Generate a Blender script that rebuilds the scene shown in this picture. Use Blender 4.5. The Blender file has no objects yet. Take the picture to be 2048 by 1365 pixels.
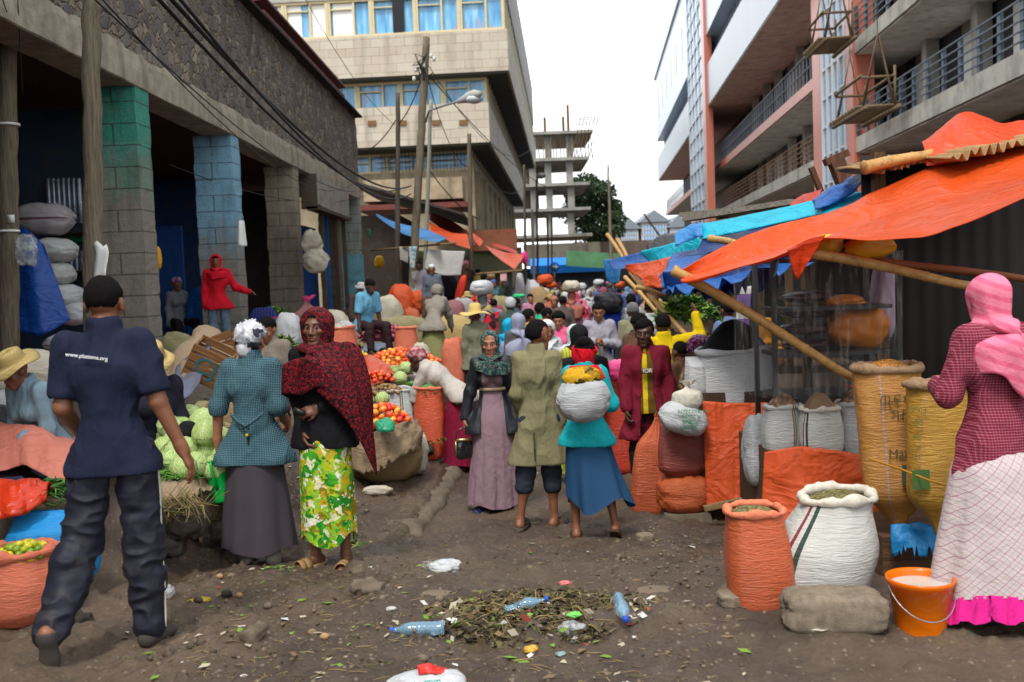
import bpy, math, random
import numpy as np
from math import sin, cos, pi, radians, sqrt, atan2
from mathutils import Vector, Matrix
S = bpy.context.scene
COL = S.collection
# ---------------------------------------------------------------- camera
F = 2048 * 35 / 36.0
CAMP = np.array((0, 0, 2.1))
def _nrm(v):
 v = np.asarray(v, float); return v / np.linalg.norm(v)
_t = radians(2.2)
_Y = _nrm((8 / F, 124.5 / F, -1.0))
_Z = np.array((-sin(_t), cos(_t), 0.0)); _Z = _nrm(_Z - _Z.dot(_Y) * _Y)
_X = np.cross(_Y, _Z)
_R = np.array([_X, _Y, _Z])            # rows: world axes in camera (right, up, back)
RIGHT, UP, BACK = _R[:, 0], _R[:, 1], _R[:, 2]
cd = bpy.data.cameras.new('camera'); cam = bpy.data.objects.new('camera', cd); COL.objects.link(cam)
cd.sensor_width = 36; cd.lens = 35; cd.clip_end = 3000; cd.clip_start = 0.05
M4 = Matrix.Identity(4)
for i in range(3):
 M4[i][0], M4[i][1], M4[i][2], M4[i][3] = RIGHT[i], UP[i], BACK[i], CAMP[i]
cam.matrix_world = M4
cd.dof.use_dof = True; cd.dof.focus_distance = 6.8; cd.dof.aperture_fstop = 3.0
S.camera = cam
S.view_settings.view_transform = 'Standard'; S.view_settings.look = 'None'
S.view_settings.exposure = 1.08; S.view_settings.gamma = 1
# ---------------------------------------------------------------- sky and sun
SUN_EL, SUN_AZ = radians(58), radians(-160)      # azimuth from +Y, clockwise: behind and to the left
w = bpy.data.worlds.new('World'); S.world = w; w.use_nodes = True
nt = w.node_tree; nt.nodes.clear()
def _wn(t): return nt.nodes.new(t)
wo = _wn('ShaderNodeOutputWorld'); sky = _wn('ShaderNodeTexSky'); sky.sky_type = 'NISHITA'; sky.sun_disc = False
sky.sun_elevation = SUN_EL; sky.sun_rotation = SUN_AZ; sky.air_density = 1.3; sky.dust_density = 3.0
b1 = _wn('ShaderNodeBackground'); b1.inputs[1].default_value = 0.1
b2 = _wn('ShaderNodeBackground'); b2.inputs[0].default_value = (0.93, 0.965, 1.0, 1); b2.inputs[1].default_value = 1.0
tc = _wn('ShaderNodeTexCoord'); mp = _wn('ShaderNodeMapping'); mp.inputs['Scale'].default_value = (1, 1, 2.2)
ns = _wn('ShaderNodeTexNoise'); ns.inputs['Scale'].default_value = 1.7; ns.inputs['Detail'].default_value = 7; ns.inputs['Roughness'].default_value = .55
rp = _wn('ShaderNodeValToRGB'); rp.color_ramp.elements[0].position = .30; rp.color_ramp.elements[1].position = .44
rp.color_ramp.elements[0].color = (.45, .45, .45, 1)
mx = _wn('ShaderNodeMixShader'); L = nt.links.new
L(tc.outputs['Generated'], mp.inputs[0]); L(mp.outputs[0], ns.inputs['Vector']); L(ns.outputs['Fac'], rp.inputs[0])
ns2 = _wn('ShaderNodeTexNoise'); ns2.inputs['Scale'].default_value = 3.1; ns2.inputs['Detail'].default_value = 6; mr = _wn('ShaderNodeMapRange'); mr.inputs['From Min'].default_value = .36; mr.inputs['From Max'].default_value = .6; mr.inputs['To Min'].default_value = .50; mr.inputs['To Max'].default_value = 1.2
L(mp.outputs[0], ns2.inputs['Vector']); L(ns2.outputs['Fac'], mr.inputs['Value']); L(mr.outputs[0], b2.inputs[1]); L(sky.outputs[0], b1.inputs[0]); L(rp.outputs[0], mx.inputs[0]); L(b1.outputs[0], mx.inputs[1]); L(b2.outputs[0], mx.inputs[2]); L(mx.outputs[0], wo.inputs[0])
sl = bpy.data.lights.new('sun', 'SUN'); sl.energy = 1.4; sl.angle = radians(14); sl.color = (1, .95, .88)
so = bpy.data.objects.new('sun', sl); COL.objects.link(so)
sd = Vector((sin(SUN_AZ) * cos(SUN_EL), cos(SUN_AZ) * cos(SUN_EL), sin(SUN_EL)))
so.rotation_euler = sd.to_track_quat('Z', 'Y').to_euler(); so.location = (-8, -8, 20)
S.cycles.max_bounces = 6; S.cycles.diffuse_bounces = 3; S.cycles.glossy_bounces = 2; S.cycles.transmission_bounces = 4; S.cycles.transparent_max_bounces = 8
S.cycles.caustics_reflective = False; S.cycles.caustics_refractive = False
# ---------------------------------------------------------------- noise
def vnoise(p, seed=0):                  # smooth value noise, p (n,3)
 p = np.asarray(p, float); i = np.floor(p).astype(np.int64); f = p - i; u = f * f * (3 - 2 * f); r = 0
 for dx in (0, 1):
  for dy in (0, 1):
   for dz in (0, 1):
    h = (i[:, 0] + dx) * 374761393 + (i[:, 1] + dy) * 668265263 + (i[:, 2] + dz) * 2147483647 + seed * 974634541
    h = (h ^ (h >> 13)) * 1274126177; h = (h ^ (h >> 16)) & 0xffff
    wgt = (u[:, 0] if dx else 1 - u[:, 0]) * (u[:, 1] if dy else 1 - u[:, 1]) * (u[:, 2] if dz else 1 - u[:, 2])
    r = r + wgt * h / 65535.0
 return r * 2 - 1
def fbm(p, seed=0, oc=4, g=.5):
 p = np.asarray(p, float); a, s, r = 1., 0., 0
 for o in range(oc): r = r + a * vnoise(p * 2 ** o, seed + o * 7); s += a; a *= g
 return r / s
# ---------------------------------------------------------------- picture <-> place
def ray(px, py):
 return RIGHT * ((px - 1024) / F) + UP * ((682.5 - py) / F) - BACK
def P(px, py, D):                       # the point seen at a pixel of the photograph, D metres up the street
 d = ray(px, py); return CAMP + d * (D / d[1])
def sst(a, b, x):
 t = np.clip((np.asarray(x, float) - a) / (b - a), 0, 1); return t * t * (3 - 2 * t)
def kerb_x(y): return -0.9 + 0.055 * (np.asarray(y, float) - 8.5)
def ground_z(x, y):
 x = np.asarray(x, float); y = np.asarray(y, float)
 z = 0.45 * (1 - sst(4.2, 9.3, y))
 k = kerb_x(y)
 z = z + 0.11 * sst(k + .06, k - .06, x) * sst(7.2, 8.3, y) * (1 - sst(40, 60, y))
 xe = np.interp(y, [0, 4.4, 5.8, 6.9, 8.4, 10.3, 12.5, 15, 25, 40, 70], [-3.3, -3.15, -2.75, -2.15, -1.75, -1.45, -1.0, -.8, -.35, .2, -3])
 step = sst(xe + .12, xe - .42, x) * .46; slope = sst(xe, -4.3, x)
 top = z + step; z = top * (1 - slope) + slope * np.maximum(top, 1.08) * (1 - .35 * sst(30, 60, y)) 
 br = sst(2.2, 4.6, x - .04 * np.maximum(y - 10, 0))
 z = z + .16 * br * sst(4, 7, y)
 return z
def gfull(x, y):                        # with the lumps, ruts and the trodden hollow
 x = np.atleast_1d(np.asarray(x, float)); y = np.atleast_1d(np.asarray(y, float)); z = ground_z(x, np.maximum(y, .1)); p = np.stack([x, y, x * 0], 1); near = 1 - sst(14, 24, np.hypot(x, y))
 lum = fbm(p * .9, 3, 4) * .06 + fbm(p * 3.1, 5, 4) * .04 + fbm(p * 9, 9, 3) * .022 + np.maximum(fbm(p * 17, 19, 2) - .25, 0) * .05
 rid = np.abs(fbm(p * np.array((5, 8, 1)), 21, 3)); lum += (.16 - np.minimum(rid, .16)) * .08; z = z + lum * near * (.9 + .5 * sst(.4, -1.6, x))
 d = np.hypot((x - .35) / 1.15, (y - 5.25) / .62); z = z + near * (.06 * np.exp(-((d - 1) / .28) ** 2) + .05 * np.exp(-(d / .55) ** 2) * (.5 + .5 * fbm(p * 9, 31, 3)))
 d2 = np.hypot((x + .75), (y - 5.9) / .9); return z + .06 * np.exp(-(d2 / .16) ** 2) * near
def Gp(px, py, dz=0.0, raw=False):                 # the ground point under a pixel
 d = ray(px, py); lo, hi = 1.0, 150.0
 for _ in range(60):
  m = (lo + hi) / 2; p = CAMP + d * (m / d[1])
  if p[2] - dz > ground_z(p[0], p[1]): lo = m
  else: hi = m
 q = CAMP + d * (lo / d[1])
 if not raw: q[2] = gfull(q[0], q[1])[0]
 return q
def gpt(x, y, dz=0.0): return np.array((x, y, float(gfull(x, y)[0]) + dz))
def mpp(D): return D / F                # metres per photograph pixel
# ---------------------------------------------------------------- materials
class NT:
 def __init__(s, name):
  s.m = bpy.data.materials.new(name); s.m.use_nodes = True; s.t = s.m.node_tree; s.t.nodes.clear()
  s.out = s.t.nodes.new('ShaderNodeOutputMaterial'); s.b = s.t.nodes.new('ShaderNodeBsdfPrincipled')
  s.t.links.new(s.b.outputs[0], s.out.inputs[0]); s.tc = s.t.nodes.new('ShaderNodeTexCoord')
 def put(s, inp, v):
  if v is None: return
  if hasattr(v, 'is_output'): s.t.links.new(v, inp)
  else:
   if isinstance(v, (tuple, list)) and len(v) == 3 and inp.type == 'RGBA': v = (*v, 1)
   inp.default_value = v
 def n(s, typ, props=None, **kw):
  nd = s.t.nodes.new('ShaderNode' + typ)
  for k, v in (props or {}).items(): setattr(nd, k, v)
  for k, v in kw.items():
   k2 = k.replace('_', ' ') if k[0] != 'i' or not k[1:].isdigit() else int(k[1:])
   s.put(nd.inputs[k2], v)
  return nd
 def co(s, kind='Object', scale=(1, 1, 1), rot=(0, 0, 0), loc=(0, 0, 0)):
  return s.n('Mapping', None, Vector=s.tc.outputs[kind], Scale=scale, Rotation=rot, Location=loc).outputs[0]
 def noise(s, v, scale=5, detail=4, rough=.55, dist=0): return s.n('TexNoise', None, Vector=v, Scale=scale, Detail=detail, Roughness=rough, Distortion=dist).outputs['Fac']
 def noisec(s, v, scale=5, detail=2): return s.n('TexNoise', None, Vector=v, Scale=scale, Detail=detail).outputs['Color']
 def vor(s, v, scale=5, feat='F1', out='Distance', rnd=1): return s.n('TexVoronoi', {'feature': feat}, Vector=v, Scale=scale, Randomness=rnd).outputs[out]
 def wave(s, v, scale=5, dist=0, dscale=1, dire='X', prof='SIN', detail=2):
  return s.n('TexWave', {'bands_direction': dire, 'wave_profile': prof}, Vector=v, Scale=scale, Distortion=dist, Detail=detail, Detail_Scale=dscale).outputs['Fac']
 def math(s, op, a, b=0.5): return s.n('Math', {'operation': op}, i0=a, i1=b).outputs[0]
 def mix(s, f, a, b, bt='MIX'):
  nd = s.t.nodes.new('ShaderNodeMix'); nd.data_type = 'RGBA'; nd.blend_type = bt
  s.put(nd.inputs[0], f); s.put(nd.inputs[6], a); s.put(nd.inputs[7], b); return nd.outputs[2]
 def ramp(s, f, stops, interp='LINEAR'):
  nd = s.t.nodes.new('ShaderNodeValToRGB'); cr = nd.color_ramp; cr.interpolation = interp
  while len(cr.elements) < len(stops): cr.elements.new(.5)
  for e, (p, c) in zip(cr.elements, stops):
   e.position = p; c = (c, c, c) if isinstance(c, (int, float)) else c; e.color = (*c[:3], 1)
  s.put(nd.inputs[0], f); return nd.outputs[0]
 def sep(s, v): return s.n('SeparateXYZ', None, Vector=v).outputs
 def addv(s, a, b): return s.n('VectorMath', {'operation': 'ADD'}, i0=a, i1=b).outputs[0]
 def scv(s, a, k):
  nd = s.n('VectorMath', {'operation': 'SCALE'}, i0=a); nd.inputs['Scale'].default_value = k; return nd.outputs[0]
 def fin(s, col, rough=.8, h=None, bs=.3, bd=.01, spec=.3, metal=0, trans=0, alpha=None, transl=None, coat=0):
  s.put(s.b.inputs['Base Color'], col); s.put(s.b.inputs['Roughness'], rough)
  s.b.inputs['Specular IOR Level'].default_value = spec; s.b.inputs['Metallic'].default_value = metal
  s.b.inputs['Transmission Weight'].default_value = trans; s.b.inputs['Coat Weight'].default_value = coat
  s.put(s.b.inputs['Alpha'], alpha)
  if h is not None:
   bp = s.n('Bump', None, Strength=bs, Distance=bd, Height=h); s.t.links.new(bp.outputs[0], s.b.inputs['Normal'])
  if transl:
   tr = s.n('BsdfTranslucent', None, Color=col); ms = s.n('MixShader', None, i0=transl, i1=s.b.outputs[0], i2=tr.outputs[0])
   s.t.links.new(ms.outputs[0], s.out.inputs[0])
  return s.m
def c255(r, g=None, b=None):
 if g is None: r, g, b = r
 f = lambda v: (v / 255 / 12.92) if v / 255 <= .04045 else ((v / 255 + .055) / 1.055) ** 2.4
 return (f(r), f(g), f(b))
def mul(c, k): return tuple(min(1, x * k) for x in c[:3])
_mc = {}
def cached(fn):
 def g(*a, **k):
  key = (fn.__name__, str(a), str(k))
  if key not in _mc: _mc[key] = fn(*a, **k)
  return _mc[key]
 return g
@cached
def plain(name, col, rough=.75, var=.22, sc=6, bs=.25, bsc=60, spec=.3, metal=0, transl=None, dirt=0, co='Object', coat=0):
 t = NT(name); v = t.co(co); n1 = t.noise(v, sc, 5)
 c = t.mix(n1, mul(col, 1 - var), mul(col, 1 + var))
 if dirt:
  n3 = t.ramp(t.noise(v, sc * 1.7, 8, .65), [(.5, 0), (.72, 1)])
  c = t.mix(t.math('MULTIPLY', n3, dirt), c, (.09, .07, .05))
 return t.fin(c, rough, t.noise(v, bsc, 3), bs, .005, spec, metal, transl=transl, coat=coat)
@cached
def cloth(name, col, fuzz=500, var=.14, wr=.5, rough=.85, transl=None):
 t = NT(name); v = t.co(); n1 = t.noise(v, 5, 4); c = t.mix(n1, mul(col, 1 - var), mul(col, 1 + var))
 fine = t.noise(v, fuzz, 2); c = t.mix(.25, c, t.mix(fine, mul(col, .6), mul(col, 1.3)))
 n0 = t.noise(t.co(scale=(1, 1, .45)), 8, 3, .5, .4); rid = t.math('SUBTRACT', 1.0, t.math('ABSOLUTE', t.math('MULTIPLY', t.math('SUBTRACT', n0, .5), 5.0))); rid2 = t.noise(t.co(scale=(1, 1, .7)), 22, 3, .6)
 h = t.math('ADD', t.math('ADD', t.math('MULTIPLY', t.math('MAXIMUM', rid, 0.0), .55), t.math('MULTIPLY', rid2, .7)), t.math('MULTIPLY', fine, .07))
 return t.fin(c, rough, h, wr * 1.25, .022, .15, transl=transl)
@cached
def sackm(name, col, stripe=None, dirt=.25, shine=.42, wr=28):
 t = NT(name); v = t.co(); n1 = t.noise(v, 4, 5)
 c = t.mix(n1, mul(col, .80), mul(col, 1.15))
 weave = t.math('MULTIPLY', t.wave(v, 130, 1, 2, 'X'), t.wave(v, 130, 1, 2, 'Z'))
 c = t.mix(t.math('MULTIPLY', weave, .22), c, mul(col, 1.5))
 if stripe:
  x = t.sep(t.tc.outputs['UV'])[0]
  for (a, wd, sc) in stripe:
   m = t.math('LESS_THAN', t.math('ABSOLUTE', t.math('SUBTRACT', x, a)), wd); c = t.mix(m, c, sc)
 dn = t.ramp(t.noise(v, 7, 9, .7), [(.52, 0), (.75, 1)]); c = t.mix(t.math('MULTIPLY', dn, dirt), c, (.12, .09, .06))
 w1 = t.noise(t.co(scale=(1, 1, 7)), wr * .28, 4, .6, 1.6)
 h = t.math('ADD', w1, t.math('MULTIPLY', weave, .03))
 return t.fin(c, shine, h, .55, .03, .35)
@cached
def tarpm(name, col, rough=.38, transl=.35):
 t = NT(name); v = t.co(); n1 = t.noise(v, 2.2, 5, .6); c = t.mix(n1, mul(col, .78), mul(col, 1.12))
 def rg(sc, k): return t.math('MAXIMUM', t.math('SUBTRACT', 1.0, t.math('ABSOLUTE', t.math('MULTIPLY', t.math('SUBTRACT', t.noise(t.co(scale=(1, 1, 1.6)), sc, 3, .55, .8), .5), k))), 0.0)
 w = t.math('ADD', t.math('MULTIPLY', rg(2.6, 9.0), .5), t.math('ADD', t.math('MULTIPLY', rg(6, 9.0), .10), t.math('MULTIPLY', t.noise(v, 3, 3), .9)))
 weave = t.noise(v, 320, 1); c = t.mix(.12, c, t.mix(weave, mul(col, .4), mul(col, 1.5))); dn = t.ramp(t.noise(t.co(loc=(3, 1, 2)), 3.5, 7, .7), [(.52, 0), (.78, .4)]); c = t.mix(dn, c, mul(col, .45))
 return t.fin(c, rough, t.math('ADD', w, t.math('MULTIPLY', weave, .01)), .4, .045, .4, transl=transl)
@cached
def woodm(name, col, sc=1, axis='Z', dark=.45):
 t = NT(name); s = {'X': (.06, 1, 1), 'Y': (1, .06, 1), 'Z': (1, 1, .06)}[axis]
 v = t.co(scale=s); g = t.noise(v, 42 * sc, 6, .65, .6); n2 = t.noise(t.co(), 2.3, 4)
 c = t.mix(t.ramp(g, [(.35, 0), (.65, 1)]), mul(col, dark), mul(col, 1.2)); c = t.mix(t.math('MULTIPLY', n2, .5), c, mul(col, .55))
 return t.fin(c, .85, g, .6, .02, .2)
@cached
def concm(name, col, stain=.5, sc=1.0, bs=.35):
 t = NT(name); v = t.co(); n1 = t.noise(v, 3 * sc, 8, .65)
 c = t.ramp(n1, [(.25, mul(col, .55)), (.5, col), (.75, mul(col, 1.25))])
 st = t.ramp(t.noise(t.co(scale=(1, 1, .18)), 2.2 * sc, 6, .6), [(.48, 0), (.72, 1)])
 c = t.mix(t.math('MULTIPLY', st, stain), c, mul(col, .32))
 return t.fin(c, .9, t.noise(v, 30 * sc, 5, .7), bs, .02, .2)
# ---------------------------------------------------------------- meshes
class MB:
 def __init__(s): s.v = []; s.f = []; s.uv = {}; s.n = 0; s.mi = []
 def add(s, v, f, mi=0):
  v = np.asarray(v, float).reshape(-1, 3); b = s.n; s.v.append(v); s.n += len(v)
  s.f += [tuple(int(i) + b for i in q) for q in f]; s.mi += [mi] * len(f); return b
 def box(s, c, d, R=None, mi=0, taper=1):
  c = np.asarray(c, float); hx, hy, hz = [k / 2 for k in d]
  q = np.array([(x * (taper if z > 0 else 1), y * (taper if z > 0 else 1), z) for z in (-hz, hz) for (x, y) in ((-hx, -hy), (hx, -hy), (hx, hy), (-hx, hy))])
  if R is not None: q = q @ np.asarray(R).T
  s.add(q + c, [(3, 2, 1, 0), (4, 5, 6, 7), (0, 1, 5, 4), (1, 2, 6, 5), (2, 3, 7, 6), (3, 0, 4, 7)], mi); return s
 def bar(s, a, b, w, h=None, mi=0, up=(0, 0, 1)):
  a = np.asarray(a, float); b = np.asarray(b, float); d = b - a; l = np.linalg.norm(d); z = d / l
  x = np.cross(up, z)
  if np.linalg.norm(x) < 1e-4: x = np.cross((0, 1, 0), z)
  x = _nrm(x); y = np.cross(z, x); return s.box((a + b) / 2, (w, h or w, l), np.array([x, y, z]).T, mi)
 def tube(s, pts, r, n=8, mi=0, cap=True, jit=0, seed=0):
  pts = np.asarray(pts, float); m = len(pts); r = np.broadcast_to(np.asarray(r, float), (m,)); rng = np.random.RandomState(seed)
  V = []; x = None
  for i in range(m):
   d = _nrm(pts[min(i + 1, m - 1)] - pts[max(i - 1, 0)])
   if x is None: x = np.cross(d, (0, 0, 1) if abs(d[2]) < .9 else (0, 1, 0))
   x = _nrm(x - d * x.dot(d)); y = np.cross(d, x)
   for k in range(n):
    a = 2 * pi * k / n; rr = r[i] * (1 + jit * rng.uniform(-1, 1)); V.append(pts[i] + (x * cos(a) + y * sin(a)) * rr)
  Fc = [(i * n + k, i * n + (k + 1) % n, (i + 1) * n + (k + 1) % n, (i + 1) * n + k) for i in range(m - 1) for k in range(n)]
  if cap: Fc += [tuple(range(n))[::-1], tuple((m - 1) * n + k for k in range(n))]
  s.add(V, Fc, mi); return s
 def lathe(s, prof, n=24, c=(0, 0, 0), mi=0, R=None, capb=True, capt=True):
  V = [(r * cos(2 * pi * k / n), r * sin(2 * pi * k / n), z) for r, z in prof for k in range(n)]; m = len(prof)
  Fc = [(i * n + k, i * n + (k + 1) % n, (i + 1) * n + (k + 1) % n, (i + 1) * n + k) for i in range(m - 1) for k in range(n)]
  if capb: Fc.append(tuple(range(n))[::-1])
  if capt: Fc.append(tuple((m - 1) * n + k for k in range(n)))
  V = np.array(V)
  if R is not None: V = V @ np.asarray(R).T
  s.add(V + np.asarray(c), Fc, mi); return s
 def grid(s, V, wu=False, wv=False, mi=0, uv=True, flip=False):    # V (nu,nv,3)
  V = np.asarray(V, float); nu, nv = V.shape[:2]; b = s.n; Fc = []
  for i in range(nu if wu else nu - 1):
   for j in range(nv if wv else nv - 1):
    q = (i * nv + j, ((i + 1) % nu) * nv + j, ((i + 1) % nu) * nv + (j + 1) % nv, i * nv + (j + 1) % nv)
    uvq = ((i / (nu - (not wu)), j / (nv - (not wv))), ((i + 1) / (nu - (not wu)), j / (nv - (not wv))), ((i + 1) / (nu - (not wu)), (j + 1) / (nv - (not wv))), (i / (nu - (not wu)), (j + 1) / (nv - (not wv))))
    if flip: q = q[::-1]; uvq = uvq[::-1]
    s.uv[len(s.f) + len(Fc)] = uvq; Fc.append(q)
  s.add(V.reshape(-1, 3), Fc, mi); return s
 def ball(s, c, r, n=10, m=7, mi=0, R=None):
  r = np.broadcast_to(np.asarray(r, float), (3,)); V = [(0, 0, -r[2])]
  for i in range(1, m):
   a = -pi / 2 + pi * i / m
   V += [(r[0] * cos(a) * cos(2 * pi * k / n), r[1] * cos(a) * sin(2 * pi * k / n), r[2] * sin(a)) for k in range(n)]
  V.append((0, 0, r[2])); T = len(V) - 1
  Fc = [(0, 1 + (k + 1) % n, 1 + k) for k in range(n)]
  Fc += [(1 + i * n + k, 1 + i * n + (k + 1) % n, 1 + (i + 1) * n + (k + 1) % n, 1 + (i + 1) * n + k) for i in range(m - 2) for k in range(n)]
  Fc += [(1 + (m - 2) * n + k, 1 + (m - 2) * n + (k + 1) % n, T) for k in range(n)]
  V = np.array(V)
  if R is not None: V = V @ np.asarray(R).T
  s.add(V + np.asarray(c, float), Fc, mi); return s
 def mesh(s, name, smooth=True):
  me = bpy.data.meshes.new(name); V = np.concatenate(s.v) if s.v else np.zeros((0, 3))
  me.from_pydata([tuple(x) for x in V], [], s.f)
  if s.uv:
   ul = me.uv_layers.new(name='uv').data
   for fi, q in s.uv.items():
    ls = me.polygons[fi].loop_start
    for k in range(4): ul[ls + k].uv = q[k]
  if any(s.mi): me.polygons.foreach_set('material_index', s.mi)
  if smooth: me.polygons.foreach_set('use_smooth', [True] * len(me.polygons))
  me.update(); return me
 def build(s, name, mats, parent=None, loc=None, rot=None, smooth=True):
  return obj(name, s.mesh(name, smooth), mats, parent, loc, rot)
def obj(name, me, mats=None, parent=None, loc=None, rot=None):
 o = bpy.data.objects.new(name, me); COL.objects.link(o)
 if mats is not None and not me.materials:
  for m in (mats if isinstance(mats, (list, tuple)) else [mats]): me.materials.append(m)
 if parent: o.parent = parent
 if loc is not None: o.location = tuple(float(k) for k in loc)
 if rot is not None: o.rotation_euler = rot
 return o
def tag(o, label=None, cat=None, group=None, kind=None):
 if label: o['label'] = label
 if cat: o['category'] = cat
 if group: o['group'] = group
 if kind: o['kind'] = kind
 return o
def empty(name, loc, label=None, cat=None, group=None, rz=0, rot=None):
 o = bpy.data.objects.new(name, None); COL.objects.link(o); o.location = tuple(float(k) for k in loc); o.empty_display_size = .1
 o.rotation_euler = rot or (0, 0, rz); return tag(o, label, cat, group)
def dup(o, loc=None, rot=None, label=None, group=None, scale=None, parent=None):
 c = o.copy(); COL.objects.link(c); c.parent = parent
 if loc is not None: c.location = tuple(float(k) for k in loc)
 if rot is not None: c.rotation_euler = rot
 if scale is not None: c.scale = (scale,) * 3 if isinstance(scale, (int, float)) else scale
 if label: c['label'] = label
 if group: c['group'] = group
 for ch in list(o.children): dup(ch, parent=c)
 return c
def rot3(ax, a):
 return np.array(Matrix.Rotation(a, 3, ax))
def solid(o, t=.01, off=0):
 m = o.modifiers.new('thick', 'SOLIDIFY'); m.thickness = t; m.offset = off; return o
def text(s, name, size, mat_, parent, loc, rot, align='CENTER', ext=.0015, shear=0):
 c = bpy.data.curves.new(name, 'FONT'); c.body = s; c.size = size; c.align_x = align; c.align_y = 'CENTER'; c.extrude = ext; c.shear = shear
 t_ = bpy.data.objects.new(name, c); COL.objects.link(t_); me = bpy.data.meshes.new_from_object(t_.evaluated_get(bpy.context.evaluated_depsgraph_get())); bpy.data.objects.remove(t_)
 me.materials.clear(); me.materials.append(mat_); return obj(name, me, None, parent, loc, rot)
# ================================================================ the setting
def build_ground():
 ys = np.concatenate([np.arange(1.0, 3.6, .2), np.arange(3.6, 8.2, .022), np.arange(8.2, 13, .05), np.arange(13, 30, .3), np.geomspace(30, 900, 30), -np.geomspace(1.1, 200, 8)]); ys.sort()
 xs = np.concatenate([-np.geomspace(6, 500, 22)[::-1], np.arange(-5.9, -2.6, .12), np.arange(-2.6, 3.0, .022), np.arange(3.0, 6, .12), np.geomspace(6, 500, 22)])
 X, Yg = np.meshgrid(xs, ys, indexing='ij'); x = X.ravel(); y = Yg.ravel(); 
 z = gfull(x, y)
 mb = MB(); mb.grid(np.stack([X, Yg, z.reshape(X.shape)], 2), uv=False)
 mb.uv = {}
 t = NT('trodden_mud'); v = t.co(); big = t.noise(v, .55, 6, .6); mid = t.noise(v, 4.5, 8, .7); fine = t.noise(v, 38, 6, .75)
 c = t.ramp(big, [(.30, c255(46, 36, 28)), (.5, c255(78, 62, 48)), (.68, c255(110, 90, 71))])
 c = t.mix(t.ramp(mid, [(.38, 0), (.66, .55)]), c, c255(104, 88, 73)); c = t.mix(t.ramp(fine, [(.35, .4), (.6, 0)]), c, c255(36, 30, 26))
 peb = t.vor(t.addv(v, t.scv(t.noisec(v, 20), .03)), 33, 'F1', 'Color'); pd = t.vor(t.addv(v, t.scv(t.noisec(v, 20), .03)), 33, 'F1')
 sel = t.math('MULTIPLY', t.math('LESS_THAN', pd, .3), t.math('GREATER_THAN', t.sep(peb)[0], .80))
 c = t.mix(t.math('MULTIPLY', sel, .8), c, c255(128, 112, 96))
 green = t.math('MULTIPLY', t.ramp(t.noise(v, 1.1, 5, .7), [(.58, 0), (.7, 1)]), t.ramp(t.noise(t.co(scale=(1, 4, 1)), 30, 3), [(.5, 0), (.6, .6)])); c = t.mix(green, c, c255(92, 96, 48))
 wet = t.ramp(t.noise(v, .8, 4, .6), [(.42, .30), (.62, .85)])
 h = t.math('ADD', t.math('MULTIPLY', mid, .9), t.math('ADD', t.math('MULTIPLY', fine, .55), t.math('MULTIPLY', sel, .12)))
 m = t.fin(c, wet, h, .75, .045, .5)
 tag(obj('ground', mb.mesh('ground'), m), kind='structure')
 k = MB(); rng = np.random.RandomState(4); pts = []
 for i, yy in enumerate(np.arange(7.5, 26, .06)):
  xx = float(kerb_x(yy)) + rng.uniform(-.02, .02); zz = float(ground_z(xx + .4, yy)) + .085 + rng.uniform(-.025, .02) - (.09 if yy < 7.9 else 0); pts.append((xx, yy, zz))
 pts = np.array(pts); sec = np.array([(-.26, -.16), (-.20, -.01), (-.08, .01), (.06, .008), (.11, -.03), (.13, -.2)])
 V = np.zeros((len(pts), len(sec), 3))
 for j, (a, b) in enumerate(sec): V[:, j] = pts + np.stack([a + fbm(np.stack([pts[:, 1] * 3.1, 0 * pts[:, 1] + j * 3, 0 * pts[:, 1]], 1), 4, 3) * .03, 0 * pts[:, 0], b + fbm(np.stack([pts[:, 1] * 3.7, 0 * pts[:, 1] + j * 5, 0 * pts[:, 1]], 1), 6, 3) * .025], 1)
 k.grid(V, uv=False); k.uv = {}
 tag(obj('kerb', k.mesh('kerb'), concm('kerb_concrete', c255(116, 103, 90), .6, 4, .8)), kind='structure')
build_ground()
def masonry():
 t = NT('rubble_masonry'); v = t.co(scale=(1.6, 1.6, 1.9)); dv = t.addv(v, t.scv(t.noisec(v, 3.2, 3), .30))
 edge = t.vor(dv, 3.1, 'DISTANCE_TO_EDGE'); col = t.vor(dv, 3.1, 'F1', 'Color'); g = t.sep(col)[0]
 st = t.ramp(g, [(0, c255(106, 101, 100)), (.3, c255(146, 139, 132)), (.55, c255(122, 119, 122)), (.8, c255(172, 162, 148)), (1, c255(190, 176, 152))])
 st = t.mix(t.noise(v, 14, 6, .7), mul0 := st, t.mix(.55, st, (.02, .02, .022)))
 mor = t.mix(t.noise(v, 9, 5), c255(168, 152, 130), c255(122, 110, 95))
 mk = t.ramp(edge, [(.045, 1), (.085, 0)]); c = t.mix(mk, st, mor)
 strk = t.ramp(t.noise(t.co(scale=(1, 1, .12)), 1.3, 5), [(.5, 0), (.75, .4)]); c = t.mix(strk, c, c255(48, 44, 40))
 h = t.math('ADD', t.ramp(edge, [(.0, 0), (.12, 1)]), t.math('MULTIPLY', t.noise(v, 16, 6, .7), .7))
 return t.fin(c, .92, h, .9, .07, .15)
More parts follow.
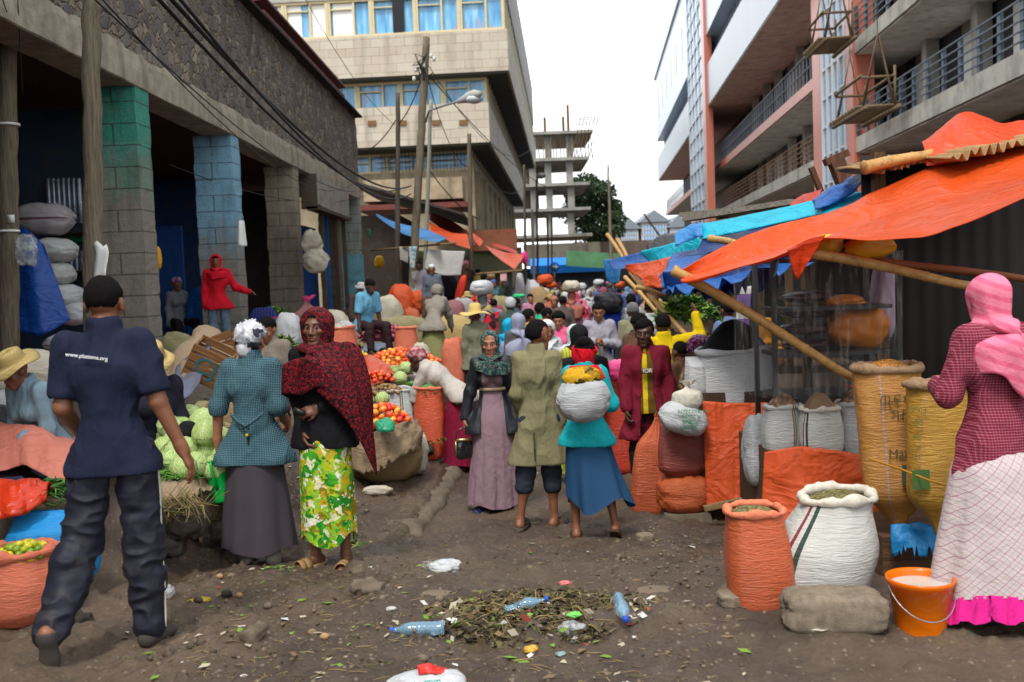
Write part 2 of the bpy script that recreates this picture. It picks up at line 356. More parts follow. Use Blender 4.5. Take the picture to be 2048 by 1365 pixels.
def blockm(name, top, base, zlow, zhigh, wear=.35):       # concrete blocks painted in the upper part, bare below
 t = NT(name); v = t.co(); x, y, z = t.sep(v)[0:3]
 row = t.math('FRACT', t.math('MULTIPLY', z, 1 / .268)); d = t.math('ABSOLUTE', t.math('SUBTRACT', row, .5))
 jt = t.math('GREATER_THAN', t.math('ADD', d, t.math('MULTIPLY', t.math('SUBTRACT', t.noise(v, 14, 3), .5), .05)), .468)
 odd = t.math('GREATER_THAN', t.math('FRACT', t.math('MULTIPLY', z, .5 / .268)), .5)
 vx = t.math('LESS_THAN', t.math('ABSOLUTE', t.math('SUBTRACT', x, -.03)), .011); vj = t.math('MULTIPLY', vx, odd); jj = t.math('MAXIMUM', jt, vj)
 n = t.noise(v, 9, 8, .7); bare = t.mix(n, mul(base, .65), mul(base, 1.25)); paint = t.mix(n, mul(top, .7), mul(top, 1.2))
 hgt = t.math('ADD', z, t.math('MULTIPLY', t.math('SUBTRACT', t.noise(v, 3.5, 7, .7), .5), 1.6))
 pm = t.ramp(t.math('DIVIDE', t.math('SUBTRACT', hgt, zlow), zhigh - zlow), [(0, 0), (1, 1)])
 chip = t.ramp(t.noise(v, 15, 8, .75), [(.60 - wear * .1, 1), (.66, 0)]); pm = t.math('MULTIPLY', pm, chip)
 c = t.mix(pm, bare, paint); c = t.mix(t.math('MULTIPLY', jj, .65), c, c255(52, 46, 40))
 low = t.ramp(z, [(1.2, 0.0), (2.1, 0)]) ; c = t.mix(t.ramp(t.noise(t.co(scale=(1, 1, .2)), 5, 5), [(.5, 0), (.75, .5)]), c, c255(48, 42, 36))
 h = t.math('SUBTRACT', t.noise(v, 18, 7, .7), t.math('MULTIPLY', jj, .8))
 return t.fin(c, .82, h, .7, .03, .25)
dark_in = plain('shop_dark_wall', c255(34, 38, 44), .9, .4, 1.5)
LX = -4.65                                                  # street face of the arcaded market building
def left_building():
 root = empty('market_building', (LX, 5, 1.0), 'long grey rubble stone market building with open shopfronts between painted block pillars', 'building')
 o0 = np.array((LX, 5, 1.0)); mas = masonry(); con = concm('beam_concrete', c255(164, 154, 138), .6, 1.6, .9)
 y0, y1 = -6., 30.4; zb, zt = 4.67, 7.12
 def part(name, mb, m, sm=False): return mb.build(name, m, root, -o0, smooth=sm)
 ny = 240; nz = 40; yy = np.linspace(y0, y1, ny); zz = np.linspace(zb + .42, zt, nz); Yg, Zg = np.meshgrid(yy, zz, indexing='ij')
 bumps = fbm(np.stack([Yg.ravel() * 2.4, Zg.ravel() * 2.8, 0 * Yg.ravel()], 1), 2, 4).reshape(Yg.shape) * .045
 mb = MB(); mb.grid(np.stack([LX + bumps, Yg, Zg], 2), uv=False); mb.uv = {}
 mb.box((LX - .25, (y0 + y1) / 2, (zb + .42 + zt) / 2), (.36, y1 - y0, zt - zb - .42)); part('wall', mb, mas)
 mb = MB(); n = 160; yy = np.linspace(y0, y1, n); sec = [(-.45, .0), (.02, .0), (.035, .012), (.035, .2), (.03, .33), (.0, .46), (-.4, .46)]
 V = np.zeros((n, len(sec), 3))
 for j, (a, b) in enumerate(sec):
  q = fbm(np.stack([yy * 3, 0 * yy + j * 5, 0 * yy], 1), 8, 4)
  V[:, j] = np.stack([LX + a + q * .010, yy, zb + b + q * (.06 if j == 4 else .006)], 1)
 mb.grid(V, uv=False); mb.uv = {}; part('beam', mb, con, False)
 mb = MB().box((LX - .05, (y0 + y1) / 2, zt + .03), (.5, y1 - y0, .05)); part('coping', mb, plain('coping_rust', c255(46, 38, 34), .9, .4))
 mb = MB()
 mb.box((LX - .9, 24.0, zt + .42), (1.9, 9.0, .06), rot3('Y', -.16)); mb.box((LX - .02, 24.0, zt + .22), (.06, 9.0, .22)); part('roof', mb, plain('roof_maroon', c255(96, 50, 52), .7, .5, 3, dirt=.5))
 mb = MB().box((LX - 2.6, (y0 + y1) / 2, zb + .2), (4.4, y1 - y0, .1)); part('ceiling', mb, woodm('arcade_boards', c255(84, 48, 34), 1, 'Y'))
 mb = MB().box((LX - 2.45, (y0 + y1) / 2, 0.98), (4.7, y1 - y0, .2)); part('floor', mb, concm('arcade_floor', c255(88, 80, 72)))
 mb = MB().box((LX - 4.6, (y0 + y1) / 2, 3.0), (.2, y1 - y0, 4.2)); part('back_wall', mb, plain('arcade_back', c255(96, 100, 104), .9, .4, 1.2, dirt=.5))
 for yy_, col, dep in ((13.9, c255(52, 68, 90), 3.4), (19.0, c255(120, 112, 100), 2.4), (23.2, c255(38, 62, 110), 3.0), (26.6, c255(60, 54, 50), 3.4), (8.0, c255(54, 70, 88), 3.6)):
  mb = MB().box((LX - 4.5 + dep / 2 + (.0 if dep > 3 else -.3), yy_, 2.9), (dep, .16, 3.55)); part('partition', mb, plain('partition_%d' % (yy_ * 10), col, .88, .35, 1.6, dirt=.6))
 mb = MB()
 mb.box((LX - 1.9, 18.2, 2.2), (1.0, .08, 2.2)); part('door', mb, woodm('blue_door', c255(40, 82, 150), 1, 'Z', .6))
 pl = [(12.5, .46, .54, c255(60, 142, 124), c255(132, 126, 116), 2.2, 3.1, 'concrete block pillar painted green in its upper half'),
  (16.7, .46, .64, c255(126, 170, 194), c255(132, 126, 116), 1.5, 2.4, 'concrete block pillar with flaking sky blue paint'),
  (21.3, .50, .62, c255(150, 140, 122), c255(112, 104, 92), 2.2, 2.9, 'bare pale concrete block pillar'),
  (30.0, .40, .60, c255(150, 160, 150), c255(116, 112, 104), 1.2, 2.0, 'grey green concrete block pillar at the far end'), (26.3, .4, .5, c255(120, 112, 100), c255(104, 98, 88), 2, 3, None), (8.1, .46, .5, c255(24, 120, 110), c255(104, 98, 88), 2.3, 3.2, None)]
 for i, (py, dp, wd, tp, bs_, zl, zh, lab) in enumerate(pl):
  mb = MB(); nz = 60; zz = np.linspace(0, zb - 1.0, nz)
  per = [(-wd / 2, 0), (0, 0), (wd / 2, 0), (wd / 2, dp / 2), (wd / 2, dp), (-wd / 2, dp), (-wd / 2, dp / 2)]
  V = np.zeros((len(per), nz, 3))
  for j, (a, b) in enumerate(per):
   row = np.floor((zz + .0) / .268); jit = vnoise(np.stack([row * 3.7, 0 * row + j * 9.1, 0 * row + i * 5], 1), 3) * .012 + vnoise(np.stack([zz * 14, 0 * zz + j, 0 * zz], 1), 6) * .005
   V[j] = np.stack([a + jit, b + jit * .7, zz], 1)
  mb.grid(V, wu=True, uv=False); mb.uv = {}
  o = mb.build('pillar', blockm('pillar_blocks_%d' % i, tp, bs_, zl, zh), root, np.array((LX - wd / 2 + .01, py, 1.0)) - o0, smooth=False)
  if lab: o['label'] = lab
 sb = MB().box((LX + .12, 25.2, 4.30), (.1, 4.3, .72), rot3('X', -.02)); part('sign_board', sb, plain('sign_board_peeling', c255(150, 146, 138), .7, .3, 2, dirt=.8))
 sb = MB().box((LX - .02, 23.0, 4.28), (.36, .1, .8)).box((LX + .06, 25.2, 3.9), (.3, 4.5, .08)); part('sign_frame', sb, woodm('sign_frame_wood', c255(96, 84, 70), 1, 'Y'))
 for yy_, dx, h, col in ((24.2, .1, 3.0, c255(92, 78, 64)), (25.3, .0, 3.0, c255(44, 96, 160)), (25.9, .12, 2.9, c255(84, 66, 52)), (27.3, .1, 2.9, c255(96, 84, 70))):
  part('post', MB().box((LX + dx - .1, yy_, 1.0 + h / 2), (.1, .1, h), rot3('X', .02)), woodm('post_%d' % (yy_ * 10), col))
 sh = MB().box((LX - .26, 29.94, 2.0), (.72, .06, 2.0))
 for k in range(6): sh.box((LX - .58 + k * .125, 29.9, 2.0), (.02, .03, 1.98))
 sh.box((LX - .26, 29.9, 2.25), (.74, .03, .06)); part('shutter', sh, plain('shutter_pale_blue', c255(112, 172, 186), .6, .3, 4, dirt=.5))['label'] = 'pale turquoise plank shutter'
 part('door', MB().box((LX - .7, 26.0, 2.3), (.06, 1.7, 2.7)), woodm('blue_boards', c255(36, 88, 168), 1, 'Z', .6))['label'] = 'bright blue boarded door'
 return root
left_building()
def window_mat():
 t = NT('window_blue_curtain'); v = t.co(scale=(1, 1, .15)); n = t.noise(v, 3.2, 3); n2 = t.noise(t.co(), .5, 2)
 c = t.ramp(n, [(.3, c255(52, 132, 190)), (.55, c255(104, 178, 222)), (.75, c255(170, 214, 235))]); c = t.mix(t.ramp(n2, [(.56, 0), (.66, 1)]), c, c255(150, 140, 170))
 return t.fin(c, .12, None, spec=.8)
WINM = window_mat()
def tilem():
 t = NT('stone_tile_cladding'); v = t.co(); x, y, z = t.sep(v)[0:3]
 bx = t.n('Combine' + 'XYZ', None, i0=t.math('ADD', x, y), i1=z, i2=0.0).outputs[0]
 br = t.n('TexBrick', {'offset': .5}, Vector=bx, Scale=1.0, Color1=c255(192, 184, 168), Color2=c255(176, 162, 142), Mortar=c255(120, 108, 94)); br.inputs['Mortar Size'].default_value = .012; br.inputs['Brick Width'].default_value = .85; br.inputs['Row Height'].default_value = .42
 c = t.mix(t.ramp(t.noise(v, .8, 7, .7), [(.4, 0), (.7, .7)]), br.outputs['Color'], c255(196, 186, 170))
 st = t.ramp(t.noise(t.co(scale=(1, 1, .15)), 1.2, 6), [(.52, 0), (.75, .55)]); c = t.mix(st, c, c255(96, 84, 70))
 return t.fin(c, .6, br.outputs['Fac'], .2, .02, .4)
def centre_building():
 C0 = P(1016, 140, 50); root = empty('stepped_office_block', (C0[0], 50, 0), 'pale stone tiled office block whose floors step outward, blue curtained windows', 'building', rz=-.049)
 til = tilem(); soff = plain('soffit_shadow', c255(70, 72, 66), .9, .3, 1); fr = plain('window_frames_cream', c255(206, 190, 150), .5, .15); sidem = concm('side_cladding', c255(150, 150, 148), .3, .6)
 Z = lambda px, py: P(px, py, 50)[2]
 x_ = lambda px, py: P(px, py, 50)[0] - C0[0]
 w_top = x_(1016, 100); w_mid = x_(978, 240); w_low = x_(941, 340)
 z1 = (Z(981, 284), Z(978, 203)); z2 = (Z(1014, 141), Z(1012, 58)); zr = Z(1010, -95); zl0 = 0
 LFT = -26; DEP = 44
 def part(n, mb, m, **k): return mb.build(n, m, root, smooth=False)
 def slab(n, x1, za, zb, m, y0=0): return part(n, MB().box(((x1 + LFT) / 2, y0 + DEP / 2, (za + zb) / 2), (x1 - LFT, DEP, zb - za)), m)
 slab('wall', w_top, z2[0], z2[1], til); slab('wall', w_mid, z1[0], z1[1], til, .9 * 0 + .001 * 0)
 wallm = concm('lower_wall_stained', c255(158, 144, 118), .75, .5); zc = Z(925, 331)
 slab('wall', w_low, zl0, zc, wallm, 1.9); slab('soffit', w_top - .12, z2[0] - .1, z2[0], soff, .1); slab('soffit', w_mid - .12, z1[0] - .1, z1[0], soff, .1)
 zt = z2[1] + 1.85; slab('upper_wall', w_top, zt, zt + 3.2, concm('upper_panels', c255(176, 172, 164), .3, .6)); slab('roof', w_top, zt + 3.2, zt + 3.5, concm('roof_slab', c255(150, 148, 142)))
 def band(za, zb, x1, y0, step=2.2):
  part('window', MB().box(((x1 + LFT) / 2, y0 + DEP / 2 + .3, (za + zb) / 2), (x1 - LFT - .1, DEP - .1, zb - za)), WINM)['label'] = 'continuous band of blue curtained glazing'
  x = x1 - .05; zm = (za + zb) / 2; h = zb - za; k = 0
  while x > LFT + step and k < 12:
   w_ = part('window', MB().box((x - step / 2, y0 + .2, zm), (step, .05, h - .02)), WINM); mb = MB()
   mb.box((x - .08, y0 + .05, zm), (.16, .2, h - .24)).box((x - step * .42, y0 + .05, zm), (.10, .16, h - .24)).box((x - step + .06, y0 + .05, zm), (.1, .18, h - .24)).box((x - step / 2, y0 + .05, za + .06), (step, .2, .12)).box((x - step / 2, y0 + .05, zb - .06), (step, .2, .12)).box((x - step * .72, y0 + .06, zb - .45), (step * .5, .12, .06))
   mb.build('window_frame', fr, w_, smooth=False); x -= step; k += 1
  for j in range(28): part('mullion', MB().box((x1 - .03, y0 + .4 + j * DEP / 28, (za + zb) / 2), (.1, .14, zb - za)), fr)
 band(z2[1], zt, w_top - .06, .12); band(z1[1], z2[0] - .1, w_mid - .06, .95); band(zc, z1[0] - .1, w_low - .06, 2.0)
 part('window', MB().box((w_top - 5.0 - .4, .12, (z2[1] + zt) / 2), (.55, .1, zt - z2[1] - .2)), plain('open_sash_dark', (.01, .01, .012), .5))['label'] = 'dark window with its sash open'
 for a, b in ((10.2, 1.0), (8.9, 1.2), (7.4, .9), (6.2, 1.0)): part('blind', MB().box((w_top - a - 2.0, .27, (z2[1] + zt) / 2), (b, .06, zt - z2[1] - .26)), plain('white_blind', (.9, .9, .88), .6, .05))
 for px in (742, 803, 872, 927): part('vent', MB().box((x_(px, 245), -.03, Z(px, 245)), (.42, .06, .26)), plain('vent_brown', c255(120, 90, 60), .8))
 gr = MB(); g0 = w_low - .3
 for k in range(26): gr.box((g0 - k * .18, 1.9, (zc + z1[0]) / 2), (.03, .03, z1[0] - zc))
 for zq in (.25, .5, .75): gr.box((g0 - 2.4, 1.88, zc + (z1[0] - zc) * zq), (4.8, .03, .03))
 part('grille', gr, plain('grille_iron', c255(60, 70, 84), .6))
 for k in range(9): part('fin', MB().box((w_low + .02, 3.5 + k * 4.4, zc - 2.2), (.25, .35, 4.5)), wallm)
 part('canopy', MB().box((w_low - 1.0, 1.0, Z(930, 462)), (2.4, 2.0, .12)).box((w_low - .2, 1.4, Z(930, 445)), (.1, 1.2, .9)), plain('canopy_sheet', c255(70, 60, 52), .7, .4))
 return root
centre_building()
def shacks_by_block():
 r = empty('shop_row', P(775, 560, 34) * (1, 1, 0), 'low dark shop row with rusty sheet roof below the office block', 'building'); o = np.array(r.location)
 dk = plain('shop_row_dark', c255(58, 50, 44), .9, .4, 2, dirt=.5)
 a = P(735, 330, 33); b = P(800, 380, 40)
 MB().box((a[0] + .2, 36.5, 2.2), (1.4, 6, 4.4)).build('wall', dk, r, -o, smooth=False)
 MB().box((a[0] + 1.2, 36.5, 4.9), (4.0, 8, .08), rot3('Y', .32)).build('roof', plain('shop_roof_sheet', c255(60, 56, 54), .6, .4), r, -o, smooth=False)
 c = P(825, 420, 42); MB().box((c[0], 44, c[2] + .9), (4.2, 3, .9)).build('upper_wall', concm('shop_pale_wall', c255(166, 150, 124), .6), r, -o, smooth=False)
 MB().box((c[0], 43.6, c[2] + .15), (4.6, 3.4, .22)).build('awning', plain('shop_awning_red', c255(110, 58, 50), .7, .4), r, -o, smooth=False)
 MB().box((c[0], 44.5, 1.6), (4.2, 2, 3.2)).build('wall', dk, r, -o, smooth=False)
 d = P(1000, 482, 47); MB().box((d[0] - .3, 47, d[2]), (2.2, 2.4, .95)).build('water_tank', plain('rust_tank', c255(128, 76, 52), .7, .5, 3), r, -o, smooth=False)
 MB().box((d[0] - 2.5, 48, d[2] - .9), (7, 3, 1.1)).build('wall', plain('green_wall', c255(100, 104, 78), .9, .4, dirt=.5), r, -o, smooth=False)
 MB().box((d[0] - 3.0, 48, 1.5), (7, 2.6, 3.0)).build('wall', dk, r, -o, smooth=False)
shacks_by_block()
def frame_building():
 D = 120; c = concm('raw_concrete', c255(150, 148, 140), .45, .3); root = empty('concrete_frame_building', P(1120, 545, D) * (1, 1, 0), 'unfinished grey concrete frame of bare floor slabs and columns with scaffolding on top', 'building'); o = np.array(root.location)
 def part(n, mb, m): return mb.build(n, m, root, -o, smooth=False)
 ys = [(267, 1066, 1186), (321, 1050, 1178), (372, 1040, 1180), (423, 1016, 1182), (475, 1030, 1185)]
 for i, (py, xa, xb) in enumerate(ys):
  a = P(xa, py, D); b = P(xb, py - 2, D); part('slab', MB().box(((a[0] + b[0]) / 2, D + 7, a[2]), (b[0] - a[0], 14, .36)), c)
  if i:
   up = P(1100, ys[i - 1][0], D)[2]
   for px in (1066, 1097, 1140): 
    for dy in (1.2, 12): q = P(px + (3 if i > 2 else 0), py, D + dy); part('column', MB().box((q[0], D + dy, (q[2] + up) / 2), (.8, .8, up - q[2])), c)
 bw = P(1066, 500, D); part('wall', MB().box((bw[0] - .5, D + 9, (P(1066, 423, D)[2] + P(1066, 321, D)[2]) / 2), (3.2, 6, P(1066, 321, D)[2] - P(1066, 423, D)[2] - .4)), plain('frame_infill', c255(92, 88, 84), .9, .3, 1))
 sc = MB(); st = woodm('scaffold_poles', c255(120, 96, 70)); top = P(1100, 267, D)[2]; low = P(1100, 321, D)[2]
 for px in range(1078, 1188, 7):
  q = P(px, 267, D); sc.tube([(q[0], D + .4, low), (q[0] + random.Random(px).uniform(-.3, .3), D + .6, top)], .05, 5)
  if px > 1140: sc.tube([(q[0], D + .4, low), (q[0] + 2.0, D - .6, top + 4.5)], .05, 5)
 for px in (1090, 1128, 1138): 
  for k in range(5): q = P(px + k, 267, D); sc.tube([(q[0], D + 3, top), (q[0], D + 3, top + 2.4 + (px == 1138) * 1.4)], .06, 5)
 for k in range(4): q = P(1142, 250 - k * 5, D); e = P(1200, 248 - k * 4, D); sc.tube([q, e], .05, 5)
 part('scaffolding', sc, st)
 w = P(1115, 510, 112); d2 = P(1060, 545, 112)
 low = MB().box((w[0] + .5, 112, (P(1100, 488, 112)[2] + P(1100, 532, 112)[2]) / 2), (8.6, .6, P(1100, 488, 112)[2] - P(1100, 532, 112)[2])); part('parapet_wall', low, concm('stained_block_wall', c255(124, 116, 102), .8, .4))
 part('wall', MB().box((w[0] + 2, 113, 1.6), (14, .5, 3.2)), plain('shopfront_dark', c255(34, 34, 38), .9))
 a = P(1090, 532, 108); part('awning', MB().box((a[0] + 3, 108, a[2]), (9.2, 2.4, .9), rot3('X', .35)), plain('awning_blue', c255(30, 122, 214), .6, .1))
 q = P(1185, 520, 104); part('board', MB().box((q[0], 104, q[2]), (5.5, .2, 1.6), rot3('Y', .1)), plain('hoarding_green', c255(98, 150, 108), .7, .5, .8))
 return root
frame_building()
def far_things():
 D = 165; bl = plain('curtain_glass_blue', c255(92, 158, 220), .2, .25, .3, spec=.6); cr = plain('far_cream', c255(196, 194, 188), .8, .1); rf = plain('far_roof', c255(120, 128, 136), .7, .2)
 def hall(px, w, py0, py1, lab, gable=False, m=bl):
  a = P(px, py0, D); b = P(px + w, py1, D); r = empty('market_hall', (a[0], D, 0), lab, 'building'); o = np.array(r.location); W = b[0] - a[0]
  MB().box(((a[0] + b[0]) / 2, D + 8, a[2] / 2), (W, 16, a[2])).build('wall', cr, r, -o, smooth=False)
  g = MB().box(((a[0] + b[0]) / 2, D - .1, (a[2] + b[2]) / 2), (W * .86, .2, (a[2] - b[2]) * .8)); g.build('window', m, r, -o, smooth=False)
  f = MB()
  for k in range(9): f.box((a[0] + W * (.07 + .86 * k / 8), D - .25, (a[2] + b[2]) / 2), (.18, .1, (a[2] - b[2]) * .8))
  for k in range(4): f.box(((a[0] + b[0]) / 2, D - .25, b[2] + (a[2] - b[2]) * (.1 + .8 * k / 3)), (W * .86, .1, .18))
  f.build('window_frame', cr, r, -o, smooth=False)
  rr = MB(); rr.add([(a[0] - .5, D - .6, a[2]), (b[0] + .5, D - .6, a[2]), ((a[0] + b[0]) / 2, D - .6, a[2] + 2.0), (a[0] - .5, D + 16, a[2]), (b[0] + .5, D + 16, a[2]), ((a[0] + b[0]) / 2, D + 16, a[2] + 2.0)], [(0, 1, 2), (5, 4, 3), (0, 2, 5, 3), (1, 4, 5, 2)]); rr.build('roof', rf, r, -o, smooth=False)
 hall(1236, 42, 460, 490, 'low cream hall with blue glazing left of the large blue gabled hall'); hall(1282, 54, 446, 484, 'largest blue glazed gabled hall in the far distance'); hall(1338, 40, 456, 484, 'blue glazed hall at the right of the far row, next to the balconied building')
 a = P(1210, 484, 130); b = P(1390, 484, 130); r = tag(MB().box(((a[0] + b[0]) / 2, 130, a[2] / 2), (b[0] - a[0] + 4, 1, a[2])).build('boundary_wall', concm('far_wall', c255(120, 104, 92), .6, .3), smooth=False), 'long grey brown boundary wall below the blue halls', 'wall')
far_things()
def tree():
 D = 138; b = P(1190, 545, D); r = empty('tree', (b[0], D, 0), 'large dark green broadleaf tree behind the concrete frame building', 'tree'); rng = np.random.RandomState(5)
 tr = MB(); tr.tube([(0, 0, 0), (.2, 0, 4), (0, .2, 8), (.3, 0, 12)], [.55, .45, .35, .15], 8)
 cl = []
 for px, py, s in ((1160, 400, 2.2), (1175, 365, 1.7), (1205, 385, 1.7), (1190, 420, 2.6), (1165, 440, 2.4), (1215, 420, 2.0), (1228, 412, 1.2), (1205, 450, 2.6), (1228, 440, 1.5), (1175, 470, 2.2), (1150, 380, 1.6), (1195, 372, 1.0), (1152, 425, 2.2), (1220, 465, 1.9), (1185, 395, 2.0), (1200, 480, 2)):
  q = P(px, py, D) - np.array((b[0], D, 0)); q[1] = rng.uniform(-2, 2); cl.append((q, s * 1.15)); tr.tube([(0, 0, min(6, q[2] * .6)), q * .6 + (0, 0, q[2] * .2), q], [.18, .1, .04], 5)
 tr.build('trunk', plain('bark', c255(74, 62, 50), .9), r)
 V = []; Fc = []
 for q, s in cl:
  for k in range(520):
   d = rng.normal(size=3); d /= np.linalg.norm(d); p = q + d * s * (rng.rand() ** .4) * np.array((1, 1, .8)); a = rng.uniform(.16, .36); u = rng.normal(size=3); u /= np.linalg.norm(u); v = np.cross(u, rng.normal(size=3)); v /= np.linalg.norm(v)
   n = len(V); V += [p - u * a, p + v * a * .6, p + u * a, p - v * a * .6]; Fc.append((n, n + 1, n + 2, n + 3))
 t = NT('foliage'); n = t.noise(t.co(), .6, 4); c = t.ramp(n, [(.3, c255(34, 50, 34)), (.6, c255(62, 82, 50)), (.8, c255(92, 110, 64))]); m = t.fin(c, .6, spec=.3, transl=.25)
 mb = MB(); mb.add(V, Fc); mb.build('crown', m, r, smooth=False)
tree()
# ---------------------------------------------------------------- the balconied building on the right
def right_building():
 D0 = 8.83; sl_ = .0794; ang = math.atan(sl_); root = empty('balcony_building', (D0, 0, 0), 'long new multi storey building with railed balconies, orange columns and grey metal panels', 'building', rz=-ang)
 con = concm('balcony_concrete', c255(172, 168, 158), .7, .5); soff = concm('balcony_soffit', c255(226, 222, 216), .2, .6); grey = plain('metal_panel', c255(168, 178, 188), .3, .12, .4, spec=.5); pale = plain('pale_panel', c255(176, 190, 204), .28, .1, .3, spec=.5)
 org = plain('orange_panel', c255(190, 112, 92), .3, .12, .6, spec=.5); stl = plain('rail_steel', c255(92, 104, 116), .45, .3, 3, metal=.3); rust = plain('rail_rust', c255(120, 92, 70), .8, .4, 8); glass = plain('dark_glazing', c255(62, 74, 88), .1, .3, .4, spec=.8); wht = plain('infill_panels', c255(206, 206, 204), .7, .12, .6); drk = plain('balcony_back', c255(116, 112, 106), .9, .3, .8)
 def part(n, mb, m): return mb.build(n, m, root, smooth=False)
 Lf = lambda D: D / cos(ang)
 yA, yB = Lf(12), Lf(122); c1, c2, c3 = Lf(39.2), Lf(69), Lf(36)
 z1b, z2b, z3b, z4, z5, zr = 5.85, 9.1, 13.3, 16.0, 18.0, 25.5
 part('wall', MB().box((7.2, (yA + yB) / 2, 12), (10, yB - yA, 24)), drk); part('roof', MB().box((5.5, (yA + yB) / 2, zr), (13, yB - yA, .4)), grey)
 for (zb_, th, m, ya, yb, ex) in ((z1b, .5, con, yA, c2, 0), (z2b, .45, con, yA, c1 - 1, 0), (z2b, .45, org, c1, yB, 0), (z1b, .5, con, c2, yB - 6, .8)):
  part('balcony_slab', MB().box((1.2 + ex, (ya + yb) / 2, zb_ + th / 2), (2.4, yb - ya, th)), m)
  part('soffit', MB().box((1.2 + ex, (ya + yb) / 2, zb_ - .02), (2.2, yb - ya - .1, .04)), soff)
 part('balcony_slab', MB().box((.75, (c1 + yB) / 2, z3b + (z4 - z3b) / 2), (3.1, yB - c1, z4 - z3b)), grey); part('soffit', MB().box((.75, (c1 + yB) / 2, z3b - .03), (3.0, yB - c1 - .1, .06)), soff)
 part('window', MB().box((1.3, (c1 + yB) / 2, (z4 + z5) / 2), (2.4, yB - c1 - .4, z5 - z4)), glass)
 for k in range(70): part('mullion', MB().box((.06, c1 + .5 + k * (yB - c1 - 1) / 69, (z4 + z5) / 2), (.12, .16, z5 - z4)), pale)
 part('wall', MB().box((.8, (c1 + yB) / 2, (z5 + zr) / 2), (3.2, yB - c1, zr - z5)), pale)
 sl = MB()
 for k in range(8): sl.box((-.81, c2 + 5 + k * 6.2, 21.5), (.05, .7, 2.6))
 part('slot_window', sl, glass)
 part('balcony_slab', MB().box((1.2, (yA + c1) / 2 - .5, z3b + .25), (2.4, c1 - yA - 1, .5)), con); part('soffit', MB().box((1.2, (yA + c1) / 2, z3b - .02), (2.2, c1 - yA - 1.2, .04)), soff)
 part('column', MB().box((.28, c1 - .2, 13), (.7, 1.3, 26)), org); part('column', MB().box((.28, c1 - 5.2, 13), (.7, .9, 26)), org)
 part('stair_glazing', MB().box((.1, c1 - 2.8, 13), (.2, 3.8, 26)), plain('strip_glass', c255(120, 146, 170), .15, .3, .5, spec=.8))
 fr = MB()
 for k in range(5): fr.box((-.02, c1 - 1.1 - k * .86, 13), (.14, .16, 26))
 for k in range(24): fr.box((-.02, c1 - 2.8, 1 + k * 1.05), (.07, 3.6, .07))
 part('stair_frame', fr, plain('stair_frame_white', c255(190, 194, 200), .4, .1))
 part('column', MB().box((-.72, c2 + .2, 13), (.5, 1.6, 26)), org); part('stair_glazing', MB().box((-.6, c2 + 6.5, 13), (.5, 10.5, 26)), plain('strip_glass_far', c255(150, 190, 216), .15, .25, .5, spec=.8))
 fr = MB()
 for k in range(5): fr.box((-.88, c2 + 1.4 + k * 2.5, 13), (.12, .4, 26))
 for k in range(20): fr.box((-.88, c2 + 6.5, 1 + k * 1.25), (.1, 10.4, .16))
 part('stair_frame', fr, plain('stair_frame_white', c255(190, 194, 200), .4, .1))
 def rail(ya, yb, z, h, n, rails, m, x=.06, pw=.07):
  mb = MB()
  for k in range(n): mb.box((x, ya + (yb - ya) * (k + .5) / n, z + h / 2), (pw * .6, pw * 1.5, h))
  for q in range(rails): mb.box((x - .045, (ya + yb) / 2, z + h * (q + 1) / rails - .02), (.035, yb - ya, .035))
  part('railing', mb, m)
 rail(yA, c1 - 4, z1b + .5, 1.05, 20, 5, stl, pw=.12); rail(yA, c1 - 4, z2b + .45, 1.05, 20, 5, stl, pw=.12)
 rail(c1 + 1, c2, z1b + .5, 1.05, 30, 5, rust); rail(c1 + 1, c2, z2b + .45, 1.15, 44, 2, stl); rail(c2 + 6.5, yB - 1, z2b + .45, 1.15, 50, 2, stl)
 rng = np.random.RandomState(2)
 for zb_, h in ((z1b + .5, 2.7), (z2b + .45, 3.7), (2.3, 3.5), (z3b + .5, 4)):
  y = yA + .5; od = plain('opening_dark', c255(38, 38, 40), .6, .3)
  while y < c2:
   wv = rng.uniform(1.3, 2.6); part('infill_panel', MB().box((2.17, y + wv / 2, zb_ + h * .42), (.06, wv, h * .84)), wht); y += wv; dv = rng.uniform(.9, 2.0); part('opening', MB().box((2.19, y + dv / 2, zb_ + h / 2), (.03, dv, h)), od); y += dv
   if rng.rand() < .5: part('post', MB().box((1.9, y, zb_ + h / 2), (.4, .45, h)), con)
 pm = woodm('cradle_poles', c255(128, 108, 84)); 
 def cradle(D, z, L_, lab):
  y = Lf(D); c = empty('work_cradle', (0, 0, 0), lab, 'scaffold'); m = MB(); rm = MB()
  def q(x, dy, dz): a = np.array((x, y + dy, z + dz)); return (D0 + a[0] * cos(ang) + a[1] * sin(ang), -a[0] * sin(ang) + a[1] * cos(ang), a[2])
  for x in (-.35, -1.25):
   m.tube([q(x, -L_ / 2 - .4, 0), q(x, L_ / 2 + .4, .03)], .07, 7)
  for k in range(9): m.tube([q(-.2, -L_ / 2 + k * L_ / 8, .1), q(-1.45, -L_ / 2 + k * L_ / 8, .1)], .05, 6)
  for dy in (-L_ / 2, L_ / 2):
   m.tube([q(-.35, dy, 0), q(-.8, dy, 2.1), q(-1.25, dy, 0)], .055, 6); m.tube([q(-.35, dy, .9), q(-1.25, dy, .9)], .045, 6); m.tube([q(-.35, dy, 0), q(-.35, dy, 1.2)], .04, 6); rm.tube([q(-.8, dy, 2.1), q(-.8, dy, 12)], .012, 5)
  m.tube([q(-.35, -L_ / 2, .95), q(-.35, L_ / 2, .95)], .045, 6); m.tube([q(-1.25, -L_ / 2, .95), q(-1.25, L_ / 2, .95)], .045, 6)
  m.build('frame', pm, c); rm.build('rope', plain('rope_grey', c255(120, 116, 108), .9), c)
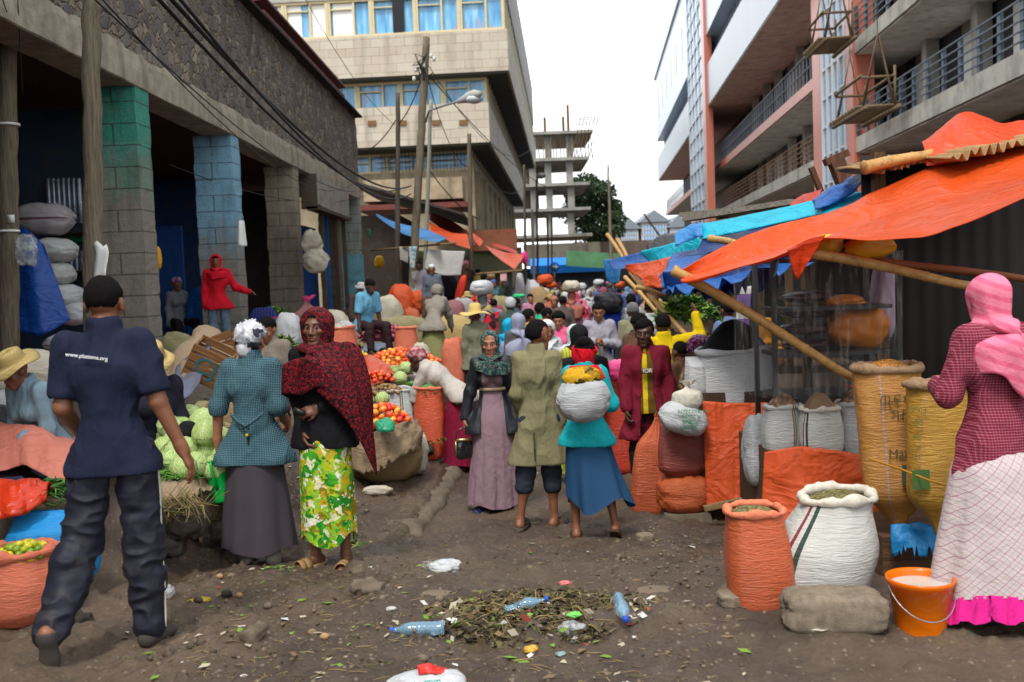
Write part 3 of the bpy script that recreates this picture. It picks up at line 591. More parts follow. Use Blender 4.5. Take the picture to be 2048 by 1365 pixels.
 cradle(33.5, 9.3, 2.2, 'pole work cradle hanging level with the orange column strip'); cradle(29.5, 6.4, 3.0, 'lowest pole work cradle, hanging just above the market roofs'); cradle(20.5, 9.0, 4.2, 'work cradle of thick poles under the top right balcony')
 return root
right_building()
# ---------------------------------------------------------------- poles, lamps, wires
POLEM = woodm('weathered_pole', c255(122, 112, 94)); POLED = woodm('dark_pole', c255(96, 88, 78)); IRON = plain('lamp_iron', c255(120, 122, 118), .5, .2)
WIRE = plain('cable_black', c255(26, 26, 28), .6); PORC = plain('porcelain', c255(200, 196, 188), .3)
def pole(px0, py0, px1, py1, D, wpx, lab, m=POLEM, z0=None, extra=None, top=.8):
 a = P(px0, py0, D); b = P(px1, py1, D); d0 = a - b; gz = float(ground_z(b[0], b[1])) - .1; b = b + d0 * ((gz - b[2]) / d0[2]); r = empty('utility_pole', b, lab, 'pole'); rr = wpx * mpp(D) / 2; d = a - b; n = 26; rng = np.random.RandomState(int(px0))
 pts = np.array([d * (k / n) + np.array((rng.normal() * .05 * rr, rng.normal() * .05 * rr, 0)) for k in range(n + 1)]); mb = MB().tube(pts, np.linspace(rr, rr * top, n + 1), 14, jit=.05, seed=int(px1)); mb.build('shaft', m, r); return r, a, b
r, a, b = pole(14, -60, 18, 720, 10.5, 42, 'thick weathered wooden pole at the left edge with white bands round it')
for py in (250, 463): q = P(16, py, 10.5) - b; MB().lathe([(.112, -.012), (.118, -.012), (.118, .012), (.112, .012)], 20, q).build('band', plain('strap_white', (.75, .75, .73), .5), r)
MB().box(P(22, 438, 10.35) - b, (.07, .01, .08)).build('notice', plain('paper_white', (.75, .75, .72), .7), r)
r, a, b = pole(182, -60, 188, 700, 10.0, 42, 'weathered wooden pole with torn paper notices in front of the green pillar')
mb = MB(); q = P(203, 520, 9.88) - b
mb.grid(np.array([[q + np.array((.13 * u - .07 + .02 * sin(v * 5), -.03 * u * v, .16 - .36 * v + .03 * sin(u * 6 + v * 4))) for v in np.linspace(0, 1, 7)] for u in np.linspace(0, 1, 5)]), uv=False); mb.uv = {}
solid(mb.build('notice', plain('paper_white', (.75, .75, .72), .7), r), .002)
r, a, b = pole(853, 75, 822, 625, 27, 17, 'leaning bare wooden pole strung with tangled wires and insulators', top=.85)
rng = np.random.RandomState(7)
for (px, py) in ((838, 125), (832, 140), (868, 118), (862, 112), (828, 158), (848, 132)): MB().ball(P(px, py, 26.9) - b, (.05, .05, .07), 8, 6).build('insulator', PORC, r)
tg = MB()
for k in range(9):
 p0 = P(840 + rng.uniform(-6, 14), 112 + rng.uniform(0, 30), 26.8) - b; p1 = P(835 + rng.uniform(-12, 32), 120 + rng.uniform(0, 38), 26.8) - b; tg.tube([p0, (p0 + p1) / 2 + rng.normal(size=3) * .15, p1], .018, 5)
tg.build('wire_tangle', WIRE, r)
pole(796, 186, 795, 612, 28, 11, 'thin upright dark pole left of the leaning pole', POLED); r, a, b = pole(862, 200, 848, 600, 31, 9, 'grey street lamp pole with a curved arm and long lamp head', plain('lamp_pole_grey', c255(126, 130, 116), .7, .2))
arm = [P(851, 245, 31), P(858, 222, 30.8), P(880, 214, 30), P(920, 202, 29.4)]; MB().tube([q - b for q in arm], .035, 8).build('arm', IRON, r)
h0 = P(915, 204, 29.4) - b; h1 = P(962, 187, 28.6) - b; mb = MB(); mb.tube([h0 + (h1 - h0) * t for t in (0, .25, .5, .75, 1)], [.06, .1, .16, .17, .06], 12); mb.build('lamp_head', plain('lamp_shell', c255(150, 150, 142), .4), r)
mb = MB().ball(h0 + (h1 - h0) * .72 + np.array((0, 0, -.1)), (.24, .2, .13), 12, 8); mb.build('lamp_glass', plain('lamp_glass', c255(176, 184, 182), .15, .1), r)
pole(841, 285, 826, 610, 34, 8, 'short dark pole close behind the leaning pole', POLED); pole(938, 268, 943, 605, 30, 10, 'upright wooden pole beside the hanging white sheet', POLEM)
pole(1048, 330, 1052, 600, 48, 6, 'slim dark pole in front of the stepped office block corner', POLED); r, a, b = pole(1073, 360, 1076, 570, 60, 5, 'distant slim street lamp pole with a single lamp', POLED)
mb = MB().tube([P(1074, 358, 60) - b, P(1082, 350, 59.5) - b], .05, 6).ball(P(1082, 352, 59.5) - b, (.3, .3, .18), 10, 6); mb.build('lamp_head', IRON, r)
pole(1095, 430, 1097, 560, 70, 4, 'left of two thin red brown pipes by the far crossing', plain('pipe_rust', c255(84, 62, 58), .8)); pole(1103, 430, 1104, 560, 70, 3.5, 'right of two thin red brown pipes by the far crossing', plain('pipe_rust', c255(84, 62, 58), .8))
pole(1064, 420, 1069, 580, 56, 6, 'concrete grey pole behind the orange awning tips', plain('conc_pole', c255(128, 126, 118), .9, .2))
r, a, b = pole(1216, 330, 1222, 505, 62, 10, 'tall pole standing in front of the distant tree', plain('pole_grey_brown', c255(132, 120, 106), .9, .25), top=.35)
pole(1288, 428, 1325, 480, 60, 5, 'dark leaning pole end above the blue tarpaulins', POLED)
# round one-way sign with a white arrow
r = empty('one_way_sign', P(1109, 570, 88), 'small round blue traffic sign with a white arrow on a pole', 'sign'); b = P(1109, 570, 88); c = P(1109, 534, 88) - b
MB().tube([np.zeros(3), c], .05, 6).build('post', plain('sign_post', c255(170, 170, 170), .6), r)
MB().lathe([(.42, -.02), (.42, .02)], 24, c + (0, -.1, 0), R=rot3('X', pi / 2)).build('disc', plain('sign_blue', c255(30, 120, 210), .5, .05), r)
mb = MB().box(c + (-.08, -.14, 0), (.36, .02, .12)); mb.add(c + np.array([(.08, -.15, .2), (.08, -.15, -.2), (.32, -.15, 0), (.08, -.13, .2), (.08, -.13, -.2), (.32, -.13, 0)]), [(0, 1, 2), (5, 4, 3)]); mb.build('arrow', plain('sign_white', (.85, .85, .85), .5, .05), r)
# wires
def sag(a, b, s, n=18): return [a + (b - a) * t - np.array((0, 0, s * 4 * t * (1 - t))) for t in np.linspace(0, 1, n)]
WL = [((300, -20, 7.5), (800, 378, 27), .55, .022, 'heavy black cable sagging along the stone wall, lowest of the bundle'), ((325, -20, 7.5), (822, 372, 27), .55, .024, 'heavy black cable sagging along the stone wall, second of the bundle'), ((345, -20, 7.5), (822, 388, 27), .65, .020, 'heavy black cable sagging along the stone wall, uppermost of the bundle'),
 ((180, -10, 8), (730, 382, 29), .5, .01, 'thin wire crossing the stone wall above the pillars'), ((205, 0, 8), (705, 368, 29), .7, .009, 'thin lower wire drooping across the concrete beam'), ((600, -20, 24), (790, 250, 40), .4, .012, 'thin wire crossing the top floor windows'),
 ((848, 140, 27), (795, 250, 28), .2, .02, 'black cable dropping from the leaning pole to the thin pole'), ((795, 235, 28), (728, 305, 30), .15, .02, 'black cable from the thin pole to the stone building corner'), ((852, 145, 27), (938, 335, 30), .6, .014, 'black cable running right from the leaning pole to the upright wooden pole'),
 ((856, 150, 27), (1150, 372, 100), 1.5, .02, 'long wire from the leaning pole up the street'), ((856, 130, 27), (1060, 300, 60), 1.2, .014, 'long wire passing under the office block overhang'), ((862, 345, 31), (960, 440, 36), .2, .022, 'drooping cable in front of the stained lower wall'), ((938, 300, 30), (1050, 370, 48), .8, .016, 'cable from the upright wooden pole toward the office block corner'),
 ((1240, 420, 62), (1288, 428, 60), .3, .02, 'short wire from the tall far pole to the leaning pole end'), ((35, -10, 9.5), (45, 190, 10), .02, .006, 'wire hanging beside the left edge pole'), ((2, -10, 9), (38, 70, 10.3), .05, .006, 'pale blue wire crossing the left edge pole'), ((340, 330, 15), (730, 392, 29), .35, .01, 'thin wire looping past the bare pillar')]
for (p, q, s, rr, lab) in WL:
 a = P(*p); b = P(*q); tag(MB().tube(np.array(sag(a, b, s)) - a, rr * .8, 6).build('overhead_wire', WIRE, loc=a), lab, 'wire')
# ================================================================ bodies and clothes as smooth implicit surfaces
class Field:
 def __init__(s, lo, hi, vox):
  s.lo = np.asarray(lo, float); s.vx = vox; s.n = np.maximum(4, np.ceil((np.asarray(hi, float) - s.lo) / vox).astype(int) + 1); s.a = np.full(s.n, 1.0, np.float32)
 def _sl(s, lo, hi):
  i0 = np.clip(np.floor((lo - s.lo) / s.vx).astype(int), 0, s.n - 1); i1 = np.clip(np.ceil((hi - s.lo) / s.vx).astype(int) + 1, 1, s.n)
  if np.any(i1 <= i0): return None, None
  ax = [(s.lo[k] + s.vx * np.arange(i0[k], i1[k])).astype(np.float32) for k in range(3)]
  return tuple(slice(i0[k], i1[k]) for k in range(3)), np.meshgrid(*ax, indexing='ij')
 def _put(s, sl, d, k, sub=False):
  o = s.a[sl]
  if sub:
   h = np.clip(.5 - .5 * (o + d) / k, 0, 1); s.a[sl] = o * (1 - h) - d * h + k * h * (1 - h)
  else:
   h = np.clip(.5 + .5 * (o - d) / k, 0, 1); s.a[sl] = o * (1 - h) + d * h - k * h * (1 - h)
 def cap(s, a, b, ra, rb=None, k=.02, sq=None, sub=False):     # tapered capsule; sq = (axis, factor) flattens it along that axis
  a = np.asarray(a, float); b = np.asarray(b, float); rb = ra if rb is None else rb; R = max(ra, rb); m = (R * (1 / min(1, sq[1]) if sq else 1) + k + 2 * s.vx)
  sl, G = s._sl(np.minimum(a, b) - m, np.maximum(a, b) + m)
  if sl is None: return s
  ba = b - a; L2 = max(1e-9, ba.dot(ba)); p = [G[i] - a[i] for i in range(3)]
  h = np.clip((p[0] * ba[0] + p[1] * ba[1] + p[2] * ba[2]) / L2, 0, 1); q = [p[i] - ba[i] * h for i in range(3)]; d2 = q[0] ** 2 + q[1] ** 2 + q[2] ** 2
  f = 1
  if sq is not None:
   x = _nrm(sq[0]); u = q[0] * x[0] + q[1] * x[1] + q[2] * x[2]; f = sq[1]; d2 = d2 + u * u * (f * f - 1)
  r = ra + (rb - ra) * h; s._put(sl, np.sqrt(d2) - r if f <= 1 else (np.sqrt(d2) - r) / (1 + (f - 1) * .5), k, sub); return s
 def ell(s, c, r, R=None, k=.02, sub=False):
  c = np.asarray(c, float); r = np.asarray(r, float); m = max(r) + k + 2 * s.vx; sl, G = s._sl(c - m, c + m)
  if sl is None: return s
  p = [G[i] - c[i] for i in range(3)]
  if R is not None: p = [p[0] * R[0][i] + p[1] * R[1][i] + p[2] * R[2][i] for i in range(3)]
  k0 = np.sqrt(sum((p[i] / r[i]) ** 2 for i in range(3))); k1 = np.sqrt(sum((p[i] / r[i] ** 2) ** 2 for i in range(3))) + 1e-6
  s._put(sl, k0 * (k0 - 1) / k1, k, sub); return s
 def cutz(s, z, above=True):          # flat cut
  iz = (z - s.lo[2]) / s.vx; zz = (np.arange(s.n[2]) - iz) * s.vx; d = zz if above else -zz
  s.a = np.maximum(s.a, d[None, None, :].astype(np.float32)); return s
 def verts_faces(s):
  a = s.a; ins = a < 0; n = s.n; c = [ins[i:n[0] - 1 + i, j:n[1] - 1 + j, k:n[2] - 1 + k] for i in (0, 1) for j in (0, 1) for k in (0, 1)]
  al = np.logical_and.reduce(c); an = np.logical_or.reduce(c); act = an & ~al; idx = np.argwhere(act); N = len(idx)
  if N == 0: return np.zeros((0, 3)), np.zeros((0, 4), int)
  off = np.array([(i, j, k) for i in (0, 1) for j in (0, 1) for k in (0, 1)]); val = np.stack([a[idx[:, 0] + o[0], idx[:, 1] + o[1], idx[:, 2] + o[2]] for o in off], 1)
  P_ = np.zeros((N, 3)); cnt = np.zeros(N)
  for e0 in range(8):
   for ax in range(3):
    if off[e0][ax] == 0:
     e1 = e0 + (4, 2, 1)[ax]; v0 = val[:, e0]; v1 = val[:, e1]; m = (v0 < 0) != (v1 < 0); t = np.where(m, v0 / np.where(m, v0 - v1, 1), 0)
     pt = off[e0][None, :] + 0.0; pt = np.repeat(pt, N, 0); pt[:, ax] = t; P_ += pt * m[:, None]; cnt += m
  V = (idx + P_ / cnt[:, None]) * s.vx + s.lo; mp_ = np.full(act.shape, -1, np.int64); mp_[act] = np.arange(N); Q = []
  for ax in range(3):
   u, v = [(1, 2), (2, 0), (0, 1)][ax]; A = np.take(ins, range(0, n[ax] - 1), ax); B = np.take(ins, range(1, n[ax]), ax); d = np.argwhere(A != B)
   d = d[(d[:, u] > 0) & (d[:, v] > 0) & (d[:, u] < n[u] - 1) & (d[:, v] < n[v] - 1)]
   if len(d) == 0: continue
   def cell(du, dv):
    q = d.copy(); q[:, u] -= du; q[:, v] -= dv; return mp_[q[:, 0], q[:, 1], q[:, 2]]
   q = np.stack([cell(1, 1), cell(0, 1), cell(0, 0), cell(1, 0)], 1); fl = ~A[d[:, 0], d[:, 1], d[:, 2]]; q[fl] = q[fl][:, ::-1]; Q.append(q)
  return V, np.concatenate(Q)
 def mesh(s, name, folds=0, seed=0, ffreq=1.0, vert=.5):
  V, Q = s.verts_faces(); me = bpy.data.meshes.new(name); me.vertices.add(len(V)); me.vertices.foreach_set('co', V.astype(np.float32).ravel()); me.loops.add(len(Q) * 4); me.polygons.add(len(Q))
  me.polygons.foreach_set('loop_start', np.arange(0, len(Q) * 4, 4)); me.loops.foreach_set('vertex_index', Q.ravel().astype(np.int32)); me.update(calc_edges=True)
  if folds and len(V):
   nn = np.zeros(len(V) * 3, np.float32); me.vertices.foreach_get('normal', nn); nn = nn.reshape(-1, 3)
   w_ = V * np.array((1, 1, vert)) * ffreq; r = 1 - np.abs(vnoise(w_ * 11 + fbm(w_ * 4, seed + 1, 2)[:, None] * .55, seed)) * 2.0
   f = fbm(w_ * 8, seed + 5, 3); V = V + nn * (folds * (1.2 * np.maximum(r, -.3) + .65 * f - .3))[:, None]; me.vertices.foreach_set('co', V.astype(np.float32).ravel())
  me.polygons.foreach_set('use_smooth', np.ones(len(Q), bool)); me.update(); return me
SKIN = {'dark': c255(106, 68, 50), 'mid': c255(130, 84, 60), 'deep': c255(76, 49, 39), 'warm': c255(148, 97, 72)}
@cached
def skinm(k):
 t = NT('skin_' + k); c0 = SKIN[k]; v = t.co(); c = t.mix(t.noise(v, 9, 4), mul(c0, .82), mul(c0, 1.18)); c = t.mix(t.math('MULTIPLY', t.noise(v, 60, 3), .25), c, mul(c0, .7))
 return t.fin(c, .46, t.noise(v, 260, 2), .08, .003, .4)
HAIR = None
def hairm():
 t = NT('black_hair'); v = t.co(); c = t.mix(t.noise(v, 150, 3), (.003, .003, .0035), (.014, .012, .011)); return t.fin(c, .9, t.noise(v, 170, 3, .8), 1, .012, .1)
HAIR = hairm()
EYEW = plain('eye_white', c255(206, 196, 186), .25, .03); IRISM = plain('iris_dark', c255(30, 18, 12), .15, .05); BROW = plain('eyebrow', (.008, .006, .006), .8, .05)
LIPM = {k: plain('lips_' + k, mul(SKIN[k], .9)[:1] + (mul(SKIN[k], .62)[1], mul(SKIN[k], .66)[2]), .42, .1) for k in SKIN}
def V3(*a): return np.array(a, float)
class Person:
 """One figure: a skeleton posed in its own frame (facing -y), a body grown round it, clothes grown round the body."""
 def __init__(s, label, pos, H=1.68, rz=0, vox=.012, skin='dark', fem=False, lean=(0, 0), yaw=0, pitch=0, arms=None, legs=None, pelvis=None, face=False, fat=1.0, group=None, hands=None, tw=0, dz=0, feet=None, roll=0, swk=1.0):
  s.k = k = H / 1.7; s.vox = vox; s.fem = fem; s.fat = fat; s.skin = skin; s.pos = np.asarray(pos, float); s.seed = sum(map(ord, label)) % 9973
  s.root = empty('person', s.pos, label, 'person', group, rz)
  legs = legs or {}; arms = arms or {}; D = {}
  up = _nrm((lean[0], lean[1], 1)); s.up = up
  P_ = V3(0, 0, .9 * k); D['P'] = P_; C = P_ + up * .50 * k; D['C'] = C; D['N'] = C + up * .055 * k
  rgt = _nrm(np.cross((0, 1, 0), up)) if abs(up[1]) < .9 else V3(1, 0, 0); rgt = rot3('Z', tw) @ rgt; s.rgt = rgt; s.fwd = -np.cross(up, rgt)
  cy, cp = yaw, pitch
  hf = rot3('Z', cy) @ (rot3('X', cp) @ V3(0, -1, 0)); hu = rot3('Z', cy) @ (rot3('X', cp) @ (rot3('Y', roll) @ V3(0, 0, 1))); hu = _nrm(hu - hf * hf.dot(hu)); hr = np.cross(hf, hu) * -1
  s.hf, s.hu, s.hr = hf, hu, np.cross(hu, hf)   # hr points to the figure's -x when facing -y
  nd = _nrm(up * .6 + hu * .3 + hf * .12); D['H'] = D['N'] + nd * .125 * k + hf * .018 * k
  sw = (.152 if fem else .170) * k * (1 + .75 * (fat - 1)) * swk; hw = .095 * k
  for sd, nm in ((-1, 'R'), (1, 'L')):
   sh = C - up * .005 * k + rgt * sd * sw; D['S' + nm] = sh; ua, fa = arms.get(nm, ((.16, .04, -1), (.06, -.18, -1)))
   def w_(v): return _nrm(V3(v[0] * sd, v[1], v[2]))
   el = sh + w_(ua) * .285 * k; wr = el + w_(fa) * .255 * k; D['E' + nm] = el; D['W' + nm] = wr; D['h' + nm] = w_(fa) if not (hands and nm in hands and 'd' in hands[nm]) else _nrm(V3(hands[nm]['d'][0] * sd, *hands[nm]['d'][1:]))
   hp = P_ + V3(sd * hw, 0, -.02 * k); D['T' + nm] = hp; th, shn = legs.get(nm, ((.03, 0, -1), (.0, .02, -1)))
   kn = hp + w_(th) * .42 * k; an = kn + w_(shn) * .40 * k; D['K' + nm] = kn; D['A' + nm] = an
   fd = (feet or {}).get(nm, (.18, -1, -.05)); D['f' + nm] = w_(fd)
  low = min(D['AR'][2], D['AL'][2]) - .075 * k
  sh_ = (pelvis - P_[2]) if pelvis is not None else -low; s.shift = V3(0, 0, sh_ + dz)
  for q in list(D):
   if q[0] not in 'hf': D[q] = D[q] + s.shift
  s.D = D; s.hands = hands or {}; s.face = face
  pts = np.array([D[q] for q in D if q[0] not in 'hf']); s.lo = pts.min(0) - .30 * k; s.hi = pts.max(0) + .30 * k
 def F(s, vox=None): return Field(s.lo, s.hi, vox or s.vox)
 def torso(s, f, g=0, k=.03, z0=None):     # g = how far the surface stands off the skin
  D, K, ft = s.D, s.k, s.fat; P_, C, u, r = D['P'], D['C'], s.up, s.rgt; d = s.fwd; hw = (.085 if s.fem else .075) * K
  f.cap(P_ - r * hw * .8 - u * .02, P_ + r * hw * .8 - u * .02, (.102 * ft) * K + g, k=k, sq=(d, 1.05))
  f.cap(P_ + u * .08 * K, P_ + u * .26 * K, .118 * K * ft + g, (.120 if s.fem else .135) * K * ft + g, k=k, sq=(d, 1.22))
  f.cap(P_ + u * .36 * K - r * .055 * K, P_ + u * .36 * K + r * .055 * K, (.108 if s.fem else .122) * K * (.5 + .5 * ft) + g, k=k, sq=(d, 1.12))
  f.cap(D['SR'] * .84 + D['C'] * .16 - u * .018 * K, D['SL'] * .84 + D['C'] * .16 - u * .018 * K, .050 * K + g, k=k * 1.2)
  f.cap(P_ + u * .44 * K, D['N'] + u * .005 * K, .10 * K + g, .062 * K + g * .8, k=k, sq=(d, 1.1))
  if s.fem:
   for sd in (-1, 1): f.ell(P_ + u * .355 * K + r * sd * .065 * K + d * .085 * K, np.array((.062, .062, .066)) * K * ft + g, k=k)
  return f
 def arm(s, f, nm, g=0, upto=2.0, k=.02, flare=1.0, g1=None):
  D, K = s.D, s.k; S_, E, W = D['S' + nm], D['E' + nm], D['W' + nm]; g1 = g if g1 is None else g1; ft = .6 + .4 * s.fat
  if upto >= 1: f.cap(S_, E, .053 * K * ft + g * .8, .041 * K * ft + g1 * .85, k)
  else: f.cap(S_, S_ + (E - S_) * upto, .053 * K * ft + g * .8, .047 * K * ft + g1 * flare, k)
  if upto > 1: q = E + (W - E) * (upto - 1); f.cap(E, q, .043 * K * ft + g1, (.043 - .014 * (upto - 1)) * K * ft + g1 * flare, k)
  return f
 def leg(s, f, nm, g=0, upto=2.0, k=.03, g1=None):
  D, K = s.D, s.k; T, Kn, A = D['T' + nm], D['K' + nm], D['A' + nm]; g1 = g if g1 is None else g1; ft = .6 + .4 * s.fat
  f.cap(T, T + (Kn - T) * min(upto, 1), .088 * K * ft + g, .056 * K * ft + g1, k)
  if upto > 1:
   q = Kn + (A - Kn) * (upto - 1); f.cap(Kn, q, .054 * K + g1, .054 * K * (1 - .36 * (upto - 1)) + g1, k)
   if upto > 1.5: f.ell(Kn + (A - Kn) * .3 - V3(0, -.012, 0) * K, np.array((.05, .055, .11)) * K + g1, k=k)
  return f
 def head(s, f, g=0):
  K = s.k * (1.04 if s.k > .9 else 1.0 + (0.98 - s.k) * .55); s.hk = K; H, r, fw, u = s.D['H'], s.hr, s.hf, s.hu; R = np.array([r, -fw, u])
  def q(x, y, z): return H + (r * x + fw * y + u * z) * K
  f.ell(q(0, -.014, .030), np.array((.073, .094, .088)) * K + g, R, .01); f.ell(q(0, .030, -.035), np.array((.057, .060, .084)) * K + g, R, .03)
  f.cap(q(-.034, .02, -.085), q(.034, .02, -.085), .022 * K, k=.03); f.cap(q(-.011, .078, -.100), q(.011, .078, -.100), .018 * K, k=.022)
  if s.vox < .016:
   f.cap(q(-.036, .075, .022), q(.036, .075, .022), .012 * K, k=.016)
   for sd in (-1, 1):
    f.ell(q(.031 * sd, .099, .000), np.array((.019, .017, .013)) * K, R, .012, True); f.ell(q(.042 * sd, .064, -.024), np.array((.022, .022, .018)) * K, R, .018)
    f.ell(q(.013 * sd, .093, -.039), np.array((.0105, .012, .0085)) * K, R, .006); f.ell(q(.077 * sd, -.005, -.008), np.array((.011, .022, .033)) * K, R, .006)
   f.cap(q(0, .086, .008), q(0, .104, -.033), .0085 * K, .0125 * K, .010); f.cap(q(-.017, .088, -.060), q(.017, .088, -.060), .0088 * K, k=.007); f.cap(q(-.015, .088, -.073), q(.015, .088, -.073), .0098 * K, k=.007)
   f.cap(q(-.024, .102, -.0665), q(.024, .102, -.0665), .0035 * K, k=.004, sub=True)
  else:
   f.cap(q(0, .086, .0), q(0, .10, -.035), .010 * K, .014 * K, .012)
   for sd in (-1, 1): f.ell(q(.077 * sd, -.005, -.008), np.array((.014, .024, .035)) * K, R, .01)
  s.hq = q; s.hR = R.T; return f
 def hand(s, f, nm):
  D, K = s.D, s.k; W, d = D['W' + nm], D['h' + nm]; sd = -1 if nm == 'R' else 1; o = s.hands.get(nm, {})
  n = V3(*o.get('n', (-1, .0, 0))) * V3(sd, 1, 1); n = _nrm(n - d * n.dot(d)); w_ = np.cross(d, n); w_ = w_ * (1 if w_[1] < 0 else -1) if 'w' not in o else w_ * o['w']; c = o.get('curl', .5)
  f.cap(W - d * .02 * K, W + d * .02 * K, .028 * K, .027 * K, .02)
  f.cap(W + d * .025 * K - w_ * .012 * K, W + d * .072 * K - w_ * .017 * K, .023 * K, k=.012, sq=(n, 1.45)); f.cap(W + d * .025 * K + w_ * .012 * K, W + d * .072 * K + w_ * .017 * K, .023 * K, k=.012, sq=(n, 1.45))
  if s.vox > .011:
   f.cap(W + d * .07 * K, W + d * .125 * K + n * .03 * c, .028 * K, .018 * K, .01, sq=(n, 1.5)); f.cap(W + d * .03 * K + w_ * .025 * K, W + d * .085 * K + w_ * .04 * K + n * .02, .015 * K, .011 * K, .008); return f
  for i, ln in enumerate((1.0, 1.1, 1.03, .8)):
   b = W + (d * (.082 + .006 * (i in (1, 2))) + w_ * (.028 - .0185 * i)) * K; p = b
   for j, (L_, cc) in enumerate(((.042, .55 * c + .1 * i * c * .3), (.026, 1.5 * c), (.021, 2.2 * c))):
    e = p + (d * cos(cc) + n * sin(cc)) * L_ * ln * K; f.cap(p, e, (.0094 - .0008 * j) * K, (.0088 - .0009 * j) * K, .004); p = e
  b = W + (d * .028 + w_ * .026) * K; m1 = b + (d * .75 + w_ * .55 + n * .3) * .042 * K; f.cap(b, m1, .0135 * K, .0108 * K, .008); f.cap(m1, m1 + (d * .85 + w_ * .05 + n * .5 * (.5 + c)) * .032 * K, .0105 * K, .0085 * K, .004)
  return f
 def foot(s, f, nm, g=0):
  D, K = s.D, s.k; A, d = D['A' + nm], D['f' + nm]; dn = _nrm(np.cross(np.cross(d, (0, 0, 1)), d)); h = A - dn * .045 * K - d * .035 * K
  f.cap(A, h + d * .02 * K, .034 * K + g, .034 * K + g, .02); f.cap(h, h + d * .13 * K - dn * .006 * K, .034 * K + g, .030 * K + g, .02); f.cap(h + d * .12 * K - dn * .008 * K, h + d * .185 * K - dn * .012 * K, .036 * K + g, .026 * K + g, .015, sq=(dn, 1.5)); return h, d, dn
 def body(s, feet=True, inner=-.004):
  f = s.F(); s.torso(f, inner)
  for nm in 'RL': s.arm(f, nm); s.hand(f, nm); s.leg(f, nm, -.003); s.foot(f, nm)
  f.cap(s.D['N'] - s.up * .04, s.D['H'] - s.hu * .05 * s.k - s.hf * .012 * s.k, .056 * s.k, .050 * s.k, .025); s.head(f)
  obj('body', f.mesh('body'), skinm(s.skin), s.root)
  if s.face:
   q, K = s.hq, s.hk
   for sd in (-1, 1):
    e = MB().ball((0, 0, 0), np.array((.0142, .0125, .0062)) * K, 12, 8, R=s.hR); eo = e.build('eye', EYEW, s.root, q(.031 * sd, .0765, .001)); gx = s.face if isinstance(s.face, (int, float)) and not isinstance(s.face, bool) else 0
    MB().ball((0, 0, 0), np.array((.0068, .0045, .0068)) * K, 10, 7, R=s.hR).build('iris', IRISM, eo, s.hr * (gx * .005 * K) + s.hf * .0105 * K)
    MB().tube([q(.047 * sd, .076, .002), q(.038 * sd, .0885, .0088), q(.028 * sd, .091, .0098), q(.016 * sd, .086, .003)], np.array((.002, .0034, .0034, .002)) * K, 6).build('eyelid', skinm(s.skin), s.root)
    MB().tube([q(.052 * sd, .074, .021), q(.040 * sd, .085, .0275), q(.026 * sd, .090, .026), q(.014 * sd, .091, .020)], np.array((.0012, .0028, .0032, .0022)) * K, 6).build('eyebrow', BROW, s.root)
   l = MB(); l.tube([q(-.024, .086, -.0645), q(-.011, .0965, -.0602), q(0, .0972, -.0615), q(.011, .0965, -.0602), q(.024, .086, -.0645)], np.array((.002, .0052, .005, .0052, .002)) * K, 8)
   l.tube([q(-.022, .086, -.069), q(-.010, .0962, -.0735), q(0, .0972, -.0742), q(.010, .0962, -.0735), q(.022, .086, -.069)], np.array((.002, .006, .0066, .006, .002)) * K, 8); l.build('lips', LIPM[s.skin], s.root)
  return s
 def top(s, name, mat_, g=.016, sleeve=2.0, hem=.05, flare=.02, folds=.006, gs=None, cut=None, collar=0, k=.03, vox=None, open_front=0, narrow=None, label=None, hemz=None, g1=None, ffreq=1.0):
  f = s.F(vox); D, K = s.D, s.k; s.torso(f, g, k); gs = g if gs is None else gs
  for nm in 'RL':
   if sleeve > 0:
    s.arm(f, nm, gs, sleeve, .035, 1.0, g1)
    if sleeve < 1.8:
     q0, q1 = (D['S' + nm], D['E' + nm]) if sleeve <= 1 else (D['E' + nm], D['W' + nm]); fr_ = sleeve if sleeve <= 1 else sleeve - 1; dd = _nrm(q1 - q0); e = q0 + (q1 - q0) * fr_ + dd * .115 * K; f.cap(e, e + dd * .12, .10 * K, k=.006, sub=True)
  P_, d = D['P'], s.fwd
  if hem > -.3:
   b = P_ - V3(0, 0, 1) * (hem * K) if hem > .1 else P_ - s.up * hem * K; hw = .08 * K
   for sd in (-1, 0, 1): f.cap(P_ + s.up * .06 * K + s.rgt * sd * hw * .55, b + s.rgt * sd * (hw + flare), .092 * K * s.fat + g, .094 * K * s.fat + g + flare, .05, sq=(d, 1.0))
   if hemz is None: hemz = b[2] - .012
  if collar: f.cap(D['N'] - s.up * .02 * K, D['N'] + s.up * collar * K, .068 * K + g * .4, .064 * K + g * .3, .02)
  if open_front:
   for i in range(7):
    q = D['N'] + (P_ - s.up * (hem + .1) * K - D['N']) * (i / 6.) + d * .19 * K; f.cap(q, q + V3(0, 0, -.15), open_front * (.75 + .25 * i / 6), k=.012, sub=True, sq=(d, .5))
  if hemz is not None: f.cutz(hemz, False)
  f.cap(D['N'] + s.up * .03 * K + s.fwd * .04 * K, D['N'] + s.up * .16 * K + s.fwd * .03 * K, .055 * K, .07 * K, .012, sub=True) if not collar else f.cap(D['N'] + s.up * (collar - .0) * K, D['N'] + s.up * .2 * K, .056 * K, .062 * K, .008, sub=True)
  o = obj(name, f.mesh(name, folds * K, s.seed, ffreq), mat_, s.root)
  if label: o['label'] = label
  return o
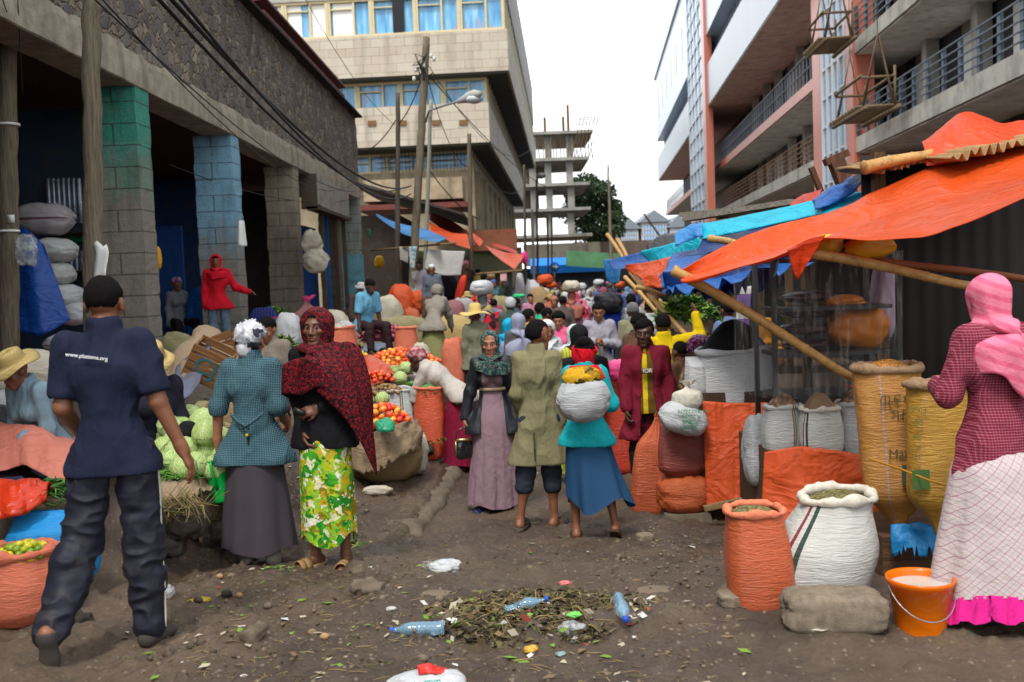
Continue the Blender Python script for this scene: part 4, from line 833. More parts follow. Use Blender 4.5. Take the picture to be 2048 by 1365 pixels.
 def trousers(s, mat_, g=.016, upto=1.93, folds=.007, name='trousers', g1=None, rise=.03, label=None, vox=None):
  f = s.F(vox); D, K = s.D, s.k; P_ = D['P']; hw = .075 * K
  f.cap(P_ - s.rgt * hw, P_ + s.rgt * hw, .100 * K * s.fat + g * .2, k=.03, sq=(s.fwd, 1.05)); f.cap(P_, P_ + s.up * rise * K, .10 * K * s.fat + g * .2, .11 * K * s.fat + g * .1, .03, sq=(s.fwd, 1.2))
  for nm in 'RL': s.leg(f, nm, g * .45, upto, .025, g if g1 is None else g1)
  o = obj(name, f.mesh(name, folds * K, s.seed + 3, 1.0, 1.7), mat_, s.root); return o
 def skirt(s, name, mat_, z1=.12, wr=.36, flare=.25, waist=.08, nf=9, amp=.05, depth=.8, sway=(0, 0), seed=0, nz=40, na=96, bot=None, wob=.02):
  D, K = s.D, s.k; P_ = D['P']; t0 = P_ + s.up * waist * K; kn = (D['KR'] + D['KL']) / 2; an = (D['AR'] + D['AL']) / 2; b = V3(an[0], an[1], z1) + V3(sway[0], sway[1], 0) if bot is None else np.asarray(bot, float)
  rng = np.random.RandomState(seed + 1); ph = rng.uniform(0, 6.28, 6); V = np.zeros((na, nz, 3)); th = np.linspace(0, 2 * pi, na, endpoint=False)
  for j in range(nz):
   t = j / (nz - 1); c = t0 * (1 - t) ** 2 + 2 * t * (1 - t) * (P_ * .35 + kn * .65) + b * t * t; rx = (.128 + (wr - .128) * sst(0, .30, t)) * K + flare * t * K * .5; 
   if wr < .2: rx = (.125 + (wr - .125) * sst(0, .3, t) + flare * t * .5) * K
   a = amp * K * sst(.12, .9, t) * (.5 + .5 * t); w_ = np.cos(nf * th + ph[0] + 1.2 * sin(2.2 * t + ph[1])) * .6 + np.cos((nf // 2 + 1) * th + ph[2] - t) * .5 + np.cos((2 * nf - 3) * th + ph[3] + t * 2) * .28
   r = rx * s.fat ** .7 * (1 + 0 * th) + a * w_; V[:, j, 0] = c[0] + r * np.cos(th); V[:, j, 1] = c[1] + r * np.sin(th) * depth; V[:, j, 2] = c[2] + wob * K * t * np.cos(3 * th + ph[4]) * t
  mb = MB(); mb.grid(V, wu=True, uv=True); o = mb.build(name, mat_, s.root); s.hemV = V[:, -1]; return o
 def hair(s, thick=.014, line=.25, nape=-.55, name='hair', mat_=None, rough=.004, n=56):
  q, K = s.hq, s.hk; V = np.zeros((n, n // 2, 3)); 
  for j in range(n // 2):
   el = -pi / 2 + pi * j / (n // 2 - 1)
   for i in range(n):
    a = 2 * pi * i / n; dx, dy, dz = cos(el) * cos(a), cos(el) * sin(a), sin(el); front = max(0, dy)
    hl = line * (dy > 0) * min(1, front * 2.2) + (1 - min(1, front * 2.2)) * (nape if dy < 0 else -.12) if dy > -.15 else nape
    if abs(dx) > .75 and -.3 < dy < .35: hl = -.12
    tt = thick * float(sst(hl - .06, hl + .34, dz)) ** .7 - .010 * (1 - float(sst(hl - .12, hl + .03, dz))); V[i, j] = (dx * (.073 + tt), -.014 + dy * (.094 + tt), .030 + dz * (.088 + tt))
  W = V.reshape(-1, 3); nz = vnoise(W * 120, 3) * rough; W = W + W / np.linalg.norm(W, axis=1)[:, None] * nz[:, None]
  W = np.array([q(*p) for p in W]).reshape(V.shape); mb = MB(); mb.grid(W, wu=True, uv=False); mb.uv = {}; return mb.build(name, mat_ or HAIR, s.root)
 def wrap(s, mat_, name='headscarf', thick=.022, line=.28, knot=None, n=56, bumpy=.006, nape=-.75, top=1.0):
  o = s.hair(thick, line, nape, name, mat_, bumpy, n)
  if knot is not None:
   c = s.hq(*knot[:3]); mb = MB(); mb.ball((0, 0, 0), np.array(knot[3]) * s.hk, 14, 10, R=s.hR); V = mb.v[0]; mb.v[0] = V * (1 + .16 * vnoise(V * 60, 4)[:, None]); mb.build('knot', mat_, s.root, c)
  return o
 def veil(s, mat_, name='veil', open_=.95, hang=.36, wide=.20, thick=.02, chin=True, seed=0, front=1.0, n=72, m=34, amp=.014, back=0, tail=None, loose=0, blur=0):
  """head cloth: over the crown, round the face, down over the shoulders.  open_ = half angle of the face opening"""
  K = s.k; hq = s.hq; H = s.D['H']; N = s.D['N']; V = np.zeros((n + 1, m, 3)); rng = np.random.RandomState(seed + 3); ph = rng.uniform(0, 6, 5); up = s.up
  for i in range(n + 1):
   a0 = -pi + 2 * pi * i / n     # 0 = straight ahead
   for j in range(m):
    t = j / (m - 1)
    fo = open_ * (1 - sst(.40, .50, t)) * sst(.12, .21, t) if chin else open_ * (1 - sst(.8, 1.0, t) * .4) * sst(.06, .14, t)
    a = np.sign(a0) * (fo + (pi - fo) * abs(a0) / pi) if a0 != 0 else fo
    sx, cy_ = sin(a), cos(a); fold = amp * (np.cos(5 * a + ph[0] + 3 * t) * .6 + np.cos(9 * a + ph[1] - 4 * t) * .4)
    if t < .42:
     u = t / .42; el = pi / 2 - u * (pi / 2 + .75); ce = max(cos(el), .0) if el > 0 else 1 - .18 * (-el / .75); z = .030 + sin(el) * .088 * (1 + thick * 6) if el > 0 else .030 + el / .75 * .125
     r = .073 + thick + loose * u; ry = .094 + thick + loose * u; p = hq(sx * r * ce, -.014 + cy_ * ry * ce, z); p = p + (s.hr * sx + s.hf * cy_) * fold * min(1, u) * .5
     V[i, j] = p
    else:
     u = (t - .42) / .58; pc = hq(0, -.014, -.095); rx = (.066 + thick) * K + (wide * K - .05 * K) * sst(0, .36, u) ** .8; ryb = (.076 + thick) * K + (.085 + .03 * s.fem) * K * sst(0, .38, u)
     hg = hang * K * (1 + .16 * sin(2 * a + ph[2]) + .07 * sin(5 * a + ph[3])) * (front if cy_ > .2 else 1 + back * max(0, -cy_)); c = pc * (1 - sst(0, .5, u)) + (N + s.up * .0) * sst(0, .5, u); zz = pc[2] - .035 * K * sst(0, .3, u) - hg * max(0, u - .12) ** 1.15 * (1 - .10 * abs(sx) ** 2)
     V[i, j] = V3(c[0], c[1], zz) + s.rgt * 0 + V3(-sx * 0, 0, 0) + (s.hr * sx * (1 - sst(.1, .5, u)) + (-s.rgt) * sx * sst(.1, .5, u)) * rx + (s.hf * cy_ * (1 - sst(.1, .5, u)) + s.fwd * cy_ * sst(.1, .5, u)) * ryb + (s.fwd * cy_ - s.rgt * sx) * fold * (1 + u)
  mb = MB(); mb.grid(V, uv=True); o = mb.build(name, mat_, s.root); solid(o, .006, 1); return o
 def shoes(s, mat_, kind='shoe', name=None, which='RL', sole=None):
  for nm in which:
   D, K = s.D, s.k
   if kind == 'shoe':
    f = Field(D['A' + nm] - .3, D['A' + nm] + .3, min(s.vox, .010)); s.foot(f, nm, .008); f.cutz(D['A' + nm][2] + .03 * K, True); obj(name or 'shoe', f.mesh('shoe'), mat_, s.root)
   else:
    d = D['f' + nm]; dn = _nrm(np.cross(np.cross(d, (0, 0, 1)), d)); A = D['A' + nm]; b = A - dn * .085 * K; w_ = np.cross(d, dn); mb = MB(); out = []
    for t in np.linspace(0, 1, 13): hwid = (.036 + .012 * sin(t * 2.6)) * K * sqrt(max(.02, 1 - max(0, (t - .82) / .2) ** 2)) * sqrt(max(.05, 1 - max(0, (.14 - t) / .15) ** 2)); out.append((b + d * (-.085 + .28 * t) * K, hwid))
    V = np.array([[c - w_ * h - dn * .0, c - w_ * h + dn * .022 * K, c + w_ * h + dn * .022 * K, c + w_ * h] for c, h in out]); mb.grid(V, wv=True, uv=False); mb.uv = {}; mb.f += [(0, 1, 2, 3), tuple(range(48, 52))[::-1]]; mb.mi += [0, 0]
    o = mb.build(name or 'sandal', sole or mat_, s.root, smooth=False); st = MB()
    for t in ((.62, .78) if kind == 'sandal' else (.66,)):
     c = b + d * (-.085 + .28 * t) * K; pts = [c + (w_ * cos(q) * .05 + dn * (.01 + sin(q) * .062)) * K for q in np.linspace(0, pi, 9)]; V = np.array([[p - d * .022 * K, p + d * .022 * K] for p in pts]); st.grid(V, uv=False)
    st.uv = {}; so_ = st.build('strap', mat_, o); solid(so_, .006)
  return s
 def panel(s, name, mat_, w0, w1, z0, z1, off=.0, n=10, label=None, g=.03, back=False, ctr=0):
  """a strip of cloth lying on the front (or back) of the torso"""
  D, K = s.D, s.k; V = np.zeros((n, 16, 3)); d = -s.fwd if back else s.fwd
  for j in range(16):
   t = j / 15; c = D['P'] + s.up * (z0 + (z1 - z0) * t) * K; w_ = w0 + (w1 - w0) * t
   for i in range(n): x = ctr + (i / (n - 1) - .5) * w_; V[i, j] = c + s.rgt * x * K + d * (sqrt(max(0, 1 - (x / .21) ** 2)) * .115 * K + g)
  mb = MB(); mb.grid(V, uv=True); o = mb.build(name, mat_, s.root); solid(o, .004); return o
# ================================================================ sacks, cloths, produce
def sack(label, base, h, r, m, kind='open', rim=None, fill=None, lean=(0, 0), rz=0, dep=.85, bulge=.10, bot=.78, top=.92, sq=2.6, seed=0, n=56, nz=44, wr=.010, name='sack', cat='sack', group=None, mound=.3, tip=0, ruff=1.0, tilt=None):
 rng = np.random.RandomState(seed * 7 + 1); ph = rng.uniform(0, 6.28, 8); root = empty(name, base, label, cat, group, rz); V = []; th = np.linspace(0, 2 * pi, n, endpoint=False)
 ct, st_ = np.cos(th), np.sin(th); se = (np.abs(ct) ** sq + np.abs(st_) ** sq) ** (-1 / sq); lo = .06 * np.cos(2 * th + ph[0]) + .035 * np.cos(3 * th + ph[1])
 ts = np.concatenate([[-.02], np.linspace(0, 1, nz)])
 for t in ts:
  tt = max(t, 0); pr = bot + (1 - bot) * float(sst(0, .28, tt)) + bulge * sin(pi * tt ** .8) + (top - 1) * float(sst(.55, 1, tt)); zz = h * tt
  if t < 0: pr *= .25; zz = 0
  elif tt < .06: pr *= .72 + .28 * sqrt(tt / .06)
  if kind == 'tied' and tt > .72: pr *= 1 - .88 * float(sst(.72, 1, tt)) ** .8
  ex = np.ones(n); ey = np.ones(n)
  if kind == 'sewn' and tt > .8: ey = ey * (1 - .92 * float(sst(.78, 1, tt))); ex = ex * (1 + .04 * float(sst(.8, 1, tt)))
  if tip and tt < .3: e = 1 - tip * (1 - float(sst(0, .3, tt))) ** 1.2; ex = ex * e; ey = ey * e
  q = fbm(np.stack([ct * 1.4 + 5, st_ * 1.4, np.full(n, zz * 15)], 1), seed + 3, 2) ; q2 = fbm(np.stack([ct * 2.2, st_ * 2.2, np.full(n, zz * 4)], 1), seed + 9, 3)
  rr = r * pr * se * (1 + lo) + wr * (.3 * q + 1.3 * q2)
  pucker = 0.04 * r * np.cos(11 * th + ph[3]) * float(sst(.6, .98, tt)) if kind == 'tied' else 0
  V.append(np.stack([(rr + pucker) * ct * ex + lean[0] * h * tt ** 1.3, (rr + pucker) * st_ * dep * ey + lean[1] * h * tt ** 1.3, np.full(n, zz) + (.02 * r * np.cos(2 * th + ph[4]) * tt)], 1))
 V = np.array(V).transpose(1, 0, 2)
 if tilt is not None: Rm = rot3(*tilt); V = V @ Rm.T
 mb = MB(); mb.grid(V, wu=True); top_ring = V[:, -1]; mb.build('bag', m, root); c = top_ring.mean(0)
 if kind == 'open':
  R_ = MB(); k = 10; W = np.zeros((n, k, 3)); d = top_ring - c; d[:, 2] = 0; L_ = np.linalg.norm(d, axis=1)[:, None] + 1e-6; o = d / L_; rr = (.020 + .004 * np.cos(4 * th + ph[5]) + .003 * np.cos(9 * th + ph[6]) + .004 * vnoise(np.stack([ct * 5, st_ * 5, 0 * th], 1), seed) + .003 * vnoise(np.stack([ct * 13, st_ * 13, 0 * th], 1), seed)) * ruff * (r / .25) ** .5
  for j in range(k):
   a = -.9 + 2 * pi * j / (k - 1) * .82; W[:, j] = top_ring + o * ((np.cos(a) * 1.0) * rr)[:, None] + np.stack([0 * rr, 0 * rr, (np.sin(a) + .4) * rr * (1.05 + .12 * np.cos(3 * th + ph[7]))], 1)
  R_.grid(W, wu=True); R_.build('rim', rim or m, root)
  if fill:
   fm, flab, fcat = fill[:3]; g = MB(); k = 14; W = np.zeros((n, k, 3))
   for j in range(k):
    t = j / (k - 1); W[:, j] = c + (top_ring - c) * (1 - t) * .97 + np.array((0, 0, -.02 + mound * r * (1 - (1 - t) ** 2) ** 1.1)); W[:, j, 2] += vnoise(W[:, j] * 30, 2) * .006
   g.grid(W, wu=True); tag(g.build(fill[3] if len(fill) > 3 else 'grain_heap', fm, None, base, (0, 0, rz)), flab, fcat, kind='stuff')
 elif kind == 'tied':
  R_ = MB(); k = 8; W = np.zeros((n, k, 3)); neck = top_ring
  for j in range(k):
   t = j / (k - 1); e = 1 + (2.2 * t) * ruff; W[:, j] = c + (neck - c) * e * (1 + .35 * t * np.cos(7 * th + ph[2]))[:, None] + np.array((0, 0, r * .42 * t * ruff)) + np.stack([.1 * r * t + 0 * th, 0 * th, .06 * r * t * np.cos(3 * th)], 1)
  R_.grid(W, wu=True); o = R_.build('tied_neck', rim or m, root)
 return root
def sackpx(label, px, pyb, w, h, m, D=None, **k):
 p = Gp(px, pyb) if D is None else P(px, pyb, D); s = mpp(p[1]); gp = p[2] - gfull(p[0], p[1])[0]
 if .1 < gp < 1: p = p - (0, 0, gp - .02); h = h + (gp - .02) / s
 p = p + np.array((0, w * s * .38, 0)); return sack(label, p - np.array((0, 0, .01)), h * s, w * s / 2 / 1.06, m, **k)
def bundle(label, c, dims, m, rot=(0, 0, 0), seed=0, e=2.9, lump=.13, name='sack', cat='sack', group=None, n=44, seam=True, fold=.035, parent=None):
 V = np.zeros((n, n // 2 + 1, 3)); rng = np.random.RandomState(seed + 11); dims = np.asarray(dims, float) / 2
 for j in range(n // 2 + 1):
  b = -pi / 2 + pi * j / (n // 2)
  for i in range(n):
   a = 2 * pi * i / n; d = np.array((sin(b), cos(b) * cos(a), cos(b) * sin(a))); k = (np.abs(d) ** e).sum() ** (-1 / e); V[i, j] = d * k
 W = V.reshape(-1, 3); q = 1 + lump * fbm(W * 1.6 + seed * 3.1, seed, 3); f = fbm(W * np.array((9, 3, 3)) + seed, seed + 5, 3) * fold; cre = np.clip(1 - np.abs(fbm(W * 2.1 + seed * 1.7, seed + 2, 3)) * 5, 0, 1) * .075; W = W * (q + f - cre)[:, None]
 if seam: W[:, 2] *= 1 - .45 * np.abs(W[:, 0]) ** 5
 W = W * dims; mb = MB(); mb.grid(W.reshape(V.shape), wu=True); o = mb.build(name, m, parent, c, rot); return tag(o, label, cat, group) if parent is None else o
def bpx(label, px, py, w, h, D, m, dep=None, rot=(0, 0, 0), **k):
 s = mpp(D); p = P(px, py, D) + np.array((0, (dep or h * s) * .3, 0)); hh = h * s; gp = p[2] - hh / 2 - gfull(p[0], p[1])[0]
 if p[0] < 1.2 and .1 < gp < 1.95 and not any(w_ in label for w_ in ('hanging', 'tied', 'first bay', 'shelf', 'tray', 'load', 'leaning', 'pink plastic bag')): p, hh = (p - (0, 0, gp), hh) if gp > hh and p[1] < 14 else (p - (0, 0, gp / 2), hh + gp)
 return bundle(label, p, (w * s, dep or h * s * 1.1, hh), m, rot, **k)
def lerpl(pts, t):
 pts = np.asarray(pts, float); seg = np.linalg.norm(np.diff(pts, axis=0), axis=1); cum = np.concatenate([[0], np.cumsum(seg)]) / seg.sum(); return np.stack([np.interp(t, cum, pts[:, k]) for k in range(3)], 1)
def smo(A, k=4):
 q = np.concatenate([np.repeat(A[:1], k, 0) + (A[0] - A[1]) * np.arange(k, 0, -1)[:, None], A, np.repeat(A[-1:], k, 0) + (A[-1] - A[-2]) * np.arange(1, k + 1)[:, None]]); return np.stack([np.convolve(q[:, i], np.ones(2 * k + 1) / (2 * k + 1), 'valid') for i in range(3)], 1)
def sheet(label, U, Lw, m, nu=60, nv=24, sag=.05, amp=.03, fr=(3, 1.5), seed=0, thick=.004, name='tarpaulin', cat='tarpaulin', group=None, rag=.0, parent=None, mid=None, curl=0, hang=0):
 """cloth stretched between an upper and a lower edge, both lists of points"""
 t = np.linspace(0, 1, nu); A = smo(lerpl(U, t)); B = smo(lerpl(Lw, t)); V = np.zeros((nu, nv, 3)); o = A.mean(0); Mi = lerpl(mid, t) if mid is not None else None
 for j in range(nv):
  v = j / (nv - 1); V[:, j] = A * (1 - v) + B * v if Mi is None else A * (1 - v) ** 2 + 2 * v * (1 - v) * (2 * Mi - .5 * (A + B)) + B * v * v
  V[:, j, 2] -= sag * 4 * v * (1 - v) * (.6 + .4 * np.sin(pi * t)) + hang * v * v
 W = V.reshape(-1, 3); uv = np.array([(a * fr[0], b * fr[1], seed) for a in t for b in np.linspace(0, 1, nv)]); ds = fbm(uv * np.array((.6, .8, 1)), seed, 2) * amp + fbm(uv * np.array((1.7, .35, 1)), seed + 4, 3) * amp * .35
 du = np.gradient(V, axis=0); dv = np.gradient(V, axis=1); nn = np.cross(du, dv).reshape(-1, 3); nn /= np.linalg.norm(nn, axis=1)[:, None] + 1e-9; W = W + nn * ds[:, None]
 if rag: vv = uv[:, 1] / fr[1]; W[:, 2] += rag * vv ** 6 * vnoise(uv * np.array((9, 0, 1)), seed + 2)
 mb = MB(); mb.grid((W - o).reshape(V.shape)); ob = mb.build(name, m, parent, o); solid(ob, thick); return tag(ob, label, cat, group) if parent is None else ob
def PP(*l): return [P(*q) for q in l]
def mound(label, cat, c, ra, rb, h, m, name, seed=0, n=48, k=18, rough=.02, kind='stuff', rfreq=9, group=None, rz=0):
 th = np.linspace(0, 2 * pi, n, endpoint=False); V = np.zeros((n, k, 3))
 for j in range(k):
  t = j / (k - 1); e = 1 + .12 * np.cos(2 * th + seed) + .08 * np.cos(3 * th + 2 * seed); V[:, j] = np.stack([ra * np.cos(th) * (1 - t) * e, rb * np.sin(th) * (1 - t) * e, np.full(n, h * (1 - (1 - t) ** 2) - .02)], 1)
 W = V.reshape(-1, 3); W[:, 2] += fbm(W * rfreq + seed, seed, 4) * rough; mb = MB(); mb.grid(W.reshape(V.shape), wu=True); return tag(mb.build(name, m, None, c, (0, 0, rz)), label, cat, group, kind)
def strands(label, cat, c, ra, rb, h, mats, name, count, L_, r, seed=0, flat=.3, kind='stuff', leaf=0):
 rng = np.random.RandomState(seed); mb = MB()
 for i in range(count):
  d = sqrt(rng.rand()); a = rng.uniform(0, 2 * pi); p = np.array((ra * d * cos(a), rb * d * sin(a), h * (1 - d * d) + rng.uniform(-.01, .015))); q = rng.uniform(0, 2 * pi); dr = np.array((cos(q), sin(q), rng.uniform(-flat, flat))); l = L_ * rng.uniform(.6, 1.3)
  if leaf: 
   w_ = np.cross(dr, (0, 0, 1)); w_ = w_ / np.linalg.norm(w_) * leaf * rng.uniform(.6, 1.2); mb.add([p - dr * l / 2, p + w_ * .5 + (0, 0, .01), p + dr * l / 2 - (0, 0, .015), p - w_ * .5 + (0, 0, .005)], [(0, 1, 2, 3)], rng.randint(len(mats)))
  else: b = rng.normal(size=3) * l * .12; mb.tube([p - dr * l / 2, p + b, p + dr * l / 2], [r * .7, r, r * .4], 5, rng.randint(len(mats)))
 return tag(mb.build(name, mats, None, c), label, cat, kind=kind)
# ---- single fruits and vegetables, one mesh per kind, copied one by one
def fruit_mesh(name, r, sq=.82, lobes=5, la=.04, dim=.12, n=18, m=12):
 V = [];
 for j in range(m + 1):
  b = -pi / 2 + pi * j / m
  for i in range(n):
   a = 2 * pi * i / n; k = 1 + la * cos(lobes * a) * cos(b); z = sin(b) * sq; z -= dim * max(0, sin(b)) ** 8; V.append((r * k * cos(b) * cos(a), r * k * cos(b) * sin(a), r * z))
 mb = MB(); mb.grid(np.array(V).reshape(m + 1, n, 3).transpose(1, 0, 2), wu=True, uv=False); mb.uv = {}; return mb.mesh(name)
def fruitm(name, col, col2=None, rough=.3, sc=3):
 t = NT(name); v = t.co(); oi = t.n('ObjectInfo').outputs['Random']; f = t.math('ADD', t.math('MULTIPLY', t.noise(v, sc, 3), .8), t.math('SUBTRACT', t.math('MULTIPLY', oi, 1.2), .5)); c = t.mix(t.n('Clamp', None, Value=f).outputs[0], col, col2 or mul(col, .7)); return t.fin(c, rough, t.noise(v, 90, 2), .05, .002, .45)
TOMM = fruitm('tomato_skin', c255(206, 44, 26), c255(226, 104, 36)); TOMO = fruitm('pale_tomato_skin', c255(222, 100, 34), c255(232, 164, 60)); LIMM = fruitm('lime_skin', c255(86, 132, 30), c255(206, 190, 44)); ONIM = fruitm('red_onion_skin', c255(122, 34, 58), c255(170, 80, 96), .4); POTM = fruitm('potato_skin', c255(120, 92, 62), c255(158, 124, 86), .85); EGGM = fruitm('aubergine_skin', (.012, .006, .018), (.03, .015, .04), .18); BEETM = fruitm('beet_skin', c255(72, 52, 52), c255(104, 78, 70), .8); YELM = fruitm('yellow_fruit_skin', c255(214, 176, 38), c255(190, 150, 40))
GRNM = [plain('leaf_green_a', c255(78, 118, 40), .5, .3, transl=.2), plain('leaf_green_b', c255(120, 154, 60), .5, .3, transl=.2), plain('leaf_green_c', c255(46, 84, 34), .5, .3, transl=.2)]
CHIM = [plain('chilli_a', c255(62, 104, 34), .3, .2), plain('chilli_b', c255(88, 128, 42), .3, .2), plain('chilli_c', c255(42, 78, 30), .3, .2)]
STRM = [plain('straw_a', c255(150, 128, 88), .8, .2), plain('straw_b', c255(112, 92, 66), .8, .2), plain('straw_c', c255(96, 100, 52), .8, .2)]
def pile(label, cat, group, name, c, ra, rb, h, r, me, mats, layers=2, seed=0, sq=1.0, maxn=90, jitter=.3, stem=None, tight=1.62):
 rng = np.random.RandomState(seed); out = []; pts = []
 for L_ in range(layers):
  k = 1 - L_ * .0; hh = h - L_ * r * 1.25
  for _ in range(2500):
   d = sqrt(rng.rand()); a = rng.uniform(0, 2 * pi); x, y = ra * d * cos(a), rb * d * sin(a); z = hh * (1 - (d) ** 2.0) + r * .7 - L_ * .0
   if z < r * .5: z = r * .5
   p = np.array((x, y, z))
   if all(((p - q) ** 2).sum() > (tight * r) ** 2 for q in pts): pts.append(p)
   if len(pts) >= maxn: break
 src = None
 for i, p in enumerate(pts):
  m = mats[rng.randint(len(mats))]; rot = (rng.uniform(-.7, .7), rng.uniform(-.7, .7), rng.uniform(0, 6.3)); sc = rng.uniform(.86, 1.14)
  if src is None:
   src = obj(name, me, m, None, np.asarray(c) + p, rot); src.material_slots[0].link = 'OBJECT'; src.material_slots[0].material = m; src.scale = (sc,) * 3; tag(src, label, cat, group)
  else:
   o = dup(src, np.asarray(c) + p, rot, scale=sc); o.material_slots[0].material = m
 return src
def cabbage(label, group, c, r, seed, m):
 rng = np.random.RandomState(seed); mb = MB()
 for L_ in range(9):
  ax = rng.normal(size=3); ax[2] = abs(ax[2]) + .2; ax[1] -= .6; ax /= np.linalg.norm(ax); u = _nrm(np.cross(ax, (.3, .2, 1))); v = np.cross(ax, u); n_ = 13; V = np.zeros((n_, n_, 3)); sp = rng.uniform(.95, 1.35)
  for i in range(n_):
   for j in range(n_):
    a, b = (i / (n_ - 1) * 2 - 1), (j / (n_ - 1) * 2 - 1); q = sqrt(a * a + b * b) / 1.2; e = 1.0 + .012 * L_ + (.10 * max(0, q - .62) ** 1.4 + .025 * sin(9 * atan2(b, a) + L_)) * (q > .5) + .02 * sin(14 * a + 3 * b) * .6; d = ax + (u * a + v * b) * sp; V[i, j] = d / np.linalg.norm(d) * r * e
  mb.grid(V)
 mb.ball((0, 0, 0), r * .99, 16, 10); o = mb.build('cabbage', m, None, c, (0, 0, 0)); return tag(o, label, 'cabbage', group)
def cabm():
 t = NT('cabbage_leaf'); uv = t.tc.outputs['UV']; x, y, z = t.sep(t.addv(uv, t.scv(t.noisec(uv, 5), .08)))[0:3]; ax = t.math('ABSOLUTE', t.math('SUBTRACT', x, .53)); rib = t.ramp(ax, [(.0, 1), (.03, 0)]); ve = t.ramp(t.wave(t.n('Combine' + 'XYZ', None, i0=t.math('SUBTRACT', y, t.math('MULTIPLY', ax, 1.0)), i1=0.0, i2=0.0).outputs[0], 2.2, 1.2, 3, 'X'), [(.80, 0), (1, .8)])
 f = t.math('MAXIMUM', rib, ve); c = t.mix(t.noise(t.co(), 8, 4), c255(126, 160, 66), c255(176, 200, 116)); c = t.mix(f, c, c255(216, 226, 176)); oi = t.n('ObjectInfo').outputs['Random']; c = t.mix(t.math('MULTIPLY', oi, .35), c, c255(196, 210, 160)); return t.fin(c, .45, f, .4, .01, .35, transl=.12)
CABM = cabm()
def grainm(name, c1, c2, sc=120, bs=1):
 t = NT(name); v = t.co(); d = t.vor(v, sc, 'F1'); col = t.vor(v, sc, 'F1', 'Color'); c = t.mix(t.sep(col)[0], c1, c2); c = t.mix(t.ramp(d, [(.35, 0), (.7, .7)]), c, mul(c1, .25)); return t.fin(c, .7, d, bs, -.008, .3)
# materials for bags
W1 = sackm('white_poly_sack', c255(186, 188, 190), None, .18); W2 = sackm('white_striped_sack', c255(184, 184, 178), ((.60, .006, c255(120, 40, 50)), (.63, .008, c255(40, 60, 50))), .3); W3 = sackm('white_seam_sack', c255(180, 182, 180), ((.80, .005, c255(160, 60, 60)), (.815, .005, c255(40, 130, 70))), .15)
TAN = sackm('tan_poly_sack', c255(186, 132, 66), ((.68, .003, c255(160, 150, 160)),), .12, .36); TAN2 = sackm('ochre_poly_sack', c255(180, 136, 52), None, .12, .34); ORS = sackm('orange_poly_sack', c255(184, 88, 52), None, .12, .34); ORS2 = sackm('salmon_poly_sack', c255(198, 106, 78), None, .2, .45); MAR = sackm('maroon_poly_sack', c255(132, 62, 54), None, .1, .34); RUS = sackm('rust_poly_sack', c255(176, 84, 42), None, .2, .38); BLS = sackm('blue_poly_sack', c255(28, 132, 196), None, .15, .42); MAUV = sackm('mauve_sack', c255(132, 84, 86), None, .3); BUR = sackm('burlap_sack', c255(152, 128, 92), None, .5, .85); OLV = sackm('olive_canvas', c255(138, 132, 96), None, .5, .85); CRM = sackm('cream_sack', c255(186, 178, 160), None, .35, .7); GRY = sackm('grey_sack', c255(150, 146, 148), ((.5, .012, c255(90, 50, 70)),), .2, .6)
RIMW = cloth('rim_white', c255(196, 190, 176)); RIMT = cloth('rim_tan', c255(150, 124, 96)); RIMO = cloth('rim_salmon', c255(206, 118, 88))
ORT = tarpm('orange_tarpaulin', c255(226, 88, 30)); BLT = tarpm('blue_tarpaulin', c255(24, 96, 176), .4, .3); CYT = tarpm('cyan_tarpaulin', c255(20, 190, 216), .4, .3); DBT = tarpm('navy_tarpaulin', c255(18, 50, 110), .4, .25); LBT = tarpm('light_blue_tarpaulin', c255(60, 140, 205), .4, .3); REDT = tarpm('red_tarpaulin', c255(190, 60, 40), .45, .3); ORC = tarpm('faded_orange_cloth', c255(206, 82, 34), .6, .15); SALT = tarpm('salmon_sheet', c255(198, 116, 98), .55, .1); BLK = tarpm('black_sheet', c255(46, 46, 50), .5, 0); WHT = cloth('white_sheet', c255(196, 194, 188), transl=.2); BURT = tarpm('burlap_sheet', c255(134, 114, 90), .95, .05); CANV = tarpm('dirty_canvas', c255(146, 126, 102), .95, .05); SLATE = tarpm('slate_sheet', c255(92, 94, 106), .7, .05)
BAMB = None
def bambm():
 t = NT('bamboo_cane'); v = t.co(); c = t.mix(t.noise(t.co(scale=(1, 1, 1)), 7, 5), c255(146, 104, 54), c255(196, 156, 92)); c = t.mix(t.ramp(t.noise(v, 26, 5, .7), [(.5, 0), (.7, .6)]), c, c255(70, 46, 26)); return t.fin(c, .5, t.noise(v, 30, 4), .3, .01, .35)
BAMB = bambm()
def cane(label, a, b, r, name='bamboo_pole', cat='pole', m=None, nodes=.42, group=None):
 a = np.asarray(a); b = np.asarray(b); L_ = np.linalg.norm(b - a); k = max(3, int(L_ / nodes)); pts = []; rs = []; rng = np.random.RandomState(int(abs(a[0] * 100)) % 999); off = rng.normal(size=3) * .012
 for i in range(k):
  for t, f in ((.0, 1.0), (.04, 1.13), (.08, 1.0), (.5, .96)): u = (i + t) / k; pts.append(b - a if u > 1 else (b - a) * u + off * sin(u * pi * 1.5)); rs.append(r * f * (1 - .25 * u))
 pts.append(b - a); rs.append(r * .74); return tag(MB().tube(pts, rs, 12).build(name, m or BAMB, None, a), label, cat, group)
